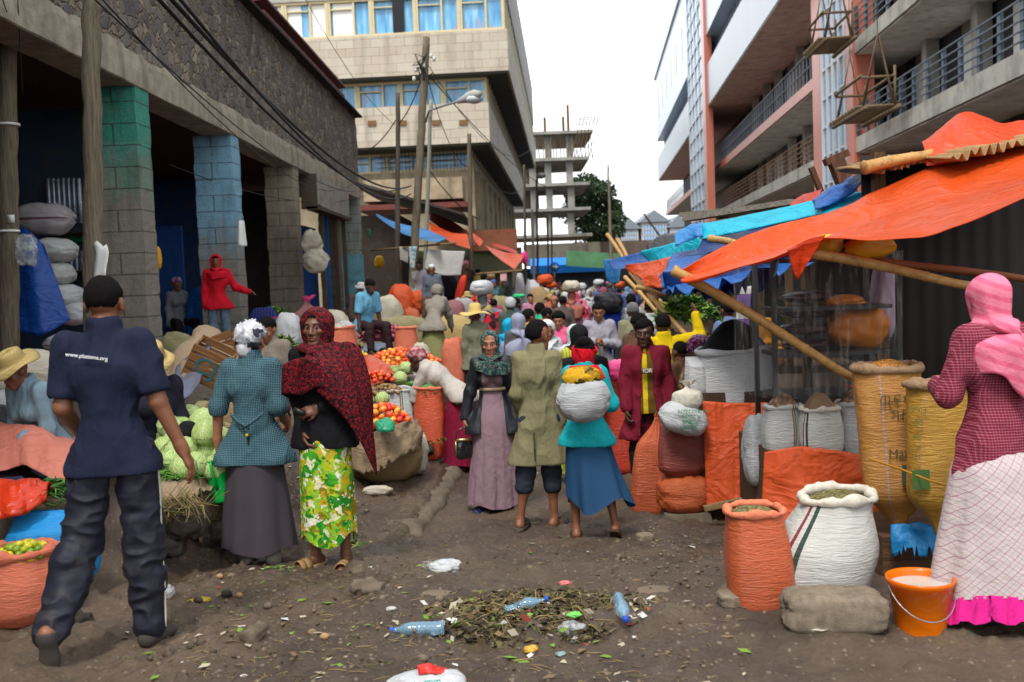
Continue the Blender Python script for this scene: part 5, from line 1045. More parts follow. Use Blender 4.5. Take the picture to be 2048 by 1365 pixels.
# ================================================================ the right hand stalls
def right_stalls():
 zz = lambda y: float(ground_z(4, y)); st = empty('market_stall', (3.2, 6, zz(6)), 'dark lean-to stall with corrugated iron back and roof under the big orange tarpaulin', 'stall'); o = np.array(st.location)
 dk = plain('stall_iron_dark', c255(36, 31, 29), .8, .4, 2); pst = woodm('stall_post', c255(96, 72, 50))
 def corr(x0, y0, x1, y1, z0, z1, name, m, par=st, oo=o, amp=.007, per=.12):
  L_ = np.hypot(x1 - x0, y1 - y0); n = int(L_ / per * 6); t = np.linspace(0, 1, n); nx, ny = -(y1 - y0) / L_, (x1 - x0) / L_; w_ = amp * np.sin(t * L_ / per * 2 * pi); V = np.zeros((n, 2, 3))
  for j, z in enumerate((z0, z1)): V[:, j] = np.stack([x0 + (x1 - x0) * t + nx * w_, y0 + (y1 - y0) * t + ny * w_, np.full(n, z)], 1)
  mb = MB(); mb.grid(V - oo, uv=False); mb.uv = {}; ob = mb.build(name, m, par); solid(ob, .006); return ob
 corr(2.55, 7.35, 6.0, 7.1, .2, 2.9, 'back_wall', dk); corr(6.0, 7.1, 6.0, 3.0, .2, 2.9, 'side_wall', dk)
 MB().box(np.array((4.3, 8.7, 2.5)) - o, (3.6, 2.4, .05), rot3('X', .02)).build('roof', dk, st, smooth=False)
 for x, y in ((2.62, 7.2), (4.2, 7.2)): MB().box(np.array((x, y, 1.6)) - o, (.08, .08, 2.6)).build('post', pst, st, smooth=False)
 for i, (y0, y1, x0) in enumerate(((8.2, 12.5, 2.3), (13, 20, 2.9), (21, 32, 3.4), (33, 55, 4.4))):
  lab = ('second lean-to stall, behind the black grain sack', 'third lean-to stall under the blue tarpaulins', 'fourth lean-to stall beyond the yellow jacket', 'farthest lean-to row on the right of the street')[i]
  s2 = empty('market_stall', (x0 + 1, (y0 + y1) / 2, 0), lab, 'stall'); q = np.array(s2.location); h = 2.62
  MB().box(np.array((x0 + 2.6, (y0 + y1) / 2, 1.3)) - q, (.1, y1 - y0, 2.6)).build('back_wall', plain('stall_back_%d' % i, c255(58, 60, 62) if i % 2 else c255(40, 74, 58), .8, .4, 2), s2, smooth=False)
  MB().box(np.array((x0 + 1.7, (y0 + y1) / 2, h + .12)) - q, (2.3, y1 - y0, .06), rot3('Y', -.1)).build('roof', plain('old_roof_sheet', c255(104, 98, 92), .85, .4, 3, dirt=.6), s2, smooth=False)
  MB().box(np.array((x0 + .9, (y0 + y1) / 2, .42)) - q, (1.6, y1 - y0 - .4, .75)).build('counter', woodm('stall_counter', c255(84, 66, 50), 1, 'Y'), s2, smooth=False)
  for y in (y0 + .2, (y0 + y1) / 2, y1 - .2): MB().box(np.array((x0 + .7, y, 1.35)) - q, (.08, .08, 2.7)).build('post', pst, s2, smooth=False)
 sheet('big bright orange tarpaulin stretched over the nearest right hand stall', PP((1362, 543, 6.3), (1500, 484, 6.6), (1640, 438, 6.8), (1745, 390, 7.0), (1855, 335, 7.0), (1960, 318, 6.9), (2080, 305, 6.8)), PP((1366, 552, 6.2), (1490, 530, 5.9), (1600, 492, 5.6), (1650, 470, 5.45), (1740, 480, 5.2), (1865, 482, 5.0), (1960, 448, 4.8), (2080, 395, 4.6)), ORT, 130, 44, .06, .085, (3, 4), 3)
 sheet('small triangular orange flap hanging from the big orange tarpaulin', PP((1574, 500, 5.60), (1600, 486, 5.58), (1630, 474, 5.5), (1652, 470, 5.45)), PP((1590, 556, 5.62), (1593, 560, 5.6), (1596, 559, 5.57), (1600, 552, 5.55)), tarpm('red_orange_flap', c255(214, 66, 26)), 26, 18, 0, .012, (3, 1), 4)
 sheet('bunched orange tarpaulin heaped in a peak on the stall roof', PP((1848, 300, 7.4), (1880, 262, 7.5), (1926, 236, 7.5), (1975, 262, 7.5), (2010, 268, 7.5), (2080, 240, 7.4)), PP((1852, 328, 6.9), (1900, 322, 6.8), (1950, 300, 6.8), (2000, 292, 6.8), (2040, 288, 6.8), (2080, 285, 6.7)), tarpm('orange_tarpaulin_lit', c255(226, 84, 44)), 60, 24, -.12, .05, (4, 2), 9)
 for (pts, D, lab, wid) in (([(1732, 345), (1865, 318)], 7.1, 'rusted corrugated sheet end poking out below the bamboo log', .8), ([(1880, 322), (2075, 282)], 6.7, 'rusted corrugated sheet edge under the peaked orange tarpaulin', 1.0)):
  a = P(*pts[0], D); b = P(*pts[1], D); n = 120; t = np.linspace(0, 1, n); V = np.zeros((n, 4, 3))
  for j in range(4): V[:, j] = a + (b - a) * t[:, None] + np.stack([0 * t, 0 * t + (j - .5) * wid / 3, .022 * np.sin(t * 2 * pi * 11) + .03 * j + .02 * vnoise(np.stack([t * 30, 0 * t, 0 * t + j], 1), 5)], 1)
  mb = MB(); mb.grid(V - a, uv=False); mb.uv = {}; ob = mb.build('roof_sheet', plain('rusty_sheet', c255(150, 118, 78), .8, .45, 6, dirt=.6), None, a); solid(ob, .006); tag(ob, lab, 'roof sheet')
 cane('thick bamboo log lying on the stall roof left of the peaked orange tarpaulin', P(1728, 336, 6.9), P(1870, 306, 7.0), .045)
 cane('long bamboo prop slanting down from the orange tarpaulin tip to the tan sacks', P(1345, 540, 6.3), P(1742, 776, 6.0), .034)
 cane('bamboo pole running right under the big orange tarpaulin', P(1610, 505, 5.6), P(1975, 578, 5.2), .03); cane('darker bamboo pole behind it, under the orange tarpaulin', P(1640, 505, 6.3), P(2060, 560, 6.0), .028, m=plain('brown_cane', c255(120, 66, 36), .6))
 cane('frayed bamboo end poking out below the cyan tarpaulin', P(1420, 478, 8.3), P(1520, 498, 7.6), .032); cane('bamboo prop under the small far orange tarpaulin', P(1262, 545, 12.5), P(1395, 700, 10.5), .035); cane('second thinner bamboo prop beside it', P(1250, 555, 13.5), P(1345, 660, 12), .03)
 cane('bamboo crosspiece tied to the two props', P(1275, 575, 12), P(1330, 590, 11.6), .03); cane('short cane sticking up at the far stalls', P(1215, 470, 24), P(1250, 520, 22), .05); cane('upright cane at the far stalls', P(1235, 480, 24), P(1270, 545, 20), .05)
 sheet('long narrow cyan tarpaulin edge above the navy sheet', PP((1393, 450, 9.2), (1500, 430, 8.8), (1640, 402, 8.2), (1790, 374, 7.6)), PP((1404, 480, 9.0), (1500, 462, 8.6), (1640, 428, 8.0), (1796, 390, 7.5)), CYT, 60, 10, 0, .02, (5, 1), 12)
 sheet('navy blue tarpaulin sagging below the cyan edge', PP((1405, 478, 9.0), (1500, 458, 9), (1640, 430, 8.6), (1790, 395, 8.2)), PP((1370, 512, 8.6), (1460, 505, 8), (1560, 478, 7.6), (1700, 430, 7.2)), DBT, 50, 18, .05, .04, (4, 2), 13)
 sheet('pale blue rolled tarpaulin end tied at the cyan corner', PP((1352, 474, 9.3), (1375, 462, 9.3), (1402, 450, 9.2)), PP((1350, 494, 9.1), (1375, 484, 9.1), (1406, 472, 9.0)), LBT, 24, 14, -.09, .02, (4, 2), 15)
 sheet('bright blue sheet hanging in folds between roof planks and bamboo log', PP((1622, 402, 8.3), (1660, 372, 8.2), (1742, 342, 7.6)), PP((1630, 418, 8.0), (1680, 402, 7.9), (1740, 362, 7.4)), BLT, 30, 12, -.04, .03, (4, 2), 16)
 sheet('faded red sheet lying on the plank roof', PP((1578, 408, 9), (1620, 384, 9), (1645, 380, 8.8)), PP((1582, 424, 8.8), (1620, 412, 8.6), (1640, 408, 8.5)), REDT, 24, 12, -.03, .03, (3, 2), 17)
 sheet('layered blue tarpaulin over the second stall, torn dark edge', PP((1345, 505, 9.4), (1450, 480, 9.0), (1560, 470, 8.6), (1700, 440, 8)), PP((1318, 545, 8.8), (1340, 590, 8.0), (1480, 560, 7.4), (1640, 520, 7.0)), BLT, 50, 20, .06, .05, (4, 2), 18, rag=.06)
 sheet('dark blue tarpaulin hanging under the orange tip', PP((1330, 548, 8.3), (1420, 540, 8.0), (1560, 520, 7.6)), PP((1322, 580, 8.2), (1420, 585, 7.9), (1570, 560, 7.4)), DBT, 40, 16, .04, .04, (4, 2), 19, rag=.08)
 sheet('small orange tarpaulin pulled to a point beside the bamboo props', PP((1250, 530, 12.6), (1300, 524, 12), (1345, 512, 11.4), (1380, 505, 11)), PP((1255, 540, 12.6), (1295, 566, 11.6), (1322, 580, 11), (1345, 560, 10.6)), ORT, 40, 18, .03, .03, (3, 2), 20)
 sheet('cyan tarpaulin over the third stall', PP((1282, 504, 15), (1340, 488, 14), (1400, 474, 13)), PP((1300, 528, 14.5), (1345, 520, 13.6), (1420, 505, 12.5)), CYT, 30, 14, .03, .04, (3, 2), 21)
 sheet('blue tarpaulin over the fourth stall', PP((1215, 522, 22), (1260, 510, 20), (1330, 490, 17)), PP((1228, 540, 20), (1280, 530, 18), (1335, 520, 15.5)), BLT, 30, 14, .05, .05, (3, 2), 22)
 sheet('blue cloth hanging down at the far stalls', PP((1208, 520, 26), (1222, 518, 26), (1240, 524, 25)), PP((1214, 560, 26), (1226, 570, 26), (1240, 566, 25)), LBT, 20, 14, 0, .06, (4, 1), 23); sheet('dark tarpaulin heap on the far roofs', PP((1300, 490, 17), (1330, 466, 16.6), (1352, 470, 16)), PP((1296, 505, 16.6), (1330, 505, 15.6), (1360, 496, 15)), BLK, 24, 12, -.12, .06, (4, 2), 24)
 for i, (a, b, D, w_) in enumerate((((1376, 438), (1590, 404), 10.5, .16), ((1372, 430), (1560, 412), 11.2, .2), ((1430, 448), (1600, 420), 9.8, .12))):
  tag(MB().bar(P(*a, D) * 0, P(*b, D - 1.2) - P(*a, D), w_, .05).build('roof_plank', woodm('grey_plank', c255(150, 142, 130), 1, 'X'), None, P(*a, D), smooth=False), ('grey roof plank above the cyan tarpaulin, lowest of three', 'grey roof plank above the cyan tarpaulin, topmost of three', 'grey roof plank above the cyan tarpaulin, right of three')[i], 'plank')
 r = empty('timber_stump', P(1690, 392, 8.6), 'broken timber post with a cross piece standing on the roofs', 'timber'); b = P(1690, 392, 8.6); w_ = woodm('broken_timber', c255(104, 70, 54)); MB().bar(P(1700, 395, 8.6) - b, P(1672, 322, 8.6) - b, .12).build('post', w_, r, smooth=False); MB().bar(P(1650, 326, 8.6) - b, P(1695, 306, 8.6) - b, .1, .06).build('cross_piece', w_, r, smooth=False)
 tag(MB().bar(np.zeros(3), P(1622, 335, 9) - P(1642, 385, 9), .07, .04).build('plank', w_, None, P(1642, 385, 9), smooth=False), 'short split plank sticking up left of the timber post', 'plank')
 ybm = plain('yellow_plastic', c255(214, 150, 24), .35, .2, 4, transl=.2)
 bpx('big yellow plastic bag hanging under the orange tarpaulin', 1745, 494, 100, 46, 5.9, ybm, seed=1, name='plastic_bag', cat='bag'); bpx('smaller yellow and white bag left of the big hanging one', 1660, 488, 60, 40, 6.0, plain('yellow_bag_b', c255(196, 160, 40), .4, .3, 5), seed=2, name='plastic_bag', cat='bag')
 tag(MB().tube(sag(np.zeros(3), P(1548, 552, 5.9) - P(1556, 520, 5.85), .02), .006, 5).build('twine', plain('blue_twine', c255(70, 150, 200), .7)), 'blue twine dangling from the orange tarpaulin edge', 'twine').location = P(1556, 520, 5.85)
 D = 6.5; a = P(1552, 800, D); b = P(1800, 800, D); t0 = P(1552, 512, D)[2]; sh = empty('display_cabinet', (a + b) / 2, 'shelf cabinet wrapped in clear plastic holding yellow and dark bags', 'cabinet'); o = np.array(sh.location); fm = plain('cabinet_frame', c255(40, 40, 42), .5, .3)
 W_ = b[0] - a[0]; H_ = t0 - a[2]; dp = .5
 for x in (-W_ / 2, W_ / 2):
  for y in (0, dp): MB().box((x, y, H_ / 2 - .5), (.032, .032, H_ + 1)).build('post', fm, sh, smooth=False)
 for k, z in enumerate((.02, .30, .60, H_ - .02)): MB().box((0, dp / 2, z), (W_ - .06, dp - .06, .025)).build('shelf', fm, sh, smooth=False)
 t = NT('clear_film'); v = t.co(scale=(6, 6, .7)); n = t.ramp(t.noise(v, 5, 6, .7), [(.5, .0), (.62, .22), (.7, .05)]); t.fin(c255(180, 180, 176), .12, t.noise(t.co(scale=(3, 3, .5)), 6, 4), .8, .03, .6, alpha=t.math('ADD', n, .05)); film = t.m
 for (p0, p1) in (((-W_ / 2 - .03, -.03), (W_ / 2 + .02, -.03)), ((-W_ / 2 - .16, dp + .02), (-W_ / 2 - .03, -.03))):
  V = np.array([[(p0[0] + (p1[0] - p0[0]) * u + .012 * sin(u * 23 + v_ * 3), p0[1] + (p1[1] - p0[1]) * u + .014 * sin(u * 17 + v_ * 4), H_ * v_ + .02) for v_ in np.linspace(0, 1, 12)] for u in np.linspace(0, 1, 40)]); mb = MB(); mb.grid(V, uv=False); mb.uv = {}; mb.build('plastic_wrap', film, sh)
 bpx('large round yellow bag inside the plastic wrapped cabinet', 1722, 655, 120, 90, 6.75, plain('amber_bag', c255(196, 112, 20), .4, .3, 5), dep=.32, seed=4, name='plastic_bag', cat='bag'); bpx('flat amber bag on the cabinet shelf above the round yellow one', 1690, 604, 90, 28, 6.8, plain('amber_bag', c255(196, 112, 20), .4, .3, 5), dep=.3, seed=5, name='plastic_bag', cat='bag')
 bpx('pale lilac bag at the right inside the cabinet', 1775, 600, 46, 150, 6.85, plain('lilac_bag', c255(170, 150, 172), .5, .2), dep=.25, seed=6, name='plastic_bag', cat='bag')
 for i in range(4): bpx('dark maroon packet, %s of the four stacked at the left of the cabinet' % ('lowest', 'second', 'third', 'topmost')[i], 1622, 690 - i * 32, 105, 24, 6.85, plain('dark_packets', c255(62, 34, 40), .3, .4, 6), dep=.3, seed=10 + i, name='packet', cat='packet', group='dark packets in the cabinet')
 g = Gp(1640, 1075); ld = empty('sack_ledge', (2.05, 6.2, float(ground_z(2.05, 6.2))), 'low plank ledge carrying the front sacks', 'ledge'); o = np.array(ld.location); wm = woodm('ledge_boards', c255(104, 78, 58), 1, 'X')
 def box3(pa, pb, D, dep, z0, name, m, par): p = P(*pa, D); q = P(*pb, D); return MB().box(np.array(((p[0] + q[0]) / 2, D + dep / 2, (z0 + p[2]) / 2)) - np.array(par.location), (q[0] - p[0], dep, p[2] - z0)).build(name, m, par, smooth=False)
 box3((1540, 905), (1760, 905), 6.35, .9, .0, 'ledge_top', wm, ld); box3((1765, 1075), (2080, 1085), 5.55, 1.1, .2, 'ledge_step', wm, ld)
 sheet('creased orange cloth draped over the ledge below the white sacks', PP((1528, 905, 6.3), (1600, 892, 6.22), (1680, 902, 6.2), (1756, 915, 6.2)), PP((1520, 1042, 6.25), (1600, 1050, 6.15), (1680, 1052, 6.15), (1756, 1050, 6.15)), ORC, 60, 30, 0, .05, (5, 2), 31)
 sheet('faded orange sheet hanging down from the black grain sack', PP((1405, 802, 8.0), (1460, 806, 7.95), (1532, 806, 7.95)), PP((1412, 1018, 7.9), (1470, 1015, 7.8), (1520, 990, 7.8)), ORC, 40, 34, -.02, .045, (5, 1.5), 32)
 tag(MB().box((0, 0, 0), (.75, .5, 1.08)).build('support_box', woodm('support_box', c255(80, 60, 48)), None, P(1468, 905, 8.32), smooth=False), 'wooden stand hidden behind the hanging orange sheet', 'stand')
 tag(MB().bar((0, 0, 0), P(1530, 990, 7.7) - P(1408, 1018, 7.7), .05, .04).build('plank', woodm('pale_plank', c255(150, 124, 88), 1, 'X'), None, P(1408, 1018, 7.7), smooth=False), 'pale plank lying below the hanging orange sheet', 'plank')
 sack('very wide grey white sack heaped with black grain', P(1470, 812, 8.3), .46, .30, W1, fill=(grainm('black_grain', (.006, .006, .007), (.02, .018, .018), 160), 'heap of black grain in the wide grey white sack', 'grain'), mound=.95, bot=1, top=1.0, bulge=.02, sq=2.4, seed=2, dep=.8)
 sack('small whitish sack wedged left of the black grain sack', P(1398, 800, 8.2), .36, .10, W1, kind='sewn', seed=5)
 gin = grainm('ginger_root', c255(120, 92, 72), c255(160, 130, 104), 26, 1)
 def gm(px, py, D, w_, lab, h=.1): s = mpp(D); mound(lab, 'ginger', P(px, py, D) + (0, w_ * s * .3, 0), w_ * s / 2, w_ * s * .4, h, gin, 'ginger_heap', int(px) % 17, rough=.05, rfreq=22)
 sack('white sack of brown roots, left of the three white sacks on the orange cloth', P(1568, 905, 6.5), .30, .115, W3, seed=6, fill=(gin, 'brown roots heaped in the left white sack', 'ginger', 'root_heap'), bot=.95, sq=3.2, mound=1.0); sack('cream white sack of brown powder, middle of the three on the orange cloth', P(1640, 905, 6.32), .28, .13, W2, seed=7, fill=(grainm('brown_powder', c255(128, 104, 78), c255(150, 124, 92), 300, .3), 'fine brown powder heaped in the middle white sack', 'powder', 'powder_heap'), bot=.95, sq=3.2, mound=1.0, rim=RIMW); sack('white sack of brown roots, right of the three, beside the tall tan sack', P(1715, 910, 6.42), .33, .13, W3, seed=8, fill=(gin, 'brown roots heaped in the right white sack', 'ginger', 'root_heap'), bot=.95, sq=3.2, mound=1.0)
 mound('red dried peppers behind the white sacks', 'peppers', P(1705, 790, 6.9), .16, .16, .09, grainm('red_pepper', c255(150, 20, 22), c255(190, 40, 30), 40), 'pepper_heap', 3, rough=.03); sack('pink rimmed sack holding red dried peppers', P(1705, 850, 6.85), .22, .13, sackm('pink_sack', c255(206, 120, 130)), seed=9)
 bpx('bulging white sack leaning beside the hanging orange sheet', 1520, 905, 60, 150, 6.7, W1, seed=12, dep=.25, lump=.06)
 tag(bpx('crumpled dirty white cloth under the bulging white sack', 1500, 1005, 40, 26, 7.2, CRM, seed=13, name='cloth', cat='cloth'))
 T1 = sack('tall tan sack of yellow maize at the ledge end', P(1797, 1062, 5.62), .93, .185, TAN, rim=RIMT, fill=(grainm('maize', c255(196, 128, 50), c255(220, 160, 80), 90), 'yellow maize grains heaped in the tall tan sack', 'grain'), seed=14, sq=2.8, bot=.9, top=1.02, bulge=.03, tip=.8, lean=(-.06, 0), dep=.7, mound=.4, ruff=1.3, wr=.012)
 T2 = sack('ochre sack with a green printed square, in front of the tall tan sack', P(1876, 1068, 5.28), .80, .145, TAN2, rim=RIMT, seed=15, sq=2.8, bot=.9, top=.98, bulge=.04, tip=.85, lean=(.0, 0), dep=.7, ruff=1.5, wr=.012)
 ink = plain('faded_ink', c255(96, 84, 50), .8, .3); grn = plain('green_print', c255(70, 104, 50), .7, .3, 12, dirt=.3)
 for i, (tx, px, py, sz) in enumerate((('ጤፍ ምርጥ', 1812, 800, .07), ('ግብርና', 1812, 830, .07), ('Maxun', 1812, 908, .075), ('S', 1815, 985, .08))): text(tx, 'printed_text', sz, ink, T1, P(px, py, 5.62 - .145) - np.array(T1.location), (pi / 2, 0, .12))
 MB().box(P(1818, 950, 5.455) - np.array(T1.location), (.075, .004, .11)).build('printed_square', plain('teal_print', c255(60, 84, 70), .7, .3, 12, dirt=.3), T1, smooth=False); MB().box(P(1842, 960, 5.165) - np.array(T2.location), (.09, .004, .105)).build('printed_square', grn, T2, smooth=False)
 for tx, px, py in (('ምርት', 1838, 822), ('50', 1838, 846), ('kg', 1834, 874), ('un', 1832, 914)): text(tx, 'printed_text', .045, plain('green_ink', c255(104, 104, 50), .8, .3), T2, P(px, py, 5.17) - np.array(T2.location), (pi / 2, 0, -.3))
 tag(MB().tube([q - P(1738, 918, 5.4) for q in PP((1738, 918, 5.4), (1800, 938, 5.3), (1860, 962, 5.06), (1940, 985, 5.05))], .006, 6).build('cord', plain('yellow_cord', c255(170, 120, 30), .7)), 'yellow cord tied across the two tan sacks', 'cord').location = P(1738, 918, 5.4)
 sack('grey white striped sack at the ledge behind the pale checked skirt', P(1945, 1068, 5.45), .48, .14, sackm('pink_striped_sack', c255(176, 172, 168), ((.70, .01, c255(150, 40, 70)), (.74, .01, c255(60, 60, 60))), .3), kind='sewn', seed=16, tip=.7)
 sheet('bright blue plastic sheet hanging from the ledge under the tan sacks', PP((1782, 1052, 5.5), (1860, 1050, 5.42), (1938, 1052, 5.4)), PP((1784, 1105, 5.45), (1860, 1100, 5.35), (1930, 1118, 5.35)), tarpm('blue_ledge_sheet', c255(30, 128, 190), .5, .1), 40, 16, -.02, .04, (5, 2), 33, rag=.05)
 sack('fat dirty white sack of dried herbs leaning in the foreground', P(1625, 1250, 4.78) + (.02, .12, 0), .60, .238, W2, rim=RIMW, fill=(grainm('dried_herb', c255(98, 92, 50), c255(140, 130, 80), 70), 'dried green herbs filling the fat white sack', 'herbs', 'herb_heap'), seed=17, lean=(.25, -.02), bulge=.16, bot=.72, top=.74, mound=.22, ruff=1.2, dep=.9, rz=.05, wr=.014)
 sack('rust orange sack of dried herbs leaning beside the fat white one', P(1540, 1284, 4.62) + (0, .12, 0), .60, .152, ORS, rim=RIMO, fill=(grainm('dried_herb', c255(98, 92, 50), c255(140, 130, 80), 70), 'dried herbs filling the leaning rust orange sack', 'herbs', 'herb_heap'), seed=18, lean=(-.06, 0), bulge=.12, bot=.5, top=.92, tip=.35, ruff=1.1, mound=.3, wr=.006)
 sack('tall ribbed orange sack at the maroon jacket, gathered at its top', P(1305, 1040, 8.35) + (0, .15, 0), .86, .155, ORS, kind='tied', seed=19, lean=(.10, 0), bulge=.05, bot=.95, top=.8, ruff=.35, wr=.010, dep=.7)
 bpx('bulging rust orange sack lying on a stone under the maroon sack', 1374, 992, 116, 84, 8.0, RUS, dep=.40, seed=20, lump=.05, seam=False)
 sack('maroon woven sack standing on the rust orange sack', P(1370, 978, 7.95) + (0, .14, 0), .56, .19, MAR, kind='sewn', seed=21, bulge=.08, bot=.62, tip=.6, dep=.6, wr=.012)
 WB = bundle('white bag with green lettering tied at its neck, on top of the maroon sack', P(1366, 838, 7.9), (.40, .3, .25), W1, (0, .35, 0), seed=22, lump=.08); mb = MB(); V = []
 nk = sack('', P(1376, 818, 7.9), .18, .10, RIMW, kind='tied', seed=23, bulge=.2, top=.8); nk.parent = WB; nk.matrix_parent_inverse = WB.matrix_basis.inverted(); del nk['category']; nk.name = 'tied_neck'
 gi = plain('green_lettering', c255(40, 130, 90), .7, .1)
 for i, tx in enumerate(('አርማደደከድ የሰ', 'የፋጣሪ ኢ', 'የተመረሪ', 'አበበማእ')): q = text(tx, 'printed_text', .042, gi, None, P(1386 - 3 * i, 824 + 10.5 * i, 7.735 + .005 * abs(i - 1.5)), (pi / 2, .06, .12)); q.parent = WB; q.matrix_parent_inverse = WB.matrix_basis.inverted()
 tag(MB().box((0, 0, 0), (.42, .3, .16), taper=.85).build('stone_block', concm('stone', c255(124, 112, 96), .5, 4, .9), None, P(1372, 1042, 8.05), smooth=False), 'flat stone block under the rust orange sack', 'stone')
 for i, (px, py, D, d, lab) in enumerate(((1668, 1258, 4.75, (.46, .22, .18), 'long grey kerb stone in front of the fat white sack'), (1470, 1225, 5.0, (.16, .12, .07), 'small flat stone left of the rust orange sack'), (1500, 1080, 6.6, (.3, .3, .12), 'earthy stone behind the rust orange sack'), (1290, 1070, 8.2, (.12, .1, .06), 'little stone near the tall ribbed sack'))):
  bundle(lab, Gp(px, py + 12) + (0, 0, d[2] * .38), d, concm('stone_pale', c255(158, 143, 123), .4, 7, .9), (.04, .05, .1 * i), 50 + i, 5.5, .05, 'stone', 'stone', seam=False, fold=.03)
 p = P(1842, 1272, 4.38); bk = empty('bucket', p, 'translucent orange plastic bucket of water with a wire handle', 'bucket'); H_ = .27; bm = plain('orange_plastic', c255(238, 122, 8), .22, .12, 5, transl=.3, coat=.3); pr = [(.02, .0), (.098, .0), (.103, .012), (.104, .03), (.138, H_ - .03), (.142, H_ - .028), (.146, H_ - .012), (.148, H_), (.141, H_), (.135, H_ - .02), (.1, .03), (.02, .02)]
 MB().lathe(pr, 40).build('pail', bm, bk); MB().lathe([(.001, H_ - .035), (.130, H_ - .035)], 32, capb=False, capt=False).build('water', plain('soapy_water', c255(188, 180, 172), .05, .15, 9, spec=.6), bk)
 hp = [(.143 * cos(a), -.145 * abs(sin(a)) * .98, H_ - .03 - .13 * sin(a)) for a in np.linspace(0, pi, 15)]; MB().tube(hp, .003, 6).build('handle', plain('bucket_wire', c255(150, 150, 150), .3, .1, metal=.8), bk)
right_stalls()
# ================================================================ people
def checkm(name, base, line, size=.022, lw=.2, line2=None, bias=(1, 1), diag=False, wr=.4, ax=(0, 2), base2=None):
 t = NT(name); v = t.co(rot=(0, .72 if diag else 0, 0)); xs = t.sep(v); x, z = xs[ax[0]], xs[ax[1]]
 def ln(c, off, w_): return t.math('LESS_THAN', t.math('FRACT', t.math('ADD', t.math('DIVIDE', c, size), off)), w_)
 c = t.mix(t.noise(v, 6, 3), mul(base, .85), mul(base, 1.15))
 if base2: c = t.mix(t.math('LESS_THAN', t.math('FRACT', t.math('DIVIDE', z, size * 2)), .5), c, base2)
 if bias[0]: c = t.mix(t.math('MULTIPLY', ln(x, 100.0, lw), .9 * bias[0]), c, line)
 if bias[1]: c = t.mix(t.math('MULTIPLY', ln(z, 100.0, lw), .9 * bias[1]), c, line)
 if line2: c = t.mix(t.math('MULTIPLY', t.math('MAXIMUM', ln(x, 100.45, lw * .6), ln(z, 100.45, lw * .6)), .8), c, line2)
 f = t.noise(t.co(), 11, 4, .6, .6); return t.fin(c, .85, f, wr, .035, .15)
def floralm(name, cols, sc=16, base=None, thr=.5, dist=.12, rough=.75, wr=.4, mixb=.8, transl=None):
 t = NT(name); v = t.co(); dv = t.addv(v, t.scv(t.noisec(v, sc * .6, 3), dist)); a = t.vor(dv, sc, 'F1', 'Color'); g = t.sep(a)[0]; n = len(cols); c = t.ramp(g, [(i / n, k) for i, k in enumerate(cols)], 'CONSTANT')
 if base is not None:
  m = t.ramp(t.noise(dv, sc * .8, 5, .65), [(thr - .03, 0), (thr + .03, 1)]); c = t.mix(t.math('MULTIPLY', m, mixb), base, c)
 c = t.mix(.5, c, t.mix(t.noise(v, sc * 3, 5, .7), (0, 0, 0), c), 'MIX'); c = t.mix(.22, c, t.mix(t.noise(v, sc * 4, 3), (.3, .3, .3), (1, 1, 1)), 'SOFT_LIGHT'); return t.fin(c, rough, t.noise(v, 11, 4, .6, .6), wr, .035, .2, transl=transl)
def stripem(name, c1, c2, size=.02, ax=2, duty=.5, rot=(0, 0, 0)):
 t = NT(name); v = t.co(rot=rot); z = t.sep(v)[ax]; c = t.mix(t.math('LESS_THAN', t.math('FRACT', t.math('ADD', t.math('DIVIDE', z, size), 100.0)), duty), c1, c2); return t.fin(c, .85, t.noise(v, 12, 4, .6, .6), .4, .03, .15)
NAVY = cloth('navy_polo', c255(30, 34, 54), 700, .10, .35); NAVT = plain('dark_trousers', c255(27, 29, 42), .62, .2, 5, .3, 30, dirt=.35)
def Hof(foot, px, py): return float(P(px, py, foot[1])[2] - foot[2]) / 1.0
def on(px, py): return Gp(px, py)
def solve(px, pytop, H, lo=4, hi=95, sx=None):
 best = None
 for D in np.geomspace(lo, hi, 400):
  q = P(px, pytop, D); e = q[2] - float(ground_z(q[0], q[1])) - H
  if best is None or abs(e) < abs(best[0]): best = (e, q)
 q = best[1]; return gpt(q[0], q[1])
GM = cloth('grey_cloth_plain', c255(110, 110, 112))
# ---- man in the dark polo, walking away
f = P(252, 1300, 4.62); f[2] = gfull(f[0], f[1])[0] + .0
H = Hof(f, 215, 540)
m = Person('man in a navy polo shirt walking away at the left, white lettering on his back', f, H * .975, pi + .06, .0062, 'mid', yaw=.05, pitch=.12, lean=(0.02, -.02), fat=.84, swk=1.14,
 arms={'R': ((.22, .10, -1), (.36, -.20, -1)), 'L': ((.10, .10, -1), (-.02, -.75, -.55))}, legs={'R': ((.03, -.05, -1), (.04, .07, -1)), 'L': ((.16, .10, -1), (.22, .62, -1))}, feet={'L': (.02, -.22, -.97), 'R': (.35, -1, -.05)}, hands={'R': {'curl': .45}, 'L': {'curl': .9}})
m.body(); m.hair(.008, .25, -.62); m.top('polo_shirt', NAVY, .017, .74, .09, .022, .009, collar=.022, g1=.024); m.trousers(NAVT, .024, 1.97, .012, g1=.036); m.shoes(plain('muddy_sandal', c255(62, 56, 52), .9, .3, 9, dirt=.6), 'shoe')
K = m.k; D_ = m.D
pts = [D_['TR'] * .85 + D_['KR'] * .15 + V3(-.108, .02, .0) * K, D_['TR'] * .5 + D_['KR'] * .5 + V3(-.100, .01, 0) * K, D_['KR'] + V3(-.084, .01, 0) * K, D_['KR'] * .5 + D_['AR'] * .5 + V3(-.082, .01, 0) * K, D_['AR'] + V3(-.072, .01, .0) * K]
MB().tube(lerpl(pts, np.linspace(0, 1, 24)), .0045, 6).build('piping', plain('white_piping', c255(180, 176, 168), .8), m.root)
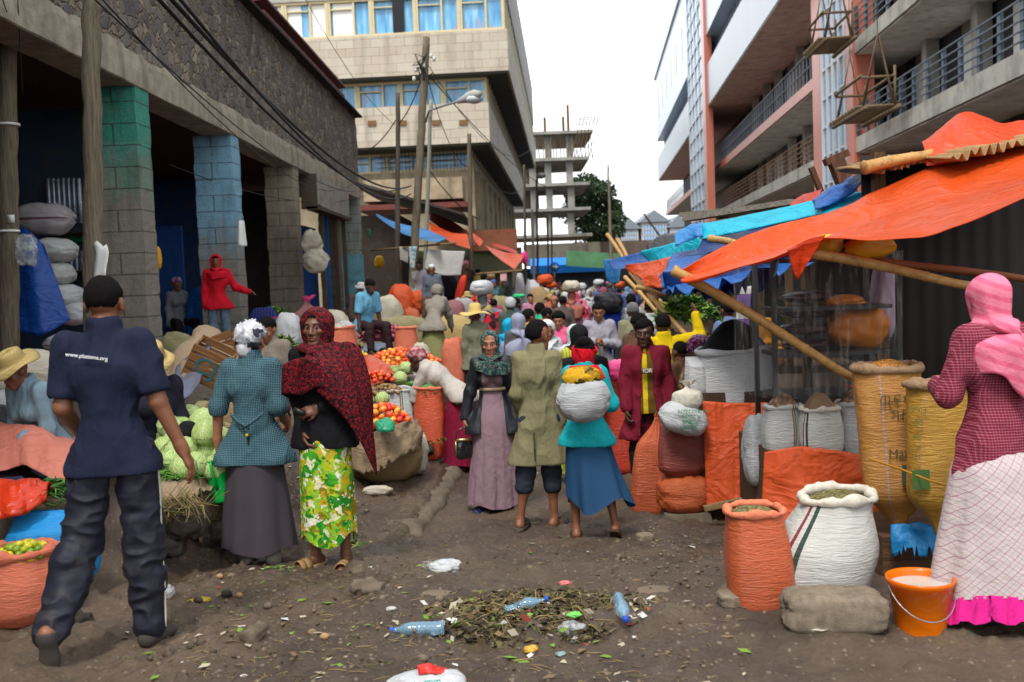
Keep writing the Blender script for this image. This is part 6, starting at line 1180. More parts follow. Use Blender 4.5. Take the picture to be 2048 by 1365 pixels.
text('www.platisma.org', 'printed_text', .026, plain('white_print', (.8, .8, .82), .6, .03), m.root, m.D['C'] + V3(.035, .139, -.055) * K, (pi / 2 - .08, .16, pi))
# ---- woman in the teal checked jacket, back to us
f = on(522, 1118); H = Hof(f, 515, 652)
TEAL = checkm('teal_check', c255(82, 116, 126), c255(30, 50, 60), .0115, .30, None)
m = Person('woman seen from behind in a small checked teal jacket and dark long skirt', f, H, pi - .05, .0066, 'warm', True, yaw=-.15, pitch=.16, arms={'L': ((.34, .06, -1), (.10, -.06, -1)), 'R': ((.16, .10, -1), (-.05, -.8, -.5))}, legs={'R': ((.02, .0, -1), (.06, .14, -1)), 'L': ((.03, 0, -1), (0, .02, -1))}, feet={'R': (.3, -.7, -.6), 'L': (.5, -1, -.05)}, hands={'L': {'curl': .95, 'd': (.0, -.2, -1)}}, fat=.98)
m.body(); m.wrap(floralm('marbled_scarf', [c255(200, 200, 206), c255(60, 62, 74), c255(216, 216, 220), c255(170, 172, 182)], 9, None, dist=.35), thick=.03, line=.15, knot=(.015, -.085, -.055, (.05, .04, .06)), nape=-.95, bumpy=.018)
m.top('jacket', TEAL, .020, 1.12, .17, .05, .006, g1=.024, collar=.03); m.skirt('skirt', plain('dark_skirt', c255(62, 56, 62), .85, .2, 6), .13, .165, .20, .05, 7, .018, .8, seed=3); m.shoes(plain('silver_flats', c255(150, 146, 136), .4, .3, 30), 'shoe')
b = m.D['P'] + m.up * .15 * m.k
for a, c in ((-.10, .075), (.10, -.075)):
 pts = [b + V3(a * 1.1, .135, .03), b + V3(a * .5, .165, -.02), b + V3(0, .17, -.045), b + V3(c * .3, .165, -.06)]; V = np.array([[p + V3(0, 0.004, .014), p - V3(0, -.004, .014)] for p in lerpl(pts, np.linspace(0, 1, 12))]); mb = MB(); mb.grid(V, uv=False); mb.uv = {}; solid(mb.build('belt_tab', TEAL, m.root), .008)
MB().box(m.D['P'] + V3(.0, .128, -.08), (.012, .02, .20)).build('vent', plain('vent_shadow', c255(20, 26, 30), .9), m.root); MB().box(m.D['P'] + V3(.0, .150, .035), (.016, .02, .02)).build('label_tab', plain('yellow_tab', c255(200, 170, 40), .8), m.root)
hw_ = m.root.location; c_, s_ = cos(pi - .05), sin(pi - .05); hp = m.D['WL'] + m.D['hL'] * .09; hp = np.array((hw_[0] + hp[0] * c_ - hp[1] * s_, hw_[1] + hp[0] * s_ + hp[1] * c_, hw_[2] + hp[2]))
jg = empty('jug', hp - V3(-.01, .0, .33), 'bright green plastic jug hanging from the hand of the teal jacket woman', 'jug', rot=(.08, -.12, 0)); jm = plain('green_plastic', c255(10, 170, 70), .3, .1, 4, transl=.2, coat=.2)
MB().lathe([(.02, 0), (.074, .0), (.080, .012), (.078, .03), (.066, .30), (.068, .305), (.064, .305), (.06, .02), (.02, .015)], 32).build('body', jm, jg); MB().tube([(0, -.064, .30), (0, -.10, .30), (0, -.108, .26), (0, -.10, .15), (0, -.072, .10)], .010, 8).build('handle', jm, jg)
# ---- woman in the red and black shawl
f = on(662, 1130); H = Hof(f, 622, 622)
REDS = floralm('red_black_shawl', [c255(142, 18, 34), c255(96, 10, 24), c255(170, 30, 44)], 80, c255(28, 16, 20), .5, .03, transl=.12)
m = Person('woman facing us in a red and black patterned shawl, black cardigan and floral skirt', f, H, -.22, .0058, 'dark', True, yaw=.02, pitch=.02, face=.9, arms={'L': ((.30, .04, -1), (-.95, -.55, -.28)), 'R': ((.10, .14, -1), (-.35, -.5, -.9))}, hands={'L': {'curl': 1.0, 'n': (-.2, .6, -.3)}, 'R': {'curl': .7}}, feet={'R': (.55, -1, -.05), 'L': (.15, -1, -.05)}, fat=1.03)
m.body(); m.hair(.006, .30, -.6); m.top('cardigan', cloth('black_knit', c255(22, 22, 25), 260, .2, .5), .014, 1.9, .10, .02, .006, g1=.018, collar=.02)
FLO = floralm('floral_skirt_print', [c255(236, 236, 214), c255(190, 206, 40), c255(70, 170, 40), c255(236, 232, 190), c255(206, 176, 36), c255(40, 140, 40), c255(150, 200, 50), c255(150, 130, 24)], 19, None, dist=.30, wr=.5)
m.skirt('skirt', FLO, .19, .168, .03, .10, 6, .030, .85, seed=8, wob=.05); m.shoes(plain('tan_sandal', c255(140, 112, 70), .7), 'sandal', sole=plain('sandal_sole', c255(170, 140, 100), .8)); 
m.veil(REDS, 'shawl', .80, .36, .20, .022, seed=3, amp=.016, back=.25, loose=.018)
# fall of the shawl over her left shoulder
N = m.D['SL']; K = m.k
tail_a = [N + V3(-.14, -.145, .0) * K, N + V3(-.04, -.11, .065) * K, N + V3(.05, -.01, .095) * K, N + V3(.11, .05, .03) * K]; tail_b = [N + V3(-.10, -.20, -.22) * K, N + V3(.05, -.20, -.34) * K, N + V3(.18, -.12, -.62) * K, N + V3(.22, -.01, -.84) * K, N + V3(.15, .09, -.6) * K]
sheet('', tail_a, tail_b, REDS, 44, 36, -.02, .022, (5, 1.2), 5, .004, 'shawl_fall', parent=m.root, mid=[a * .5 + b * .5 + V3(.045, -.03, .02) for a, b in zip(lerpl(tail_a, np.linspace(0, 1, 5)), tail_b)])
MB().ball(m.hq(.080, .0, -.045), .006, 8, 6).build('earring', plain('earring_silver', (.8, .8, .8), .2, .02, metal=.7), m.root)
MB().box(m.D['WL'] + m.D['hL'] * .10 + V3(-.02, -.03, .01), (.07, .03, .035), rot3('Y', .4)).build('phone', plain('black_phone', (.02, .02, .022), .3), m.root)
# ---- woman in the lavender dress
f = on(995, 1024); H = Hof(f, 990, 664)
m = Person('woman walking toward us in a long lavender dress and open black cardigan', f, H, .0, .0066, 'warm', True, yaw=-.10, pitch=.08, face=-.3, fat=.9, arms={'R': ((.28, .05, -1), (.24, -.12, -1)), 'L': ((.26, .05, -1), (.16, -.12, -1))}, hands={'R': {'curl': 1.0, 'd': (0, -.1, -1)}, 'L': {'curl': .5}}, legs={'R': ((.05, -.06, -1), (.10, -.0, -1)), 'L': ((.03, .06, -1), (0, .05, -1))}, feet={'R': (.4, -.9, -.35), 'L': (.2, -.9, -.4)})
m.body(); LAV = cloth('lavender_jersey', c255(140, 114, 124), 500, .1, .45); m.top('dress_top', LAV, .008, 0, .02, .0, .002, k=.03); m.skirt('skirt', LAV, .05, .17, .20, .20, 10, .020, .85, seed=5); 
V = np.array([[m.D['P'] + m.up * (.235 + .03 * v) * m.k + V3(.126 * sin(a), -.108 * cos(a) - .004, 0) * m.k for v in (0, 1)] for a in np.linspace(-1.5, 1.5, 24)]); mb = MB(); mb.grid(V, uv=False); mb.uv = {}; solid(mb.build('belt', plain('gold_belt', c255(176, 156, 120), .4, .2, 40), m.root), .008)
MB().tube([m.D['C'] + V3(x * .13, -.125 - .02 * cos(x * 1.5), -.07 + .012 * x * x) * m.k for x in np.linspace(-1, 1, 12)], .006, 6).build('neckline_trim', plain('cream_trim', c255(200, 180, 140), .6), m.root)
m.top('cardigan', plain('black_sequin', c255(34, 36, 42), .45, .5, 90, .5, 90), .018, 1.95, .16, .05, .006, g1=.016, open_front=.12)
m.veil(floralm('teal_dark_scarf', [c255(30, 62, 66), c255(22, 30, 34), c255(86, 110, 100), c255(40, 76, 76), c255(120, 124, 110)], 75, None, dist=.05), 'headscarf', .82, .17, .15, .016, seed=6, amp=.012); m.shoes(plain('navy_heels', c255(36, 40, 84), .5), 'sandal')
hp = m.D['WR'] + m.D['hR'] * .09 + f
hb = empty('handbag', hp - V3(.02, .01, .27), 'shiny black handbag with a metal clasp carried by the lavender dress woman', 'handbag', rz=.3); bg = plain('black_patent', (.012, .012, .014), .14, .2, 5, .3, 40, spec=.7)
bundle('', V3(0, 0, .085), (.17, .09, .19), bg, (0, 0, 0), 31, e=3.2, lump=.05, name='bag_body', parent=hb, seam=False); MB().tube([(.075 * cos(a), -.035, .18 + .10 * sin(a)) for a in np.linspace(0, pi, 14)], .006, 6).build('handle', bg, hb); MB().box((0, -.048, .175), (.15, .012, .022)).box((-.08, -.04, .10), (.01, .02, .13)).build('clasp', plain('gold_metal', c255(190, 170, 120), .25, .1, metal=.8), hb)
# ---- boy in the olive coat, back to us
f = on(1085, 1062); H = Hof(f, 1096, 646)
m = Person('youth in a long olive coat and cropped jeans, back to us with head turned right', f, H, pi + .06, .0068, 'mid', yaw=-.85, pitch=.05, arms={'R': ((.12, .02, -1), (.06, -.12, -1)), 'L': ((.10, .04, -1), (-.1, -.6, -.8))}, fat=.76, legs={'L': ((.06, .0, -1), (.16, .06, -1)), 'R': ((.0, -.03, -1), (.02, .03, -1))}, feet={'L': (-.30, -1, -.05), 'R': (.6, -.8, -.05)}, hands={'R': {'curl': .6}})
m.body(); m.hair(.016, .26, -.55); OLC = cloth('olive_twill', c255(124, 118, 88), 600, .14, .5); m.trousers(plain('dark_denim', c255(38, 44, 56), .85, .3, 20), .026, 1.32, .004, g1=.028); m.top('coat', OLC, .022, 1.96, .36, .045, .008, collar=.03, g1=.020); m.shoes(plain('grey_sandal', c255(70, 66, 58), .9), 'sandal', sole=plain('worn_sole', c255(92, 84, 70), .9))
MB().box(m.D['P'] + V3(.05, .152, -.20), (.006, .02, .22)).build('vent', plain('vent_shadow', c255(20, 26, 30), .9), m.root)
# ---- woman with the sack on her back
f = on(1180, 1076); H = Hof(f, 1172, 680)
m = Person('woman from behind in blue skirt and turquoise shirt carrying a white sack', f, H, pi - .12, .0068, 'mid', True, yaw=-.1, pitch=.05, lean=(0, -.10), fat=.86, arms={'R': ((.28, -.10, -1), (-.3, -.8, .35)), 'L': ((.12, -.15, -1), (-.3, -.8, .4))}, legs={'L': ((.04, .02, -1), (.0, .08, -1)), 'R': ((.14, -.1, -1), (.20, .34, -1))}, feet={'R': (.1, -.8, -.6), 'L': (.1, -1, -.05)})
m.body(); TUR = cloth('turquoise_cotton', c255(24, 160, 168)); m.hair(.012, .3, -.5); MB().ball(m.hq(.0, -.085, .085), np.array((.055, .05, .045)) * m.hk, 14, 10, R=m.hR).build('hair_bun', HAIR, m.root); m.top('shirt', TUR, .020, 1.2, .10, .03, .007, g1=.024); m.skirt('skirt', plain('deep_blue_skirt', c255(22, 62, 96), .8, .2, 5, .3, 20), .27, .185, .24, .06, 7, .030, .8, (-.03, .0), seed=2, wob=.06); m.shoes(plain('brown_flipflop', c255(84, 56, 40), .9), 'flip_flop')
RDS = cloth('red_scarf', c255(196, 18, 34)); V = np.zeros((60, 14, 3))
for i in range(60):
 a = 2 * pi * i / 60
 for j in range(14):
  t_ = j / 13; V[i, j] = m.hq(.088 * sin(a) * (1 - .25 * sst(.3, .8, t_)) + .012 * sin(5 * a + t_ * 6), -.01 - .105 * cos(a) * (1 - .25 * sst(.3, .8, t_)), .03 + .075 * max(0, cos(a + pi)) * (1 - t_) - .15 * t_ + .01 * sin(7 * t_ + a))
mb = MB(); mb.grid(V, wu=True); solid(mb.build('headscarf', RDS, m.root), .014); 
sheet('', [m.D['N'] + V3(x, .10, .02) for x in (-.10, -.03, .05, .10)], [m.D['N'] + V3(x, .165, -.11 - .04 * cos(x * 20)) for x in (-.16, -.05, .05, .14)], RDS, 20, 10, -.02, .012, (3, 1), 7, .006, 'scarf_end', parent=m.root)
cW = np.array(m.root.location); a_ = pi - .12
def wld(m, p): z = m.root.rotation_euler[2]; return np.array(m.root.location) + V3(p[0] * cos(z) - p[1] * sin(z), p[0] * sin(z) + p[1] * cos(z), p[2])
q = wld(m, m.D['P'] + V3(0, .255, .27)); bundle('grey white sack slung on the back of the blue skirt woman', q, (.39, .25, .34), sackm('grey_white_weave', c255(172, 174, 176), None, .12, .6), (0, 0, .05), 41, e=2.2, lump=.06, seam=False); q2 = wld(m, m.D['P'] + V3(.0, .24, .42)); bundle('yellow brown cloth bundle on top of the slung white sack', q2, (.30, .2, .18), floralm('yellow_bundle', [c255(190, 140, 20), c255(160, 120, 30), c255(80, 70, 30), c255(210, 160, 30)], 14, None, dist=.3), (0, 0, .05), 42, e=2, lump=.12, seam=False, name='bundle', cat='bundle')
# ---- young man in the maroon jacket
f = on(1290, 1005) ; f = P(1300, 1000, 9.0); f[2] = gfull(f[0], f[1])[0]; H = Hof(f, 1298, 643)
m = Person('young man in a maroon jacket over a yellow striped football shirt beside the orange sacks', f, H, -.04, .0062, 'deep', yaw=-.25, pitch=.05, face=-.8, fat=.86, arms={'R': ((.16, .0, -1), (.02, -.42, -1)), 'L': ((.18, .05, -1), (.10, -.30, -1))}, hands={'R': {'curl': .9}})
m.body(); m.hair(.017, .27, -.55); m.top('football_shirt', stripem('yellow_brown_stripe', c255(206, 178, 30), c255(96, 76, 30), .11, 0, .62, ), .012, .7, .06, .01, .004, label='yellow football shirt with brown stripes'); m.trousers(plain('black_trousers', c255(26, 25, 27), .8), .018)
m.top('jacket', cloth('maroon_twill', c255(112, 26, 44), 600, .1, .45), .026, 1.95, .30, .04, .009, g1=.024, open_front=.085, collar=.02); m.shoes(plain('black_shoe', c255(34, 32, 30), .6), 'shoe')
zc_ = m.D['P'] + m.up * .335 * m.k + m.fwd * .142 * m.k; MB().box(zc_ + V3(0, -.004, 0), (.10, .006, .050)).build('chest_band', plain('chest_band_brown', c255(110, 92, 50), .8), m.root); text('IOR', 'printed_text', .05, plain('white_print', (.8, .8, .82), .6, .03), m.root, zc_ + V3(0, -.012, 0), (pi / 2, 0, 0))
MB().tube([m.D['N'] + V3(.055 * sin(a), -.050 - .030 * cos(a), -.028 - .035 * cos(a)) * m.k for a in np.linspace(-1.2, 1.2, 12)], .009, 6).build('undershirt_collar', plain('red_collar', c255(190, 26, 34), .8), m.root)
# ---- woman at the right edge
f = P(2000, 1262, 4.5); f[2] = gfull(f[0], f[1])[0]; H = Hof(f, 2006, 556)
PLD = checkm('maroon_plaid', c255(120, 32, 56), c255(190, 130, 138), .0125, .14, c255(60, 16, 30), (.35, .85))
m = Person('woman at the right edge in a pink headscarf, maroon checked jacket and pale checked skirt', f, H, pi + .28, .0068, 'mid', True, yaw=-.1, pitch=.15, lean=(0, -.04), arms={'L': ((.34, -.12, -1), (-.45, -.9, .05)), 'R': ((.2, -.1, -1), (-.3, -.8, .1))}, fat=1.0)
m.body(); m.top('jacket', PLD, .020, 1.95, .17, .02, .007, g1=.020)
SK = checkm('pale_diagonal_check', c255(186, 172, 172), c255(140, 96, 116), .036, .06, c255(120, 124, 104), (1, 1), True); m.skirt('skirt', SK, .17, .19, .34, .05, 8, .022, .8, seed=4); ring = m.hemV; V = np.stack([np.stack([ring[:, 0] * (1 + .05 * t_) + .01 * np.cos(np.arange(len(ring)) * 1.9), ring[:, 1] * (1 + .05 * t_) + .012 * np.sin(np.arange(len(ring)) * 2.3), ring[:, 2] + .012 - .115 * t_ + .012 * t_ * np.sin(np.arange(len(ring)) * 1.1)], 1) for t_ in np.linspace(0, 1, 5)], 1); mb = MB(); mb.grid(V, wu=True); mb.build('frill', cloth('pink_frill', c255(222, 40, 140)), m.root)
PNK = stripem('pink_scarf', c255(208, 96, 124), c255(216, 120, 144), .05, 2, .6, (.3, .2, 0)); m.veil(PNK, 'headscarf', .55, .27, .12, .022, seed=8, amp=.012, back=.35, front=.7); m.shoes(plain('dark_shoe', c255(30, 30, 44), .5), 'shoe')
# ---- middle distance: (head top pixel, height, turn) each in its own clothes
def cl(name, *c): return cloth(name, c255(*c))
def mid(label, px, py, H, rz=pi, skin='dark', fem=False, top=None, bottom=None, head=('hair',), long_=.1, pos=None, vox=.0125, skirt=False, sleeve=1.95, pants=True, **k):
 pos = solve(px, py, H, 9.8) if pos is None else np.asarray(pos, float)
 if pos[1] > 15: vox = .016
 k.setdefault('fat', .88); m = Person(label, pos, H, rz, vox, skin, fem, **k); m.body(); m.top('top', top, .022, sleeve, long_, .03, .009, g1=.022, collar=.02)
 if skirt: m.skirt('skirt', bottom, .08, .18, .24, .06, 7, .025, .8, seed=len(label), nz=20, na=56)
 elif pants: m.trousers(bottom, .02, 1.92, .008)
 for h in (head if isinstance(head[0], tuple) else (head,)):
  if h[0] == 'hair': m.hair(h[1] if len(h) > 1 else .014, .26, -.55, n=36, mat_=h[2] if len(h) > 2 else None)
  elif h[0] == 'veil': m.veil(h[1], 'headscarf', h[2] if len(h) > 2 else .8, h[3] if len(h) > 3 else .42, h[4] if len(h) > 4 else .24, .02, seed=len(label), n=48, m=24, amp=.018, loose=.01)
  elif h[0] == 'wrap': m.wrap(h[1], thick=.03, line=.2, n=36, bumpy=.012)
  elif h[0] == 'cap': m.wrap(h[1], 'cap', .016, .12, n=36, bumpy=.0, nape=.1)
  elif h[0] == 'straw': straw_hat(m, *h[1:])
 return m
def strawm():
 t = NT('woven_straw'); v = t.co(); r = t.math('SQRT', t.math('ADD', t.math('POWER', t.sep(v)[0], 2.0), t.math('POWER', t.sep(v)[1], 2.0))); w_ = t.wave(v, 60, 3, 4, 'Z'); f_ = t.math('FRACT', t.math('MULTIPLY', t.math('ADD', r, t.sep(v)[2]), 70.0)); c = t.mix(f_, c255(150, 124, 72), c255(206, 184, 126)); c = t.mix(t.noise(v, 40, 4), c, c255(180, 156, 100)); return t.fin(c, .8, f_, .8, .006, .2)
STRAW = strawm()
def straw_hat(m, rim=.19, tall=.10, mat_=None, floppy=.02):
 c = m.hq(0, -.014, .075); mb = MB(); n = 40; pr = [(.001, tall), (.05, tall + .004), (.078, tall * .9), (.088, tall * .4), (.094, .0), (.10, -.008), (.13, -.012), (rim * .85, -.02), (rim, -.035)]; V = np.zeros((n, len(pr), 3))
 for i in range(n):
  a = 2 * pi * i / n
  for j, (r, z) in enumerate(pr): r_ = r; V[i, j] = c + (m.hr * cos(a) + m.hf * sin(a) * 1.08) * r_ + m.hu * (z + floppy * sst(.1, rim, r) * sin(3 * a + 1))
 mb.grid(V, wu=True); o = mb.build('straw_hat', mat_ or STRAW, m.root); solid(o, .006); return o
Dn = cl('dark_skirt_b', 44, 40, 48); bk = cl('black_cloth', 24, 24, 27); wh = cl('white_cotton', 190, 194, 198); gy = cl('grey_jersey', 120, 122, 128); jean = cl('worn_denim', 92, 108, 124); brn = cl('brown_cloth', 92, 66, 50); khk = cl('khaki_cloth', 130, 124, 98)
sit = {'R': ((.18, -1, -.05), (.05, -.15, -1)), 'L': ((.18, -1, -.05), (.05, -.15, -1))}
sq = {'R': ((.35, -.9, .35), (.05, .45, -1)), 'L': ((.35, -.9, .35), (.05, .45, -1))}
mid('boy in a bright red hooded sweatshirt and jeans standing by the blue pillar', 440, 508, 1.56, .25, 'dark', False, cl('red_fleece', 190, 22, 40), jean, ('hair',), .10, pos=gpt(-4.62, 15.4, 0), vox=.010, face=True, arms={'L': ((.55, -.05, -1), (.85, -.25, -.35)), 'R': ((.16, .02, -1), (.05, -.15, -1))}).veil(cl('red_fleece', 190, 22, 40), 'hood', .9, .16, .13, .026, seed=2, n=40, m=22, amp=.004)
mid('woman in a black headscarf and lime yellow striped dress behind the olive coat', 1138, 660, 1.58, pi + .2, 'dark', True, stripem('lime_stripe', c255(186, 182, 70), c255(150, 150, 50), .03, 0, .6), stripem('lime_stripe', c255(186, 182, 70), c255(150, 150, 50), .03, 0, .6), ('veil', bk, .6, .40, .25), .1, pos=gpt(.62, 10.1), skirt=True)
mid('woman in a bright cyan headscarf behind the lavender dress woman', 1017, 642, 1.54, pi - .3, 'dark', True, cl('cyan_dress', 30, 150, 190), Dn, ('veil', cl('cyan_scarf', 24, 156, 196), .6, .5, .24), skirt=True)
mid('woman in a navy and white striped headscarf over a grey coat', 1036, 630, 1.62, pi + .25, 'dark', True, cl('grey_coat_b', 84, 80, 82), Dn, ('veil', stripem('navy_stripe_scarf', c255(60, 68, 110), c255(176, 178, 192), .022, 2, .55, (0, .5, 0)), .6, .62, .2), skirt=True)
mid('man with close hair in a tan jacket, facing left', 1054, 618, 1.66, pi - .9, 'dark', False, cl('tan_jacket', 176, 140, 90), bk, ('hair',))
mid('man behind him in a teal and green top', 1078, 606, 1.68, pi - .6, 'deep', False, cl('teal_green', 60, 170, 140), bk, ('hair',)); mid('short haired man looking down in an orange collar', 1088, 618, 1.6, pi - 1.2, 'deep', False, cl('orange_top', 214, 100, 40), bk, ('hair',), pitch=.35); mid('man with bare head low in the crowd left of the striped scarf', 1030, 600, 1.7, pi - .8, 'deep', False, cl('slate_top', 66, 80, 92), bk, ('hair',))
mid('woman in a white shawl with a white band over her hair, facing us', 1092, 638, 1.6, .3, 'mid', True, wh, Dn, ('veil', wh, .8, .5, .26), face=True, skirt=True, pitch=.3)
mid('young woman with dark curly hair and a pink top, facing us', 1117, 622, 1.62, -.2, 'warm', True, cl('pink_top', 214, 92, 130), jean, ('hair', .03), face=True, pitch=.15)
mid('woman from behind in a thin white headscarf, right of the curly haired woman', 1150, 655, 1.56, pi + .1, 'dark', True, wh, wh, ('veil', cloth('thin_white', c255(186, 194, 198), 300), .6, .5, .25), skirt=True)
mid('woman from behind in a pink and crimson headscarf', 1156, 583, 1.72, pi - .15, 'dark', True, cl('pink_dress', 206, 120, 140), cl('pink_dress', 206, 120, 140), ('veil', floralm('crimson_scarf', [c255(196, 30, 70), c255(214, 90, 120), c255(200, 160, 170)], 7, None, dist=.4), .6, .8, .27), skirt=True)
mid('woman from behind in a long pale white veil left of the crimson scarf', 1132, 585, 1.71, pi + .1, 'dark', True, wh, wh, ('veil', cloth('pale_veil', c255(180, 188, 192), 300), .6, .75, .26), skirt=True)
mid('man with a moustache in a loose grey jacket, facing us', 1196, 611, 1.7, -.05, 'mid', False, cl('pale_grey_jacket', 150, 146, 156), jean, ('hair',), .12, face=True, pitch=.2, arms={'R': ((.3, 0, -1), (-.7, -.75, .25)), 'L': ((.3, 0, -1), (-.7, -.75, .15))})
mb_ = mid('porter in blue overalls carrying a black bundle on his shoulder', 1222, 596, 1.70, pi, 'dark', False, cl('porter_blue', 30, 56, 150), cl('porter_blue', 30, 56, 150), ('hair',), arms={'R': ((.5, -.2, -.6), (-.5, -.1, 1)), 'L': ((.5, -.2, -.6), (-.4, -.1, 1))}); bundle('large black bundle carried on the shoulder of the blue porter', wld(mb_, mb_.D['H'] + V3(.05, .12, .02)), (.52, .42, .36), plain('black_bundle', c255(26, 27, 32), .5, .3), (0, .1, 0), 51, name='bundle', cat='bundle', seam=False)
mid('grey haired man in an olive grey shirt, back to us', 1266, 610, 1.68, pi + .1, 'dark', False, cl('olive_shirt', 128, 126, 100), bk, ('hair', .012, plain('grey_hair', c255(110, 108, 106), .9, .4, 60))); mid('dark skinned man in a brown shirt looking down left, behind the maroon jacket', 1272, 632, 1.64, pi - 1.1, 'deep', False, brn, bk, ('hair',), pitch=.3); mid('man in a light grey tee shirt, back to us, ahead of the grey haired man', 1262, 590, 1.74, pi, 'dark', False, cl('light_grey_tee', 150, 156, 164), jean, ('hair',), sleeve=.8)
mid('man in a bright yellow jacket raising his right arm', 1330, 626, 1.64, pi + .1, 'dark', False, cl('yellow_jacket', 206, 176, 16), bk, ('hair',), arms={'R': ((.9, -.2, .15), (-.1, -.3, 1)), 'L': ((.2, .05, -1), (0, -.3, -1))}, pos=gpt(1.55, 10.6)); mid('man in a pale shirt with close hair behind the yellow jacket', 1300, 600, 1.70, pi, 'deep', False, cl('pale_shirt', 176, 180, 178), bk, ('hair',))
mid('seated woman with a purple spotted headwrap behind the black grain sack', 1393, 645, 1.6, 1.0, 'mid', True, floralm('zigzag_print', [c255(196, 186, 190), c255(40, 44, 70), c255(196, 186, 190), c255(140, 40, 60)], 22, None, dist=.3), Dn, ('wrap', floralm('purple_spot_wrap', [c255(120, 20, 80), c255(150, 60, 110), c255(190, 160, 190)], 40, None, dist=.1)), pos=gpt(1.69, 9.4), pelvis=.74, legs=sit, face=True, dz=-.0, skirt=False); mid('child with a shaved head beside the purple headwrap woman', 1362, 655, 1.4, pi + .6, 'dark', False, brn, bk, ('hair', .006), pos=gpt(1.62, 9.9))
mid('man in a pale blue shirt with hand on hip at the right stalls', 1470, 560, 1.72, pi + .5, 'dark', False, cl('pale_blue_shirt', 112, 136, 178), bk, ('hair',), pos=gpt(2.55, 12.0), arms={'L': ((.6, .3, -.8), (-.9, .2, -.6)), 'R': ((.2, 0, -1), (.05, -.2, -1))})
mid('person in a mauve patterned shawl and orange scarf beside the clear plastic wrap', 1528, 590, 1.6, 1.1, 'dark', True, floralm('mauve_print', [c255(170, 120, 160), c255(196, 170, 190), c255(120, 60, 110)], 26, None, dist=.2), Dn, ('veil', cl('mustard_scarf', 190, 130, 40), .7, .3, .2), pos=gpt(2.45, 9.9), skirt=True)
# left hand vendors and shoppers
L_ = lambda px, py, D: P(px, py, D)
mid('seated vendor in pale blue grey under a brown straw hat behind the dark polo man', 95, 690, 1.6, -.5, 'dark', True, cl('blue_grey', 112, 134, 146), cl('blue_grey', 112, 134, 146), ('straw', .17, .07), pos=L_(104, 900, 7.1), pelvis=.06, legs=sq, lean=(0, -.35), pitch=.5, dz=-.05)
mid('seated vendor in a dark jacket and wide pale straw hat beside the cabbages', 316, 690, 1.6, .3, 'dark', True, cl('navy_jacket', 36, 36, 50), bk, ('straw', .16, .10), pos=L_(318, 900, 7.35), pelvis=.05, legs=sq, lean=(0, -.28), pitch=.55)
mid('person with short hair crouching between the two standing women', 552, 700, 1.6, -.3, 'mid', False, cl('grey_top_d', 120, 110, 100), bk, ('hair',), pos=L_(550, 850, 9.6), pelvis=.30, legs=sq, pitch=.4)
mid('seated woman in a grey jacket with a purple headscarf inside the dark shop', 362, 583, 1.55, .7, 'dark', True, cl('grey_jacket_c', 110, 112, 118), bk, ('wrap', floralm('purple_wrap', [c255(130, 70, 130), c255(190, 170, 200)], 30, None)), pos=L_(360, 690, 17.2), pelvis=.42, legs=sit)
mid('man in a white hat and brown jacket bending over near the turquoise shutter', 708, 592, 1.65, .9, 'dark', False, cl('brown_jacket', 78, 66, 62), brn, ('straw', .13, .08, plain('white_hat', c255(170, 168, 166), .8)), pos=L_(700, 690, 20.5), pelvis=.60, lean=(0, -.8), legs=sit, pitch=.2)
mid('boy in a light blue shirt seated facing the red onions', 738, 610, 1.5, .7, 'deep', False, cl('sky_shirt', 100, 160, 190), plain('red_black_trousers', c255(40, 20, 26), .8), ('hair',), pos=L_(732, 700, 15.2), pelvis=.40, lean=(0, -.3), legs=sit, sleeve=.9, pitch=.4)
mid('woman wrapped in a grey shawl bending over, near the red onions', 862, 618, 1.58, pi - .3, 'dark', True, cl('grey_shawl', 128, 122, 112), cl('olive_skirt', 128, 128, 84), ('wrap', cl('grey_shawl', 128, 122, 112)), pos=gpt(-1.35, 15.8), lean=(.1, -.75), skirt=True, arms={'R': ((.1, -.6, -1), (0, -.5, -1)), 'L': ((.1, -.6, -1), (0, -.5, -1))})
mid('woman from behind in a grey green coat and wide yellow straw hat', 946, 625, 1.55, pi + .1, 'dark', True, cl('grey_green_coat', 112, 114, 94), Dn, ('straw', .23, .12, plain('yellow_straw', c255(196, 168, 100), .8, .15, 40), .02), .16, pos=gpt(-.62, 14.6), skirt=True)
mid('stooping woman in a mauve headwrap and white sleeves reaching into the orange sack', 882, 676, 1.58, -pi / 2 - .35, 'deep', True, cl('white_beige_blouse', 176, 168, 160), cl('crimson_skirt', 120, 20, 50), ('wrap', floralm('mauve_wrap', [c255(170, 100, 104), c255(140, 70, 80), c255(196, 150, 150)], 20, None)), pos=gpt(-.66, 10.9), lean=(0, -1.25), arms={'R': ((.08, -.45, -1), (.0, -.15, -1)), 'L': ((.08, -.45, -1), (.0, -.1, -1))}, pitch=.5, skirt=True)
mid('seated man in a white cap and grey jacket under the hanging white sheet', 871, 566, 1.65, .0, 'dark', False, cl('slate_jacket', 92, 98, 110), brn, ('cap', wh), pos=L_(868, 640, 23), pelvis=.50, legs=sit, face=False); mid('person in a pale top with purple sleeves behind the white capped man', 846, 548, 1.7, .2, 'deep', False, cl('purple_grey_top', 140, 136, 140), bk, ('hair',), pos=L_(842, 650, 27))
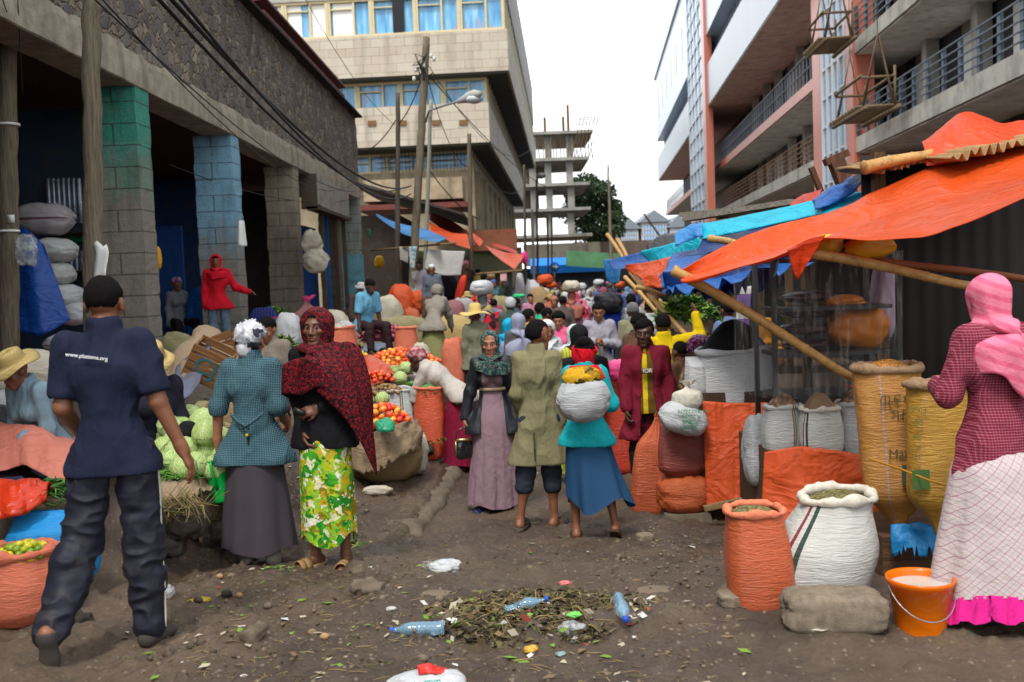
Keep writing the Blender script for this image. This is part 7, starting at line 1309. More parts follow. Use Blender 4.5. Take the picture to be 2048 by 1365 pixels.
mid('person in a brown robe by the red cloth roll, left side of the street', 935, 545, 1.7, .5, 'dark', False, cl('dark_brown_robe', 60, 40, 36), bk, ('cap', cl('pink_cap', 200, 130, 140)), pos=L_(936, 640, 29)); mid('vendor in a small straw hat and dark maroon top among the far left heaps', 938, 586, 1.6, .6, 'dark', True, cl('dark_maroon_top', 70, 24, 36), bk, ('straw', .15, .10), pos=L_(938, 680, 25), pelvis=.4, legs=sit); mid('vendor in blue and red stooping behind the far left heaps', 968, 570, 1.6, -.7, 'dark', True, cl('blue_red_top', 40, 60, 100), bk, ('veil', cl('vermilion_scarf', 220, 50, 30), .7, .3, .2), pos=L_(966, 670, 26), pelvis=.5, lean=(0, -.5), legs=sit)
# ---- the crowd farther up the street: a few builds, copied and dressed one by one
CC = {'white': (196, 198, 200), 'crimson': (170, 20, 50), 'lime': (140, 190, 50), 'sky blue': (96, 160, 210), 'royal blue': (30, 90, 190), 'mustard': (200, 150, 30), 'dark green': (40, 84, 64), 'black': (28, 28, 32), 'grey': (120, 122, 126), 'pink': (214, 120, 160), 'orange': (214, 96, 40), 'brown': (96, 70, 56), 'teal': (40, 120, 124), 'maroon': (90, 26, 40), 'lilac': (150, 130, 160), 'yellow': (214, 190, 30), 'beige': (176, 160, 132), 'navy': (36, 44, 80)}
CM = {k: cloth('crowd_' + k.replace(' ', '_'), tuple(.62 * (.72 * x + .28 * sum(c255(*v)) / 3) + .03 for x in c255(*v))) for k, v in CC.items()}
proto = {}
def crowd(kind, label, pos, H, rz, a, b, c, skin='dark'):
 if kind not in proto:
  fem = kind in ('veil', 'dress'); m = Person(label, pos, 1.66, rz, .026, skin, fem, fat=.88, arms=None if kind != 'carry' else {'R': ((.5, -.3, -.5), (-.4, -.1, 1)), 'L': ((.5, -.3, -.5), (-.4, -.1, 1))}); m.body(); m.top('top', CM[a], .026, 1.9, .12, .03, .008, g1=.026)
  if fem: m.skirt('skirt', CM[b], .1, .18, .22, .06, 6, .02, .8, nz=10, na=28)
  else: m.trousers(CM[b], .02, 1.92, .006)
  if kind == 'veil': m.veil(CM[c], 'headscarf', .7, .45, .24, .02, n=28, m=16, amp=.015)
  elif kind == 'dress': m.wrap(CM[c], thick=.028, line=.2, n=24)
  else: m.hair(.016, .26, -.5, n=24)
  for ch in m.root.children:
   for s_ in ch.material_slots: mm = s_.material; s_.link = 'OBJECT'; s_.material = mm
  proto[kind] = m.root; r = m.root; r['group'] = 'crowd up the street'
 else: r = dup(proto[kind], pos, (0, 0, rz), label, 'crowd up the street')
 r.scale = (H / 1.66,) * 3
 if cnt % 5 == 2 and kind != 'carry' and pos[1] > 19: bundle('load carried on the head of the distant person in ' + a + ' and ' + b, np.asarray(pos) + (0, 0, H + .12), (.55, .4, .3), [CRM, ORC, W1, BUR, BLT][cnt % 4], (0, 0, cnt), cnt, name='bundle', cat='bundle', group='loads carried up the street', n=20)
 for ch in r.children:
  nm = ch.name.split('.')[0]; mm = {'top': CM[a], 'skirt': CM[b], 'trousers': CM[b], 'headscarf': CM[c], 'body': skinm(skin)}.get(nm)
  if mm: ch.material_slots[0].material = mm
 return r
rng = np.random.RandomState(12); names = list(CC); used = set(); taken = []; cnt = 0
hand = [(1112, 572, 'veil', 'crimson', 'black', 'crimson'), (1127, 565, 'dress', 'mustard', 'brown', 'yellow'), (1138, 560, 'carry', 'yellow', 'brown', 'black'), (1165, 556, 'man', 'dark green', 'black', 'white'), (1183, 552, 'man', 'white', 'grey', 'black'), (1196, 552, 'man', 'sky blue', 'black', 'white'), (1214, 553, 'dress', 'black', 'black', 'pink'), (1240, 560, 'man', 'royal blue', 'grey', 'black'), (1130, 575, 'dress', 'lime', 'teal', 'lime'), (1150, 572, 'veil', 'grey', 'brown', 'lilac'), (1178, 580, 'veil', 'white', 'white', 'white'), (1100, 590, 'dress', 'orange', 'orange', 'mustard'), (1108, 597, 'dress', 'brown', 'brown', 'orange'), (1076, 580, 'veil', 'white', 'lilac', 'white'), (1208, 572, 'man', 'navy', 'black', 'black'), (1200, 568, 'man', 'orange', 'brown', 'black'), (1238, 578, 'man', 'royal blue', 'teal', 'black'), (1252, 572, 'man', 'brown', 'black', 'black'), (1264, 566, 'veil', 'maroon', 'black', 'maroon'), (1068, 570, 'man', 'beige', 'brown', 'black'), (1090, 566, 'man', 'grey', 'navy', 'black'), (1060, 590, 'man', 'pink', 'black', 'black')]
for px, py, kd, a, b, c in hand:
 H = rng.uniform(1.6, 1.72); p = solve(px, py, H, 13, 60); crowd(kd, 'distant person in %s with %s below, %s' % (a, b, {'veil': c + ' head veil', 'dress': c + ' headwrap', 'man': 'bare headed, walking', 'carry': 'arms raised to the head'}[kd]), p, H, pi + rng.uniform(-.6, .6) if rng.rand() < .7 else rng.uniform(-.5, .5), a, b, c, rng.choice(list(SKIN))); taken.append(p[:2]); used.add((kd, a, b, c))
for i in range(900):
 if cnt >= 70: break
 y = rng.uniform(17, 78); x = rng.uniform(-.9 + .05 * y * 0, 2.2 + .055 * y) if y < 30 else rng.uniform(-1.5, 1.6 + .075 * y)
 if any(np.hypot(x - q[0], y - q[1]) < .62 for q in taken): continue
 kd = rng.choice(['man', 'man', 'veil', 'dress', 'carry'], p=[.35, .15, .25, .2, .05]); a, b, c = rng.choice(names, 3, replace=False)
 if kd in ('man', 'carry'): c = 'black'
 if (kd, a, b, c) in used: continue
 used.add((kd, a, b, c)); taken.append((x, y)); cnt += 1
 crowd(kd, 'distant person in %s with %s below, %s' % (a, b, {'veil': c + ' head veil', 'dress': c + ' headwrap', 'man': 'bare headed, walking', 'carry': 'arms raised to the head'}[kd]), gpt(x, y), rng.uniform(1.45, 1.84), pi + rng.uniform(-.7, .7) if rng.rand() < .6 else rng.uniform(-.6, .6), a, b, c, rng.choice(list(SKIN)))
# ================================================================ the left hand market bank
def left_market():
 S1 = sackpx('salmon sack of limes, standing open at the bottom left', 20, 1250, 168, 150, ORS2, rim=ORS2, seed=60, bulge=.14, bot=.8, top=.86, ruff=1.3, wr=.010, name='sack'); p = np.array(S1.location)
 pile('lime in the salmon sack at the bottom left', 'lime', 'limes in the salmon sack', 'lime', p + (.02, 0, .355), .155, .14, .05, .023, fruit_mesh('lime', .023, .9, 3, .01, -.08), [LIMM], 1, 3, maxn=46)
 sackpx('large slumped blue woven sack behind the salmon lime sack', 72, 1205, 168, 175, BLS, kind='sewn', seed=61, lean=(.05, .1), bulge=.14, bot=.8, wr=.018, dep=.8)
 def bb(label, px, py, w, h, m, D, **k): return bpx(label, px, py, w, h, D, m, **k)
 sheet('crumpled red orange plastic bag spread above the blue sack', PP((-30, 975, 5.9), (40, 962, 5.95), (98, 985, 5.9)), PP((-30, 1040, 5.5), (40, 1035, 5.5), (95, 1000, 5.7)), tarpm('vermilion_plastic', c255(214, 62, 30), .3, .2), 30, 20, -.1, .05, (4, 3), 62, name='plastic_bag', cat='bag')
 g = Gp(112, 1005); strands('heap of long green chillies behind the blue sack', 'chillies', P(112, 990, 6.0), .20, .16, .08, CHIM, 'chilli_heap', 190, .12, .0055, 5)
 bb('white cloth crumpled beside the red plastic bag', 45, 945, 90, 36, WHT, 6.1, seed=63, name='cloth', cat='cloth', lump=.2, seam=False); bb('navy cloth bundle with a ribbed cuff at the left edge', 10, 930, 75, 50, cl('navy_bundle', 34, 38, 66), 6.1, seed=64, name='cloth', cat='cloth', lump=.2, seam=False)
 sheet('big faded salmon plastic sheet draped over goods behind the polo man', PP((-40, 835, 7.3), (40, 848, 7.2), (150, 880, 7.0), (250, 900, 7.0)), PP((-40, 945, 6.3), (40, 925, 6.35), (100, 955, 6.2), (180, 985, 6.2)), SALT, 50, 30, -.10, .06, (5, 3), 65)
 sheet('folded black plastic sheet lying above the salmon sheet', PP((-30, 808, 7.6), (40, 822, 7.4), (100, 838, 7.2)), PP((-30, 838, 7.2), (30, 848, 7.1), (74, 872, 6.9), (108, 858, 7.0)), BLK, 30, 14, -.05, .03, (3, 2), 66)
 bb('large cream white cloth bundle tied in a knot at the left edge', 35, 748, 150, 92, CRM, 7.9, seed=67, lump=.16, seam=False, name='bundle', cat='bundle', fold=.04); bb('white printed sack lying under the cream knotted bundle', 30, 800, 130, 44, W1, 7.8, seed=68, lump=.12)
 bb('flowered pink and black cloth pile at the left edge', 55, 697, 90, 36, floralm('pink_black_print', [c255(210, 40, 110), c255(40, 36, 44), c255(190, 180, 190), c255(214, 90, 150)], 14, None, dist=.3), 8.6, seed=69, name='cloth', cat='cloth', lump=.2, seam=False); bb('beige sack behind the flowered cloth pile', 45, 680, 80, 30, BUR, 9.0, seed=70)
 bb('white plastic sack behind the polo man, in front of the green pillar', 262, 662, 66, 54, W1, 10.5, seed=71, lump=.14); bb('greyish white sack by the two foreground poles', 150, 640, 60, 40, W1, 11, seed=72, lump=.14)
 bb('brown sack holding up the red orange plastic bag', 30, 1024, 110, 40, BUR, 6.0, seed=241); bb('lumpy goods covered by the big salmon plastic sheet', 80, 925, 250, 70, SALT, 7.0, seed=242, name='bundle', cat='bundle', dep=.7); bb('dull sack under the green chillies behind the blue sack', 112, 1010, 80, 22, OLV, 6.15, seed=243)
 bb('pale sack at the foot of the second foreground pole', 178, 690, 80, 50, CRM, 9.6, seed=244); bb('rust sack left of the canvas heap', 300, 700, 70, 46, RUS, 10.6, seed=245); bb('grey sack by the shop shelf below the metal wares', 130, 690, 90, 46, GRY, 9.8, seed=246); bb('olive sack at the right of the straw hatted vendor', 350, 690, 80, 50, OLV, 11.6, seed=247); bb('white sack above the canvas heap near the boy', 440, 690, 70, 40, W1, 12.6, seed=248)
 for i, (px, py, w_, h_, lab, m) in enumerate(((82, 438, 110, 66, 'grey sack with a maroon line, topmost of the stack in the first bay', GRY), (105, 500, 82, 50, 'white sack second from the top of the stack in the first bay', W3), (105, 548, 72, 46, 'rainbow seamed white sack, third from the top of the first bay stack', W3), (122, 592, 74, 46, 'white sack fourth from the top of the stack in the first bay', W1), (148, 628, 66, 46, 'white sack at the bottom of the stack in the first bay', W1))): bb(lab, px - 6, py, w_, h_, m, 12.0, seed=73 + i, dep=.5, group='sacks stacked in the first bay')
 sheet('blue tarpaulin hanging over the sack stack in the first bay', PP((20, 452, 11.6), (55, 458, 11.5), (88, 490, 11.5)), PP((20, 655, 11.2), (80, 676, 11.2), (140, 640, 11.4)), tarpm('deep_blue_tarpaulin', c255(22, 74, 158), .45, .1), 30, 30, -.03, .06, (3, 2), 80)
 t = NT('clear_bag'); v = t.co(); n = t.ramp(t.noise(v, 16, 5, .7), [(.4, .15), (.65, .75)]); CLB = t.fin(c255(200, 204, 206), .2, t.noise(v, 24, 4), .8, .02, .6, alpha=n)
 bb('clear plastic bag hanging from the left edge pole', 48, 500, 44, 64, CLB, 10.3, seed=81, dep=.15, name='plastic_bag', cat='bag', lump=.3, seam=False)
 sh = empty('shop_shelf', P(135, 640, 13.6), 'dark shop shelf with shiny metal wares in the first bay', 'shelf'); o = np.array(sh.location); met = plain('shiny_wares', c255(150, 160, 176), .25, .5, 12, metal=.6); dkw = woodm('shelf_wood', c255(60, 46, 36), 1, 'X')
 for py in (470, 545, 615): a = P(95, py, 13.8); b = P(240, py, 13.8); MB().bar(a - o, b - o, .4, .04).build('shelf_board', dkw, sh, smooth=False)
 for i in range(7): q = P(106 + i * 11, 400, 13.8); tag(MB().lathe([(.03, 0), (.04, .02), (.038, .6), (.03, .62)], 10).build('metal_sheet', met, None, P(102 + i * 10, 448, 13.6)), 'shiny metal roll hanging in a row in the dark first bay', 'metal ware', 'shiny rolls in the first bay')
 for i in range(5): tag(MB().lathe([(.05, 0), (.055, .02), (.05, .28), (.02, .30)], 10).build('tin_jar', met, None, P(122 + i * 11, 545, 13.7)), 'shiny tin jar in the row on the shop shelf', 'jar', 'tin jars on the shop shelf')
 bb('heap of green plastic goods on the lower shop shelf', 140, 478, 70, 16, plain('green_goods', c255(24, 110, 70), .4, .4, 8), 13.7, seed=82, name='plastic_goods', cat='goods'); bb('yellow bag hanging beside the green pillar', 313, 515, 16, 46, plain('yellow_bag_c', c255(206, 150, 20), .5, .3), 13.3, seed=83, name='plastic_bag', cat='bag', dep=.1)
 sheet('paper notice hanging on the sky blue pillar', PP((478, 442, 16.4), (484, 440, 16.4), (488, 441, 16.4)), PP((476, 490, 16.3), (486, 496, 16.3), (494, 492, 16.3)), plain('paper_white', (.75, .75, .72), .7), 8, 12, 0, .02, (2, 2), 84, .002, 'notice', 'notice')
 c0 = Gp(385, 960); rng = np.random.RandomState(4); pts = []
 rows = [(345, 925, 6.85), (392, 930, 6.85), (430, 938, 6.9), (372, 900, 7.0), (418, 905, 7.05), (348, 885, 7.1), (392, 870, 7.15), (436, 880, 7.15), (360, 858, 7.25), (408, 845, 7.3), (382, 832, 7.4), (425, 850, 7.3), (338, 855, 7.2), (330, 900, 7.05), (450, 915, 7.0), (368, 935, 6.75), (412, 868, 7.0), (350, 905, 6.9), (335, 875, 7.3)]
 for i, (px, py, D) in enumerate(rows):
  if i < 6: cabbage('round pale green cabbage in the heap left of the teal jacket', 'cabbages in the near heap', P(px, py, D), rng.uniform(.078, .092), i, CABM)
  else: src = [o for o in bpy.data.objects if o.name.startswith('cabbage')][i % 6]; dup(src, P(px, py, D), (rng.uniform(-.5, .5), rng.uniform(-.5, .5), rng.uniform(-.8, .8)), scale=rng.uniform(.9, 1.12))
 bb('blue plastic sheet under the cabbages', 380, 900, 160, 70, BLT, 7.4, seed=85, name='plastic_sheet', cat='sheet', dep=.5, seam=False)
 strands('spread of green chillies in front of the cabbages', 'chillies', P(345, 955, 6.75), .17, .13, .05, CHIM, 'chilli_heap', 150, .11, .0055, 6)
 sheet('brown cardboard and bark layer at the front of the cabbage stall', PP((312, 968, 6.7), (370, 965, 6.7), (430, 955, 7.1), (490, 950, 7.4)), PP((312, 1010, 6.4), (370, 1000, 6.4), (430, 985, 6.9), (490, 985, 7.25)), CANV, 34, 14, -.03, .05, (4, 2), 86, rag=.06, name='cardboard', cat='cardboard')
 sheet('torn burlap skirt hanging below the cabbage stall', PP((305, 1000, 6.42), (370, 1000, 6.44), (430, 990, 6.93), (500, 985, 7.3)), PP((300, 1085, 6.5), (365, 1080, 6.55), (430, 1082, 7.0), (500, 1070, 7.35)), BURT, 34, 18, -.02, .07, (6, 2), 87, rag=.1)
 strands('loose straw hanging from the cabbage stall edge', 'straw', P(355, 1015, 6.32), .22, .08, .03, STRM, 'straw', 110, .20, .003, 7, 1.4)
 rng = np.random.RandomState(9)
 for i, (px, py, sx) in enumerate(((400, 1085, .13), (445, 1075, .11), (335, 1095, .10), (470, 1090, .09), (375, 1050, .12))):
  p = P(px, py - (px > 390) * 14, 6.45 + (px > 390) * .5); f = Field((-.25,) * 3, (.25,) * 3, .012); f.ell((0, 0, 0), (sx, sx * .8, sx * .7), k=.02); f.cap((-sx * .6, 0, -.02), (sx * .6, .03, .02), sx * .6, k=.03)
  tag(obj('stone', f.mesh('stone', .02, i, 1.5, 1), concm('dark_stone', c255(72, 66, 60), .5, 4, .9), None, p), 'dark stone supporting the cabbage stall, %s' % ('under its right end', 'behind the green jug', 'at its left corner', 'nearest the skirt hem', 'half hidden by straw')[i], 'stone')
 sheet('dirty brown canvas thrown over the goods heap in a high peak', PP((322, 745, 9.8), (360, 700, 10.0), (400, 652, 10.2), (440, 668, 10.2), (490, 720, 10)), PP((300, 778, 9.0), (345, 790, 8.9), (400, 748, 9.1), (455, 740, 9.4), (500, 755, 9.5)), CANV, 50, 26, -.12, .09, (6, 3), 88)
 sheet('slate blue board with peeling paint leaning on the heap', PP((352, 735, 9.2), (400, 695, 9.35), (425, 685, 9.4)), PP((340, 800, 8.8), (372, 805, 8.8), (398, 770, 9.0)), plain('slate_peeling', c255(92, 96, 116), .6, .25, 5, dirt=.7), 14, 12, -.01, .01, (2, 2), 89, .02, name='board', cat='board')
 cr = empty('wooden_crate', P(408, 752, 9.25), 'slatted wooden crate with teal painted letters on the heap', 'crate', rot=(.25, .5, .15)); wd = woodm('crate_wood', c255(136, 96, 62), 1, 'X')
 for k in range(4): MB().box((0, -.15, .02 + k * .085), (.36, .015, .07)).build('slat', wd, cr, smooth=False); MB().box((0, .15, .02 + k * .085), (.36, .015, .07)).build('slat', wd, cr, smooth=False)
 for k in (-1, 1): MB().box((k * .17, 0, .14), (.02, .29, .30)).build('side_panel', wd, cr, smooth=False)
 MB().box((0, 0, -.02), (.34, .28, .015)).build('base_panel', wd, cr, smooth=False); text('CJ', 'painted_letters', .22, plain('teal_paint', c255(24, 100, 112), .8, .2), cr, (.0, -.16, .14), (pi / 2, 0, 0), ext=.001)
 cr2 = dup(cr, P(468, 725, 9.9), (.1, -.3, -.3), 'plain brown wooden crate at the right end of the canvas heap')
 for c in list(cr2.children):
  if c.name.startswith('painted'): bpy.data.objects.remove(c)
 bb('limp olive canvas bag below the crate', 408, 772, 66, 62, OLV, 8.9, seed=90, lump=.14); bb('long beige sack lying below the canvas heap', 385, 800, 140, 36, BUR, 8.5, seed=91); bb('white plastic wrapped bundle right of the pale straw hat', 385, 822, 76, 34, W1, 8.2, seed=92, lump=.18, seam=False); bb('large sack sheet filling behind the teal jacket woman', 480, 800, 150, 60, BUR, 8.8, seed=93); bb('blue tarpaulin bag beside the seated shop woman', 398, 612, 60, 74, BLT, 17.2, seed=94, lump=.1)
 strands('bunch of fresh green leaves behind the teal jacket woman, near the boy', 'greens', Gp(466, 700), .30, .22, .22, GRNM, 'greens', 220, .22, .01, 8, .8, leaf=.06); strands('bunch of fresh green leaves beside the shawl woman', 'greens', P(563, 705, 11.5), .22, .2, .16, GRNM, 'greens', 160, .20, .01, 9, .8, leaf=.05); strands('pale green leaves below the turquoise shutter', 'greens', P(548, 632, 17), .3, .2, .12, GRNM, 'greens', 120, .22, .01, 19, .8, leaf=.06)
 bb('navy blue striped bundle behind the green leaves', 524, 630, 70, 30, stripem('navy_bundle_stripe', c255(36, 40, 96), c255(60, 64, 120), .05, 0, .5), 16.5, seed=95, name='bundle', cat='bundle'); bb('blue and red plaid bundle beside the navy striped one', 545, 655, 56, 42, checkm('plaid_bundle_b', c255(40, 56, 110), c255(150, 40, 60), .07, .3), 14.5, seed=96, name='bundle', cat='bundle'); bb('white sack with greens spilling out, behind the shawl woman', 573, 652, 54, 54, W1, 14.2, seed=97, lump=.16)
 tm = sackpx('mauve sack with a pink plastic top near the bare pillar', 612, 655, 66, 52, MAUV, D=15.8, kind='tied', rim=plain('pink_plastic', c255(214, 80, 140), .4, .2, transl=.2), seed=98, bulge=.15, ruff=.8)
 bb('olive sack behind the shawl woman', 548, 728, 80, 60, OLV, 11.2, seed=99, lump=.1); bb('brown cloth heap between the greens and the crate', 500, 700, 70, 32, plain('red_brown_cloth', c255(110, 58, 44), .9, .3), 11.5, seed=100, name='cloth', cat='cloth', lump=.2, seam=False); bb('white and blue cloth behind the marbled headwrap', 478, 735, 60, 30, W1, 10.6, seed=101, name='cloth', cat='cloth', lump=.2, seam=False)
 bb('pair of white sacks tied to the bare pillar, upper one', 623, 484, 40, 46, CRM, 20.9, seed=102, dep=.35, lump=.45, fold=.1); bb('pair of white sacks tied to the bare pillar, lower one', 628, 520, 50, 46, CRM, 20.8, seed=103, dep=.35, lump=.45, fold=.1)
 bb('coarse white rope coils behind the sky blue shirt boy', 668, 640, 60, 44, CRM, 17.5, seed=104, lump=.2, name='bundle', cat='bundle'); bb('white sack below the brown jacket man', 690, 655, 44, 26, W1, 17, seed=105); sackpx('salmon sack right of the shawl woman', 676, 690, 66, 34, ORS2, D=13.4, seed=106, fill=(grainm('garlic', c255(190, 184, 176), c255(150, 140, 130), 30), 'pale bulbs in the salmon sack right of the shawl woman', 'bulbs', 'bulb_heap'), mound=.4)
 mound('bed of red onions under the loose ones', 'onions', P(772, 680, 15.6), .42, .3, .18, fruitm('onion_bed', c255(104, 30, 50), c255(70, 24, 34), .6), 'onion_heap', 2, rough=.05, rfreq=16); pile('red onion in the heap before the sky blue shirt boy', 'onion', 'red onions in the heap', 'onion', P(772, 676, 15.5), .42, .28, .17, .036, fruit_mesh('onion', .036, .85, 3, .01, -.2, 12, 8), [ONIM], 1, 4, maxn=80)
 sackpx('salmon sack right of the red onions', 812, 708, 46, 52, ORS2, D=14.6, seed=107, bulge=.1); bb('crumpled grey white plastic below the seated boy', 735, 692, 76, 30, W1, 13.4, seed=108, lump=.25, seam=False, name='plastic_sheet', cat='sheet'); bb('olive tan tarpaulin spread behind the red onions', 800, 650, 130, 34, OLV, 18, seed=109, lump=.15); bb('large tan tarpaulin behind the grey shawl woman', 905, 655, 110, 46, sackm('khaki_tarp', c255(166, 142, 90), None, .3, .7), 17, seed=110, lump=.15)
 mound('bed of the pale tomatoes', 'tomatoes', P(800, 735, 12.9), .50, .36, .16, TOMO, 'tomato_heap', 4, rough=.04, rfreq=14); pile('orange ripe tomato in the large middle heap', 'tomato', 'orange tomatoes in the middle heap', 'tomato', P(802, 730, 12.8), .50, .34, .18, .036, fruit_mesh('tomato', .036, n=12, m=8), [TOMO, TOMO, TOMM], 1, 5, maxn=120)
 pile('yellow fruit beside the middle tomato heap', 'fruit', 'yellow fruits', 'yellow_fruit', P(716, 722, 12.6), .15, .13, .08, .034, fruit_mesh('yellow_fruit', .034, 1.1, n=12, m=8), [YELM], 1, 6, maxn=22); sheet('rust red plastic thrown over a sack below the orange tomatoes', PP((692, 738, 12.3), (740, 716, 12.4), (784, 735, 12.2)), PP((700, 770, 11.8), (740, 772, 11.7), (790, 765, 11.8)), tarpm('rust_plastic', c255(190, 78, 50), .35, .15), 26, 16, -.12, .06, (4, 2), 111)
 pile('small red tomato in the lower heap', 'tomato', 'red tomatoes in the lower heap', 'tomato', P(755, 765, 11.4), .19, .13, .10, .030, fruit_mesh('tomato_small', .030, n=12, m=8), [TOMM], 2, 7, maxn=46); pile('brown potato in the heap on the striped sack', 'potato', 'potatoes in the heap', 'potato', P(772, 788, 11.0), .20, .14, .08, .026, fruit_mesh('potato', .026, .8, 2, .12, 0, 12, 8), [POTM], 1, 8, maxn=44)
 sackpx('white red and green striped sack under the potatoes', 790, 836, 84, 54, W3, D=10.9, seed=112, sq=3, bot=.9); bb('salmon sack left of the potatoes', 722, 785, 60, 44, ORS2, 11.0, seed=113, lump=.12); bb('rust brown sack behind the trailing shawl', 705, 738, 62, 40, RUS, 12.4, seed=114)
 for i, (px, py) in enumerate(((772, 752), (783, 757), (776, 760), (766, 757))): tag(obj('aubergine', fruit_mesh('aubergine', .045, 1.5, 3, .02, -.1, 12, 8), EGGM, None, P(px + 6, py, 11.7), (1.3, .3 * i, i)), 'dark shiny aubergine beside the lower tomatoes', 'aubergine', 'aubergines')
 rng = np.random.RandomState(3); cs = [o for o in bpy.data.objects if o.name.startswith('cabbage')][:6]
 for i, (px, py, D, s_) in enumerate(((812, 738, 12.2, .9), (800, 758, 11.6, .95), (790, 742, 12.0, .7))): dup(cs[i], P(px, py, D), (0, .3, i), 'pale striped cabbage in the middle vegetables, %s' % ('beside the beets', 'above the courgette', 'smallest, by the aubergines')[i], 'cabbages in the middle vegetables', scale=s_)
 pile('dull brown beet in the heap left of the stooping woman', 'beet', 'beets', 'beet', P(845, 742, 12.2), .16, .13, .07, .042, fruit_mesh('beet', .042, .9, 4, .03, -.15, 12, 8), [BEETM], 1, 9, maxn=20)
 tag(MB().tube([(0, 0, 0), (.06, 0, .01), (.14, .01, .005), (.2, .02, -.01)], [.02, .034, .036, .018], 12).build('courgette', plain('courgette_skin', c255(70, 120, 40), .3, .3), None, P(812, 770, 11.3)), 'long green courgette pointing at the yellow jug', 'courgette'); jy = empty('jerrycan', P(848, 788, 11.2), 'yellow plastic jerrycan among the vegetables', 'jerrycan'); ym = plain('jug_yellow', c255(224, 180, 20), .35, .1, transl=.15); bundle('', V3(0, 0, .12), (.17, .12, .22), ym, (0, 0, 0), 120, e=5, lump=.02, name='body', parent=jy, seam=False); MB().lathe([(.025, .22), (.025, .26), (.02, .262)], 12, (-.04, 0, 0)).build('spout', ym, jy); MB().tube([(.0, 0, .23), (.02, 0, .265), (.06, 0, .265), (.07, 0, .22)], .011, 7).build('handle', ym, jy)
 bb('yellow plastic bag standing behind the jerrycan', 858, 748, 28, 56, plain('bag_yellow_d', c255(226, 190, 30), .4, .2, transl=.2), 11.5, seed=121, dep=.12, name='plastic_bag', cat='bag', lump=.15)
 sheet('burlap cloth hanging down under the near tomato heap', PP((700, 862, 9.6), (750, 865, 9.35), (810, 845, 9.5), (842, 835, 9.8)), PP((690, 938, 9.5), (745, 946, 9.25), (800, 912, 9.3), (845, 890, 9.6)), BURT, 36, 20, -.03, .08, (6, 2), 122, rag=.05); bb('earth filled sack base under the near tomato heap', 765, 885, 150, 90, BUR, 9.65, seed=123, dep=.55, lump=.1, seam=False)
 mound('bed of the near ripe tomatoes', 'tomatoes', P(768, 848, 9.75), .24, .2, .13, TOMM, 'tomato_heap', 6, rough=.03, rfreq=14); pile('large ripe tomato in the near heap beside the trailing shawl', 'tomato', 'ripe tomatoes in the near heap', 'tomato', P(768, 846, 9.65), .24, .18, .15, .036, fruit_mesh('tomato_big', .036), [TOMM, TOMM, TOMO], 1, 10, maxn=60)
 for i, (px, py) in enumerate(((735, 802), (765, 798))): dup(cs[i + 3], P(px, py, 9.8), (0, .2, i), 'pale cabbage behind the near tomatoes, %s' % ('left one', 'right one')[i], 'cabbages behind the near tomatoes', scale=.75)
 sheet('green plastic bag crumpled below the near tomatoes', PP((752, 846, 9.3), (775, 838, 9.35), (792, 850, 9.3)), PP((754, 864, 9.15), (775, 866, 9.1), (788, 862, 9.15)), tarpm('green_plastic_bag', c255(40, 150, 110), .3, .2), 16, 12, -.06, .03, (3, 2), 124, name='plastic_bag', cat='bag'); bb('grey plastic sack slumped right of the near tomato stand', 828, 890, 56, 50, CRM, 9.9, seed=125, lump=.2); bb('white plastic scraps at the right of the near tomatoes', 815, 850, 40, 50, CLB, 10.1, seed=126, lump=.3, seam=False, name='plastic_sheet', cat='sheet'); bb('crumpled cream bag below the trailing shawl', 748, 872, 60, 20, CRM, 9.2, seed=127, lump=.2, name='plastic_bag', cat='bag')
 sackpx('orange mesh sack of green beans beside the stooping woman', 858, 868, 66, 92, sackm('bean_sack_orange', c255(200, 84, 52), None, .1, .36), D=10.8, rim=RIMO, seed=128, bulge=.06, fill=(plain('bean_green', c255(80, 130, 60), .6, .4, 30), 'green beans filling the orange mesh sack', 'beans', 'bean_heap'), mound=.5); strands('loose green beans on top of the orange mesh sack', 'beans', P(858, 788, 10.9), .13, .1, .06, CHIM, 'bean_heap', 80, .11, .005, 11)
 bb('cream burlap sack right of the orange mesh sack', 908, 832, 44, 76, CRM, 11.3, seed=129, dep=.25, lump=.12); tag(MB().box((0, 0, 0), (.17, .14, .13), taper=.96).build('concrete_block', concm('pale_block', c255(150, 148, 140), .3, 6, .6), None, P(880, 886, 11.0), smooth=False), 'pale grey concrete block topped with green scraps', 'block'); strands('yellow green leaf scraps on and around the concrete block', 'leaves', P(884, 880, 10.9), .25, .2, .04, GRNM, 'leaf_scraps', 120, .07, .004, 12, .2, leaf=.025)
 for i, (px, py) in enumerate(((848, 888), (838, 902), (858, 900), (910, 905), (922, 900))):
  f = Field((-.2,) * 3, (.2,) * 3, .012); f.ell((0, 0, 0), (.08 - .008 * i, .07, .055), k=.02); tag(obj('stone', f.mesh('stone', .02, i + 20, 1.6, 1), concm('dark_stone', c255(72, 66, 60), .5, 4, .9), None, P(px, py, 10.8)), 'dark rough stone near the concrete block, %s' % ('highest', 'leftmost', 'lowest', 'right of the block', 'farthest right')[i], 'stone')
 CB = cloth('grubby_cream', c255(168, 158, 138)); CBR = cloth('brown_rag', c255(104, 84, 66)); CGB = cloth('blue_grey_rag', c255(104, 116, 130))
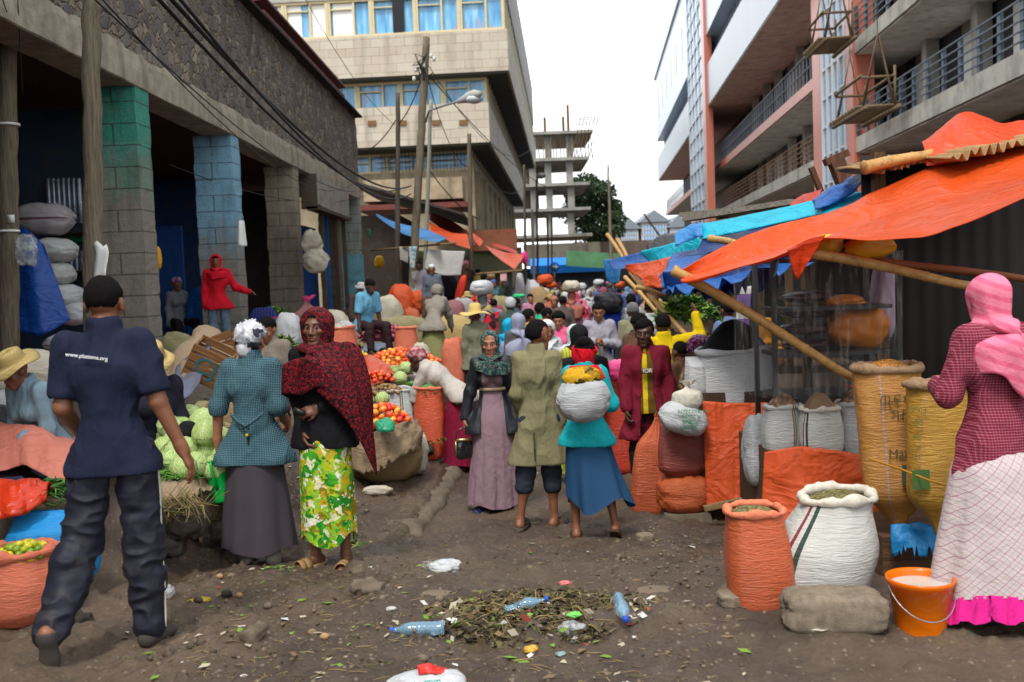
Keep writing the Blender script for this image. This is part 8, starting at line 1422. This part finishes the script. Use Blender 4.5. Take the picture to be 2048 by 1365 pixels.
 for i, (lab, px, py, w_, h_, m) in enumerate((('grubby cream cloth thrown over the slope above the cabbages', 470, 850, 120, 60, CB), ('brown rag spread on the slope beside the olive sack', 560, 770, 110, 50, CBR), ('white plastic sheet crumpled below the pale cabbages', 840, 800, 80, 36, WHT), ('burlap sheet spread between the red onions and the yellow fruit', 690, 690, 110, 36, BURT), ('blue grey rag under the seated sky blue shirt boy', 770, 700, 90, 30, CGB), ('dirty canvas strip left of the mauve sack', 560, 670, 100, 40, CANV), ('tan sheet spread before the grey shawl woman', 880, 720, 120, 40, BURT), ('cream sheet bunched left of the yellow straw hat', 900, 640, 100, 34, CB), ('dull orange rag beside the rusty red sack', 850, 650, 80, 30, ORC), ('grey sheet over the sacks behind the straw hatted vendor', 280, 760, 130, 60, CGB), ('crumpled white plastic left of the pale straw hat', 240, 720, 90, 50, WHT), ('brown canvas fold below the blue tarpaulin of the first bay', 110, 705, 150, 40, CANV), ('pink flowered rag on the near left slope', 130, 780, 90, 46, SALT), ('white cloth slung over the slope right of the plaid bundle', 610, 700, 80, 36, WHT), ('brown rag heap left of the bright orange cloth', 740, 625, 90, 36, CBR))):
  a = Gp(px - w_ / 2, py - h_ / 2, 0, True); b = Gp(px + w_ / 2, py - h_ / 2 + 4, 0, True); c = Gp(px - w_ / 2 - 6, py + h_ / 2, 0, True); d = Gp(px + w_ / 2 + 8, py + h_ / 2, 0, True); up = V3(0, 0, .16)
  sheet(lab, [a + up, (a + b) / 2 + up * 1.9, b + up], [c + up * .3, (c + d) / 2 + up * .8, d + up * .3], m, 34, 22, -.06, .11, (5, 4), 300 + i, rag=.04, name='cloth', cat='cloth')
 for i, (lab, px, py, w_, h_, D, m) in enumerate((('bright orange cloth heap between the two dark poles', 800, 590, 56, 44, 24, ORC), ('rumpled orange cloth right of the leaning pole', 842, 605, 44, 50, 24, ORC), ('grey white plastic heap below the orange cloth', 770, 612, 70, 40, 22.5, CRM), ('rusty red sack before the white capped man', 822, 630, 40, 26, 21, RUS), ('white bale beside the white capped man', 838, 598, 24, 30, 25, W1), ('red mottled sack among the far heaps', 905, 615, 50, 26, 22, MAUV), ('pink and red mottled sack right of the yellow straw hat', 985, 618, 56, 26, 22, floralm('mottled_pink', [c255(150, 70, 90), c255(120, 40, 60), c255(170, 110, 120)], 9, None)), ('white bales stacked by the far pole, lower one', 1040, 575, 24, 26, 33, W1), ('white bales stacked by the far pole, upper one', 1040, 556, 22, 22, 33, W1), ('white sack heap right of the stacked bales', 1066, 572, 38, 24, 32, W1), ('mixed brown sack heap right of the far pole', 1078, 588, 50, 28, 30, BUR), ('bright green tray on the far heaps', 1038, 592, 26, 8, 28, plain('tray_green', c255(40, 190, 120), .4)), ('orange cloth load on the far heaps', 1090, 560, 34, 22, 34, ORC), ('salmon sack left of the yellow straw hat', 905, 690, 50, 34, 14.6, ORS2), ('dull sack heap by the far left vendors', 1000, 605, 60, 26, 26, OLV), ('pale sack under the far left vendors', 925, 610, 60, 24, 24, GRY), ('cream sack right of the salmon onion sack', 840, 700, 40, 28, 14.2, CRM), ('red flowered bundle behind the cyan scarf', 985, 640, 46, 34, 18, floralm('red_flower', [c255(180, 20, 40), c255(30, 20, 24), c255(200, 40, 60)], 8, None)), ('vegetables sack left of the mauve sack', 640, 665, 50, 30, 15.2, OLV), ('white woven sack behind the rust plastic', 700, 705, 50, 30, 13.2, W1), ('brown sack heap before the pale green pillar', 730, 620, 60, 34, 21, BUR), ('purple and yellow cloth by the yellow fruit', 762, 700, 28, 18, 13, cl('violet_cloth', 90, 60, 130)))):
  bpx(lab, px, py, w_, h_, D, m, seed=140 + i, lump=.16, seam=i % 2 == 0, name='sack' if 'sack' in lab or 'bale' in lab else 'bundle', cat='sack' if 'sack' in lab or 'bale' in lab else 'bundle')
 sheet('sky blue awning stretched from the shop row to the leaning pole', PP((752, 428, 31), (800, 450, 30), (850, 460, 29), (893, 476, 28)), PP((754, 432, 30), (800, 466, 28), (840, 480, 27), (872, 487, 26.5)), LBT, 40, 14, .05, .05, (3, 2), 170); sheet('orange awning left of the hanging white sheet poles', PP((858, 443, 33), (900, 466, 32), (935, 470, 31)), PP((862, 460, 31), (905, 486, 29), (941, 499, 28)), ORT, 30, 14, .03, .05, (3, 2), 171); sheet('second orange awning with a bunched knot, right of the first', PP((932, 458, 32), (950, 468, 31), (966, 484, 30)), PP((938, 468, 31), (948, 482, 30), (960, 494, 29)), ORT, 24, 12, .03, .05, (3, 2), 172); sheet('third long orange awning reaching toward the street', PP((970, 490, 34), (1000, 500, 33), (1050, 512, 32)), PP((974, 496, 32), (1000, 522, 30), (1030, 540, 29)), ORT, 30, 14, .03, .05, (3, 2), 173); sheet('thin red orange awning above the third one', PP((984, 488, 36), (1010, 492, 35), (1036, 504, 34)), PP((988, 494, 35), (1010, 500, 34), (1032, 508, 33)), REDT, 20, 8, .02, .03, (3, 1), 174); sheet('dark red awning underside behind the orange awnings', PP((860, 425, 36), (900, 440, 36), (960, 480, 35)), PP((858, 440, 36), (900, 470, 35), (950, 494, 34)), plain('dark_red_sheet', c255(96, 30, 24), .7, .3), 24, 10, .03, .04, (3, 1), 175)
 sheet('white sheet hung from a stick between the poles', PP((856, 499, 27), (890, 502, 27), (930, 503, 27)), PP((849, 538, 27), (885, 552, 26.9), (922, 551, 27)), WHT, 30, 20, 0, .05, (3, 1.5), 176, name='sheet', cat='sheet'); sheet('white cloth hanging left of the leaning pole', PP((799, 494, 27.5), (818, 494, 27.5)), PP((800, 520, 27.5), (816, 527, 27.5)), WHT, 14, 14, 0, .04, (2, 1), 177, name='cloth', cat='cloth'); sheet('pale blue printed cloth hanging at the leaning pole', PP((818, 494, 26.6), (834, 493, 26.6)), PP((820, 536, 26.6), (828, 538, 26.6)), floralm('pale_blue_print', [c255(190, 206, 214), c255(120, 170, 190), c255(206, 206, 206)], 12, None), 12, 14, 0, .03, (2, 1), 178, name='cloth', cat='cloth')
 stm = woodm('thin_stick', c255(150, 120, 86), 1, 'X'); tag(MB().tube([V3(0, 0, 0), P(830, 494, 27.3) - P(742, 501, 28), P(912, 486, 27) - P(742, 501, 28)], .03, 6).build('stick', stm, None, P(742, 501, 28)), 'long stick carrying the washing between the poles', 'stick'); tag(MB().tube([V3(0, 0, 0), P(1045, 541, 29) - P(950, 549, 29)], .035, 6).build('stick', stm, None, P(950, 549, 29)), 'stick with hanging clothes below the third orange awning', 'stick')
 sheet('pink towel hanging from the lower stick', PP((1000, 544, 29), (1013, 543, 29)), PP((1001, 563, 29), (1014, 563, 29)), cl('pale_pink_towel', 206, 160, 160), 8, 10, 0, .03, (2, 1), 179, name='cloth', cat='cloth'); bpx('magenta plastic bag hanging at the tip of the third orange awning', 1049, 516, 12, 26, 32, plain('magenta_bag', c255(230, 50, 150), .4, .2), seed=180, name='plastic_bag', cat='bag', dep=.2); bpx('tall red cloth roll leaning behind the white sheet', 921, 582, 18, 66, 28, plain('red_roll', c255(190, 50, 30), .7, .2), seed=181, name='cloth_roll', cat='cloth', dep=.3, rot=(0, .3, 0)); bpx('dark coat hanging under the white sheet', 895, 575, 40, 54, 29, bk, seed=182, name='coat', cat='coat', dep=.3); bpx('yellow goods hanging by the shop row post', 758, 524, 20, 24, 31, plain('yellow_goods', c255(196, 150, 20), .5, .3), seed=183, name='goods', cat='goods', dep=.2); bpx('green bag hanging on the shop row post', 738, 467, 8, 18, 29, plain('bag_green_e', c255(20, 110, 80), .5), seed=184, name='plastic_bag', cat='bag', dep=.1)
 strands('heap of green lettuce leaves at the right hand stalls', 'greens', P(1375, 640, 11.5), .38, .4, .26, GRNM, 'greens', 260, .2, .01, 13, .8, leaf=.07); sackpx('tall bright orange sack with a pink plastic top behind the slung white sack', 1243, 885, 66, 130, sackm('scarlet_sack', c255(206, 70, 48), None, .1, .36), D=10.3, seed=130, kind='sewn', bulge=.05, bot=.95, wr=.006); bpx('pink plastic bag on the bright orange sack', 1237, 742, 46, 44, 10.2, plain('pink_bag_f', c255(226, 80, 140), .35, .25, 9, transl=.2), seed=131, name='plastic_bag', cat='bag', lump=.16)
 sheet('white scarf with yellow and purple bands hanging at the right hand stalls', PP((1475, 575, 10.6), (1502, 572, 10.6)), PP((1470, 680, 10.5), (1496, 684, 10.5)), stripem('banded_scarf', c255(196, 196, 196), c255(120, 90, 150), .26, 2, .7), 12, 20, 0, .04, (3, 1), 132, name='scarf', cat='scarf'); bpx('sack holding the brown bark pieces', 1408, 770, 90, 80, 9.5, BUR, seed=240); mound('heap of brown bark pieces behind the black grain', 'bark', P(1408, 735, 9.5), .2, .2, .12, grainm('bark_bits', c255(110, 84, 60), c255(150, 120, 90), 24), 'bark_heap', 7, rough=.06, rfreq=18); mound('heap of grey pulses beside the pale blue shirt man', 'pulses', P(1480, 675, 10.3), .36, .3, .12, grainm('grey_pulses', c255(90, 84, 74), c255(120, 110, 96), 90), 'pulse_heap', 8)
left_market()
# ================================================================ litter on the road
def litter():
 t = NT('clear_blue_plastic'); v = t.co(); PET = t.fin(c255(150, 196, 226), .08, t.noise(v, 40, 3), .3, .01, .7, trans=.55, alpha=.72)
 def bottle(label, p, rot, crush=0, s=1.0):
  b = empty('plastic_bottle', p, label, 'bottle', rot=rot); pr = [(.006, 0), (.030, .002), (.034, .012)] + [(.034 - .0025 * (k % 2), .02 + .012 * k) for k in range(11)] + [(.033, .16), (.028, .18), (.014, .205), (.0125, .215), (.0125, .228)]; mb = MB().lathe([(r * s, z * s) for r, z in pr], 22); V = mb.v[0]
  if crush: V[:, 0] *= 1 - crush * (.5 + .5 * np.sin(V[:, 2] * 40)); V += fbm(V * 30, 3, 3)[:, None] * .012 * crush
  mb.build('body', PET, b); MB().lathe([(.0145 * s, .225 * s), (.0145 * s, .242 * s), (.013 * s, .244 * s)], 16).build('cap', plain('cap_blue', c255(40, 80, 190), .4), b); return b
 def g(px, py, dz=0): p = Gp(px, py); return p + (0, 0, dz)
 bottle('clear blue plastic bottle lying flat, cap to the left', g(890, 1276, .04), (0, -pi / 2, .05), .08, 1.05); bottle('dented blue bottle with its cap toward us at the right of the litter', g(1238, 1250, .05), (pi / 2 + .1, .1, .05), .25, 1.0); bottle('crushed blue bottle half buried in the litter heap', g(1010, 1245, .05), (.2, pi / 2 - .2, .3), .6, .9)
 t = NT('clear_bag_b'); v = t.co(); n = t.ramp(t.noise(v, 26, 5, .7), [(.4, .15), (.65, .8)]); CLB = t.fin(c255(196, 200, 202), .2, t.noise(v, 34, 4), .8, .02, .6, alpha=n)
 MUDR = plain('muddy_rag', c255(112, 98, 82), .9, .4, 12, .4, 30, dirt=.6)
 def bag(label, px, py, w_, h_, m, seed, cat='bag', name='plastic_bag', dz=.0): p = g(px, py); s = mpp(p[1]); return bundle(label, p + (0, .02, h_ * s * .4 + dz), (w_ * s, w_ * s * .7, h_ * s), m, (0, 0, .2), seed, 2.2, .34, name, cat, seam=False, fold=.08)
 bag('clear plastic bag with a green stripe in the litter heap', 1142, 1275, 60, 34, CLB, 200); bag('small green plastic scrap on the clear bag', 1150, 1262, 30, 12, plain('scrap_green', c255(110, 190, 90), .4), 201, 'scrap', 'scrap', .03); bag('clear plastic bag on the mud behind the dark trousers', 326, 1212, 44, 32, CLB, 202); bag('frayed white sack rag on the road left of the centre', 890, 1150, 66, 30, W1, 203, 'rag', 'rag'); strands('frayed white threads of the sack rag', 'threads', g(868, 1146, .02), .07, .05, .03, [W1, RIMW], 'threads', 90, .06, .0012, 14, .6); bag('white crumpled paper in the litter heap', 1098, 1235, 28, 30, WHT, 204, 'paper', 'paper'); bag('grey silver wrapper at the back right of the litter heap', 1178, 1215, 34, 26, CLB, 205, 'wrapper', 'wrapper'); bag('flat beige sack scrap right of the litter heap', 1215, 1228, 50, 14, MUDR, 206, 'scrap', 'scrap'); bag('beige dirty cloth strip half buried left of the litter', 872, 1200, 60, 9, MUDR, 207, 'rag', 'rag'); bag('long pale rag trodden into the mud at the right', 1310, 1185, 80, 6, MUDR, 208, 'rag', 'rag'); bag('banana skin at the left of the litter heap', 965, 1235, 50, 14, plain('banana', c255(176, 136, 60), .7, .4, 12), 209, 'peel', 'peel'); bag('white paper scrap left of the flat bottle', 782, 1240, 22, 9, WHT, 210, 'paper', 'paper'); bag('blue white label wrapper beside the buried bottle', 1075, 1240, 36, 16, floralm('wrapper_print', [c255(190, 200, 206), c255(60, 100, 180), c255(210, 210, 210)], 30, None), 211, 'wrapper', 'wrapper'); bag('orange yellow peel at the front of the litter heap', 1062, 1305, 30, 16, plain('peel', c255(190, 150, 60), .7, .4, 12), 212, 'peel', 'peel'); bag('pink petal scrap behind the litter heap', 1130, 1165, 26, 8, plain('scrap_pink', c255(196, 110, 110), .6), 213, 'scrap', 'scrap'); bag('grey leaf at the front of the litter heap', 1122, 1308, 22, 8, plain('scrap_grey', c255(120, 140, 140), .5), 214, 'leaf', 'leaf'); bag('crumpled tissue by the front sacks', 1640, 1285, 60, 16, CRM, 215, 'paper', 'paper'); bag('yellow leaf on the mud near the front sacks', 1620, 1282, 24, 6, plain('scrap_yellow', c255(190, 160, 40), .6), 216, 'leaf', 'leaf'); bag('yellow plastic scrap behind the polo man', 395, 1208, 44, 8, plain('scrap_yellow_b', c255(170, 150, 50), .5), 217, 'scrap', 'scrap')
 def stone(label, px, py, w_, h_, col, seed, cat='stone', name='stone', amp=.02):
  p = g(px, py); s = mpp(p[1]); f = Field((-.3,) * 3, (.3,) * 3, .008); f.ell((0, 0, 0), (w_ * s / 2, w_ * s * .4, h_ * s / 2), k=.02); f.cap((-w_ * s * .2, 0, 0), (w_ * s * .15, .01, h_ * s * .2), h_ * s * .35, k=.02); return tag(obj(name, f.mesh(name, amp, seed, 2.2, 1), concm('pale_stone', c255(134, 120, 102), .4, 6, .9) if col else concm('dark_stone', c255(72, 66, 60), .5, 4, .9), None, p + (0, 0, h_ * s * .25)), label, cat)
 stone('pale rough stone left of the flat bottle, standing proud of the mud', 512, 1298, 46, 40, 1, 1); stone('dark stone under the blue sack', 148, 1245, 80, 36, 0, 2); stone('broad stone half buried by the right sandal of the polo man', 318, 1245, 50, 40, 1, 3); stone('small stone near the tan sandals', 712, 1148, 30, 26, 1, 4); stone('flat stone left of the tan sandals, in the rut edge', 735, 1190, 60, 26, 1, 5); stone('small pale stone at the right of the litter heap', 1252, 1222, 40, 20, 1, 6); stone('pale stone beside the rust orange sack', 1460, 1215, 40, 36, 1, 7); stone('potato sized yellow stone at the bottom left', 42, 1262, 28, 20, 1, 8); stone('tiny round stone in front of the pale rough one', 452, 1195, 18, 14, 0, 9); stone('flat stone behind the flat bottle', 900, 1250, 30, 20, 1, 10)
 for i, (px, py) in enumerate(((625, 1280), (440, 1166), (650, 1296), (478, 1195))): o = obj('potato', fruit_mesh('stray_potato', .02, .8, 2, .1, 0), POTM, None, g(px, py, .01)); tag(o, 'stray potato trodden on the road, %s' % ('nearest the centre', 'below the dark skirt', 'lowest one', 'farthest left')[i], 'potato')
 strands('tangle of stalks and straw of the litter heap', 'stalks', g(1075, 1240, -.01), .50, .34, .05, [STRM[1], STRM[1], STRM[2]] + [STRM[0], plain('stalk_dark', c255(70, 60, 42), .8)], 'stalks', 850, .13, .0028, 21, .25); strands('dark rotten leaves under the litter heap', 'leaves', g(1075, 1240, .0), .62, .40, .05, [plain('rot_leaf', c255(58, 50, 34), .8, .4), plain('rot_leaf_b', c255(92, 84, 52), .8, .4)], 'leaf_scraps', 620, .06, .003, 22, .2, leaf=.03)
 rng = np.random.RandomState(77); mb = MB(); gb = MB(); lb = MB()
 for i in range(2600):
  py = 860 + 520 * rng.rand() ** .8; px = rng.uniform(250, 1500) if rng.rand() < .7 else rng.uniform(380, 900)
  p = Gp(px, py, 0, True)
  if p[0] < -2.3: continue
  p[2] = gfull(p[0], p[1])[0]
  q = rng.uniform(0, 2 * pi); d = np.array((cos(q), sin(q), 0)); r_ = rng.rand()
  if r_ < .5: l = rng.uniform(.02, .09); b = rng.normal(size=3) * .006; mb.tube([p - d * l / 2 + (0, 0, .004), p + b * (1, 1, 0) + (0, 0, .007), p + d * l / 2 + (0, 0, .003)], rng.uniform(.0008, .0022), 4, rng.choice([0, 1, 1, 2], p=[.3, .3, .2, .2]))
  elif r_ < .88:
   s = rng.uniform(.004, .014) * (1 if rng.rand() < .93 else 2.4); gb.ball(p + (0, 0, s * .2), np.array((s, s * rng.uniform(.6, 1), s * .6)), 6, 4, rng.randint(2), rot3('Z', q))
  else:
   w_ = np.cross(d, (0, 0, 1)); l = rng.uniform(.012, .04); lb.add([p - d * l + (0, 0, .004), p + w_ * l * .5 + (0, 0, .008), p + d * l + (0, 0, .005), p - w_ * l * .5 + (0, 0, .004)], [(0, 1, 2, 3)], rng.choice([0, 1, 2, 3, 4], p=[.3, .25, .25, .12, .08]))
 for i in range(170):
  a = rng.uniform(0, 2 * pi); k_ = sqrt(rng.rand()); c_ = Gp(1078, 1240, 0, True); x_, y_ = c_[0] + .6 * k_ * cos(a), c_[1] + .42 * k_ * sin(a); p = np.array((x_, y_, gfull(x_, y_)[0] + rng.uniform(.01, .06))); u = _nrm(rng.normal(size=3) * (1, 1, .5)); v_ = _nrm(np.cross(u, rng.normal(size=3))); l = rng.uniform(.008, .032); lb.add([p - u * l, p + v_ * l * .6, p + u * l, p - v_ * l * .6 + (0, 0, .004)], [(0, 1, 2, 3)], rng.choice(5, p=[.14, .26, .44, .13, .03]))
 for i in range(220):
  p = Gp(rng.normal(1350, 70), rng.normal(1140, 40)); s = rng.uniform(.006, .018); gb.ball(p + (0, 0, s * .2), np.array((s, s * .8, s * .6)), 6, 4, rng.randint(2), rot3('Z', i))
 tag(mb.build('scattered_straw', STRM), 'bits of straw and stalk trodden over the road', 'straw', kind='stuff'); tag(gb.build('gravel', [concm('gravel_a', c255(120, 106, 90), .3, 20), concm('gravel_b', c255(84, 74, 64), .3, 20)]), 'small gravel and crumbs of mud on the road', 'gravel', kind='stuff'); tag(lb.build('leaf_scraps', [GRNM[1], plain('scrap_pale', c255(170, 160, 140), .8), STRM[1], plain('scrap_white', c255(196, 194, 188), .6), plain('scrap_reddish', c255(150, 70, 60), .7)], smooth=False), 'tiny leaf and paper scraps over the road', 'scraps', kind='stuff')
 for (px, py, n, ra) in ((740, 985, 90, .22), (780, 940, 70, .18), (720, 1080, 60, .18), (560, 1140, 60, .16), (860, 900, 40, .2), (680, 1020, 60, .22)): strands('%s patch of dropped green leaves on the road' % {740: 'largest', 780: 'second largest, by the burlap,', 720: 'one near the tan sandals: a', 560: 'one by the silver flats: a', 860: 'one beside the concrete block: a', 680: 'one between shawl woman and kerb: a'}[px], 'leaves', g(px, py), ra, ra * .6, .02, GRNM + STRM[:1], 'leaf_scraps', n, .08, .004, px, .2, leaf=.022)
 p = P(850, 1372, 3.95); wb = bundle('white printed sack with red lip at the bottom edge', p + (0, 0, -.02), (.36, .26, .14), W1, (0, 0, .1), 230, 2.3, .12, seam=False); sheet('red plastic bag on the white sack at the bottom edge', PP((835, 1335, 4.02), (865, 1328, 4.05), (885, 1332, 4.05)), PP((838, 1352, 3.95), (880, 1345, 3.95), (938, 1362, 3.98)), tarpm('red_plastic', c255(214, 52, 44), .3, .2), 20, 10, -.02, .02, (3, 2), 231, name='plastic_bag', cat='bag'); q = text('ኢምፕ', 'printed_text', .05, plain('teal_print', c255(60, 150, 140), .7), None, p + (.02, -.10, .042), (.7, 0, .1)); q.parent = wb; q.matrix_parent_inverse = wb.matrix_basis.inverted()
litter()
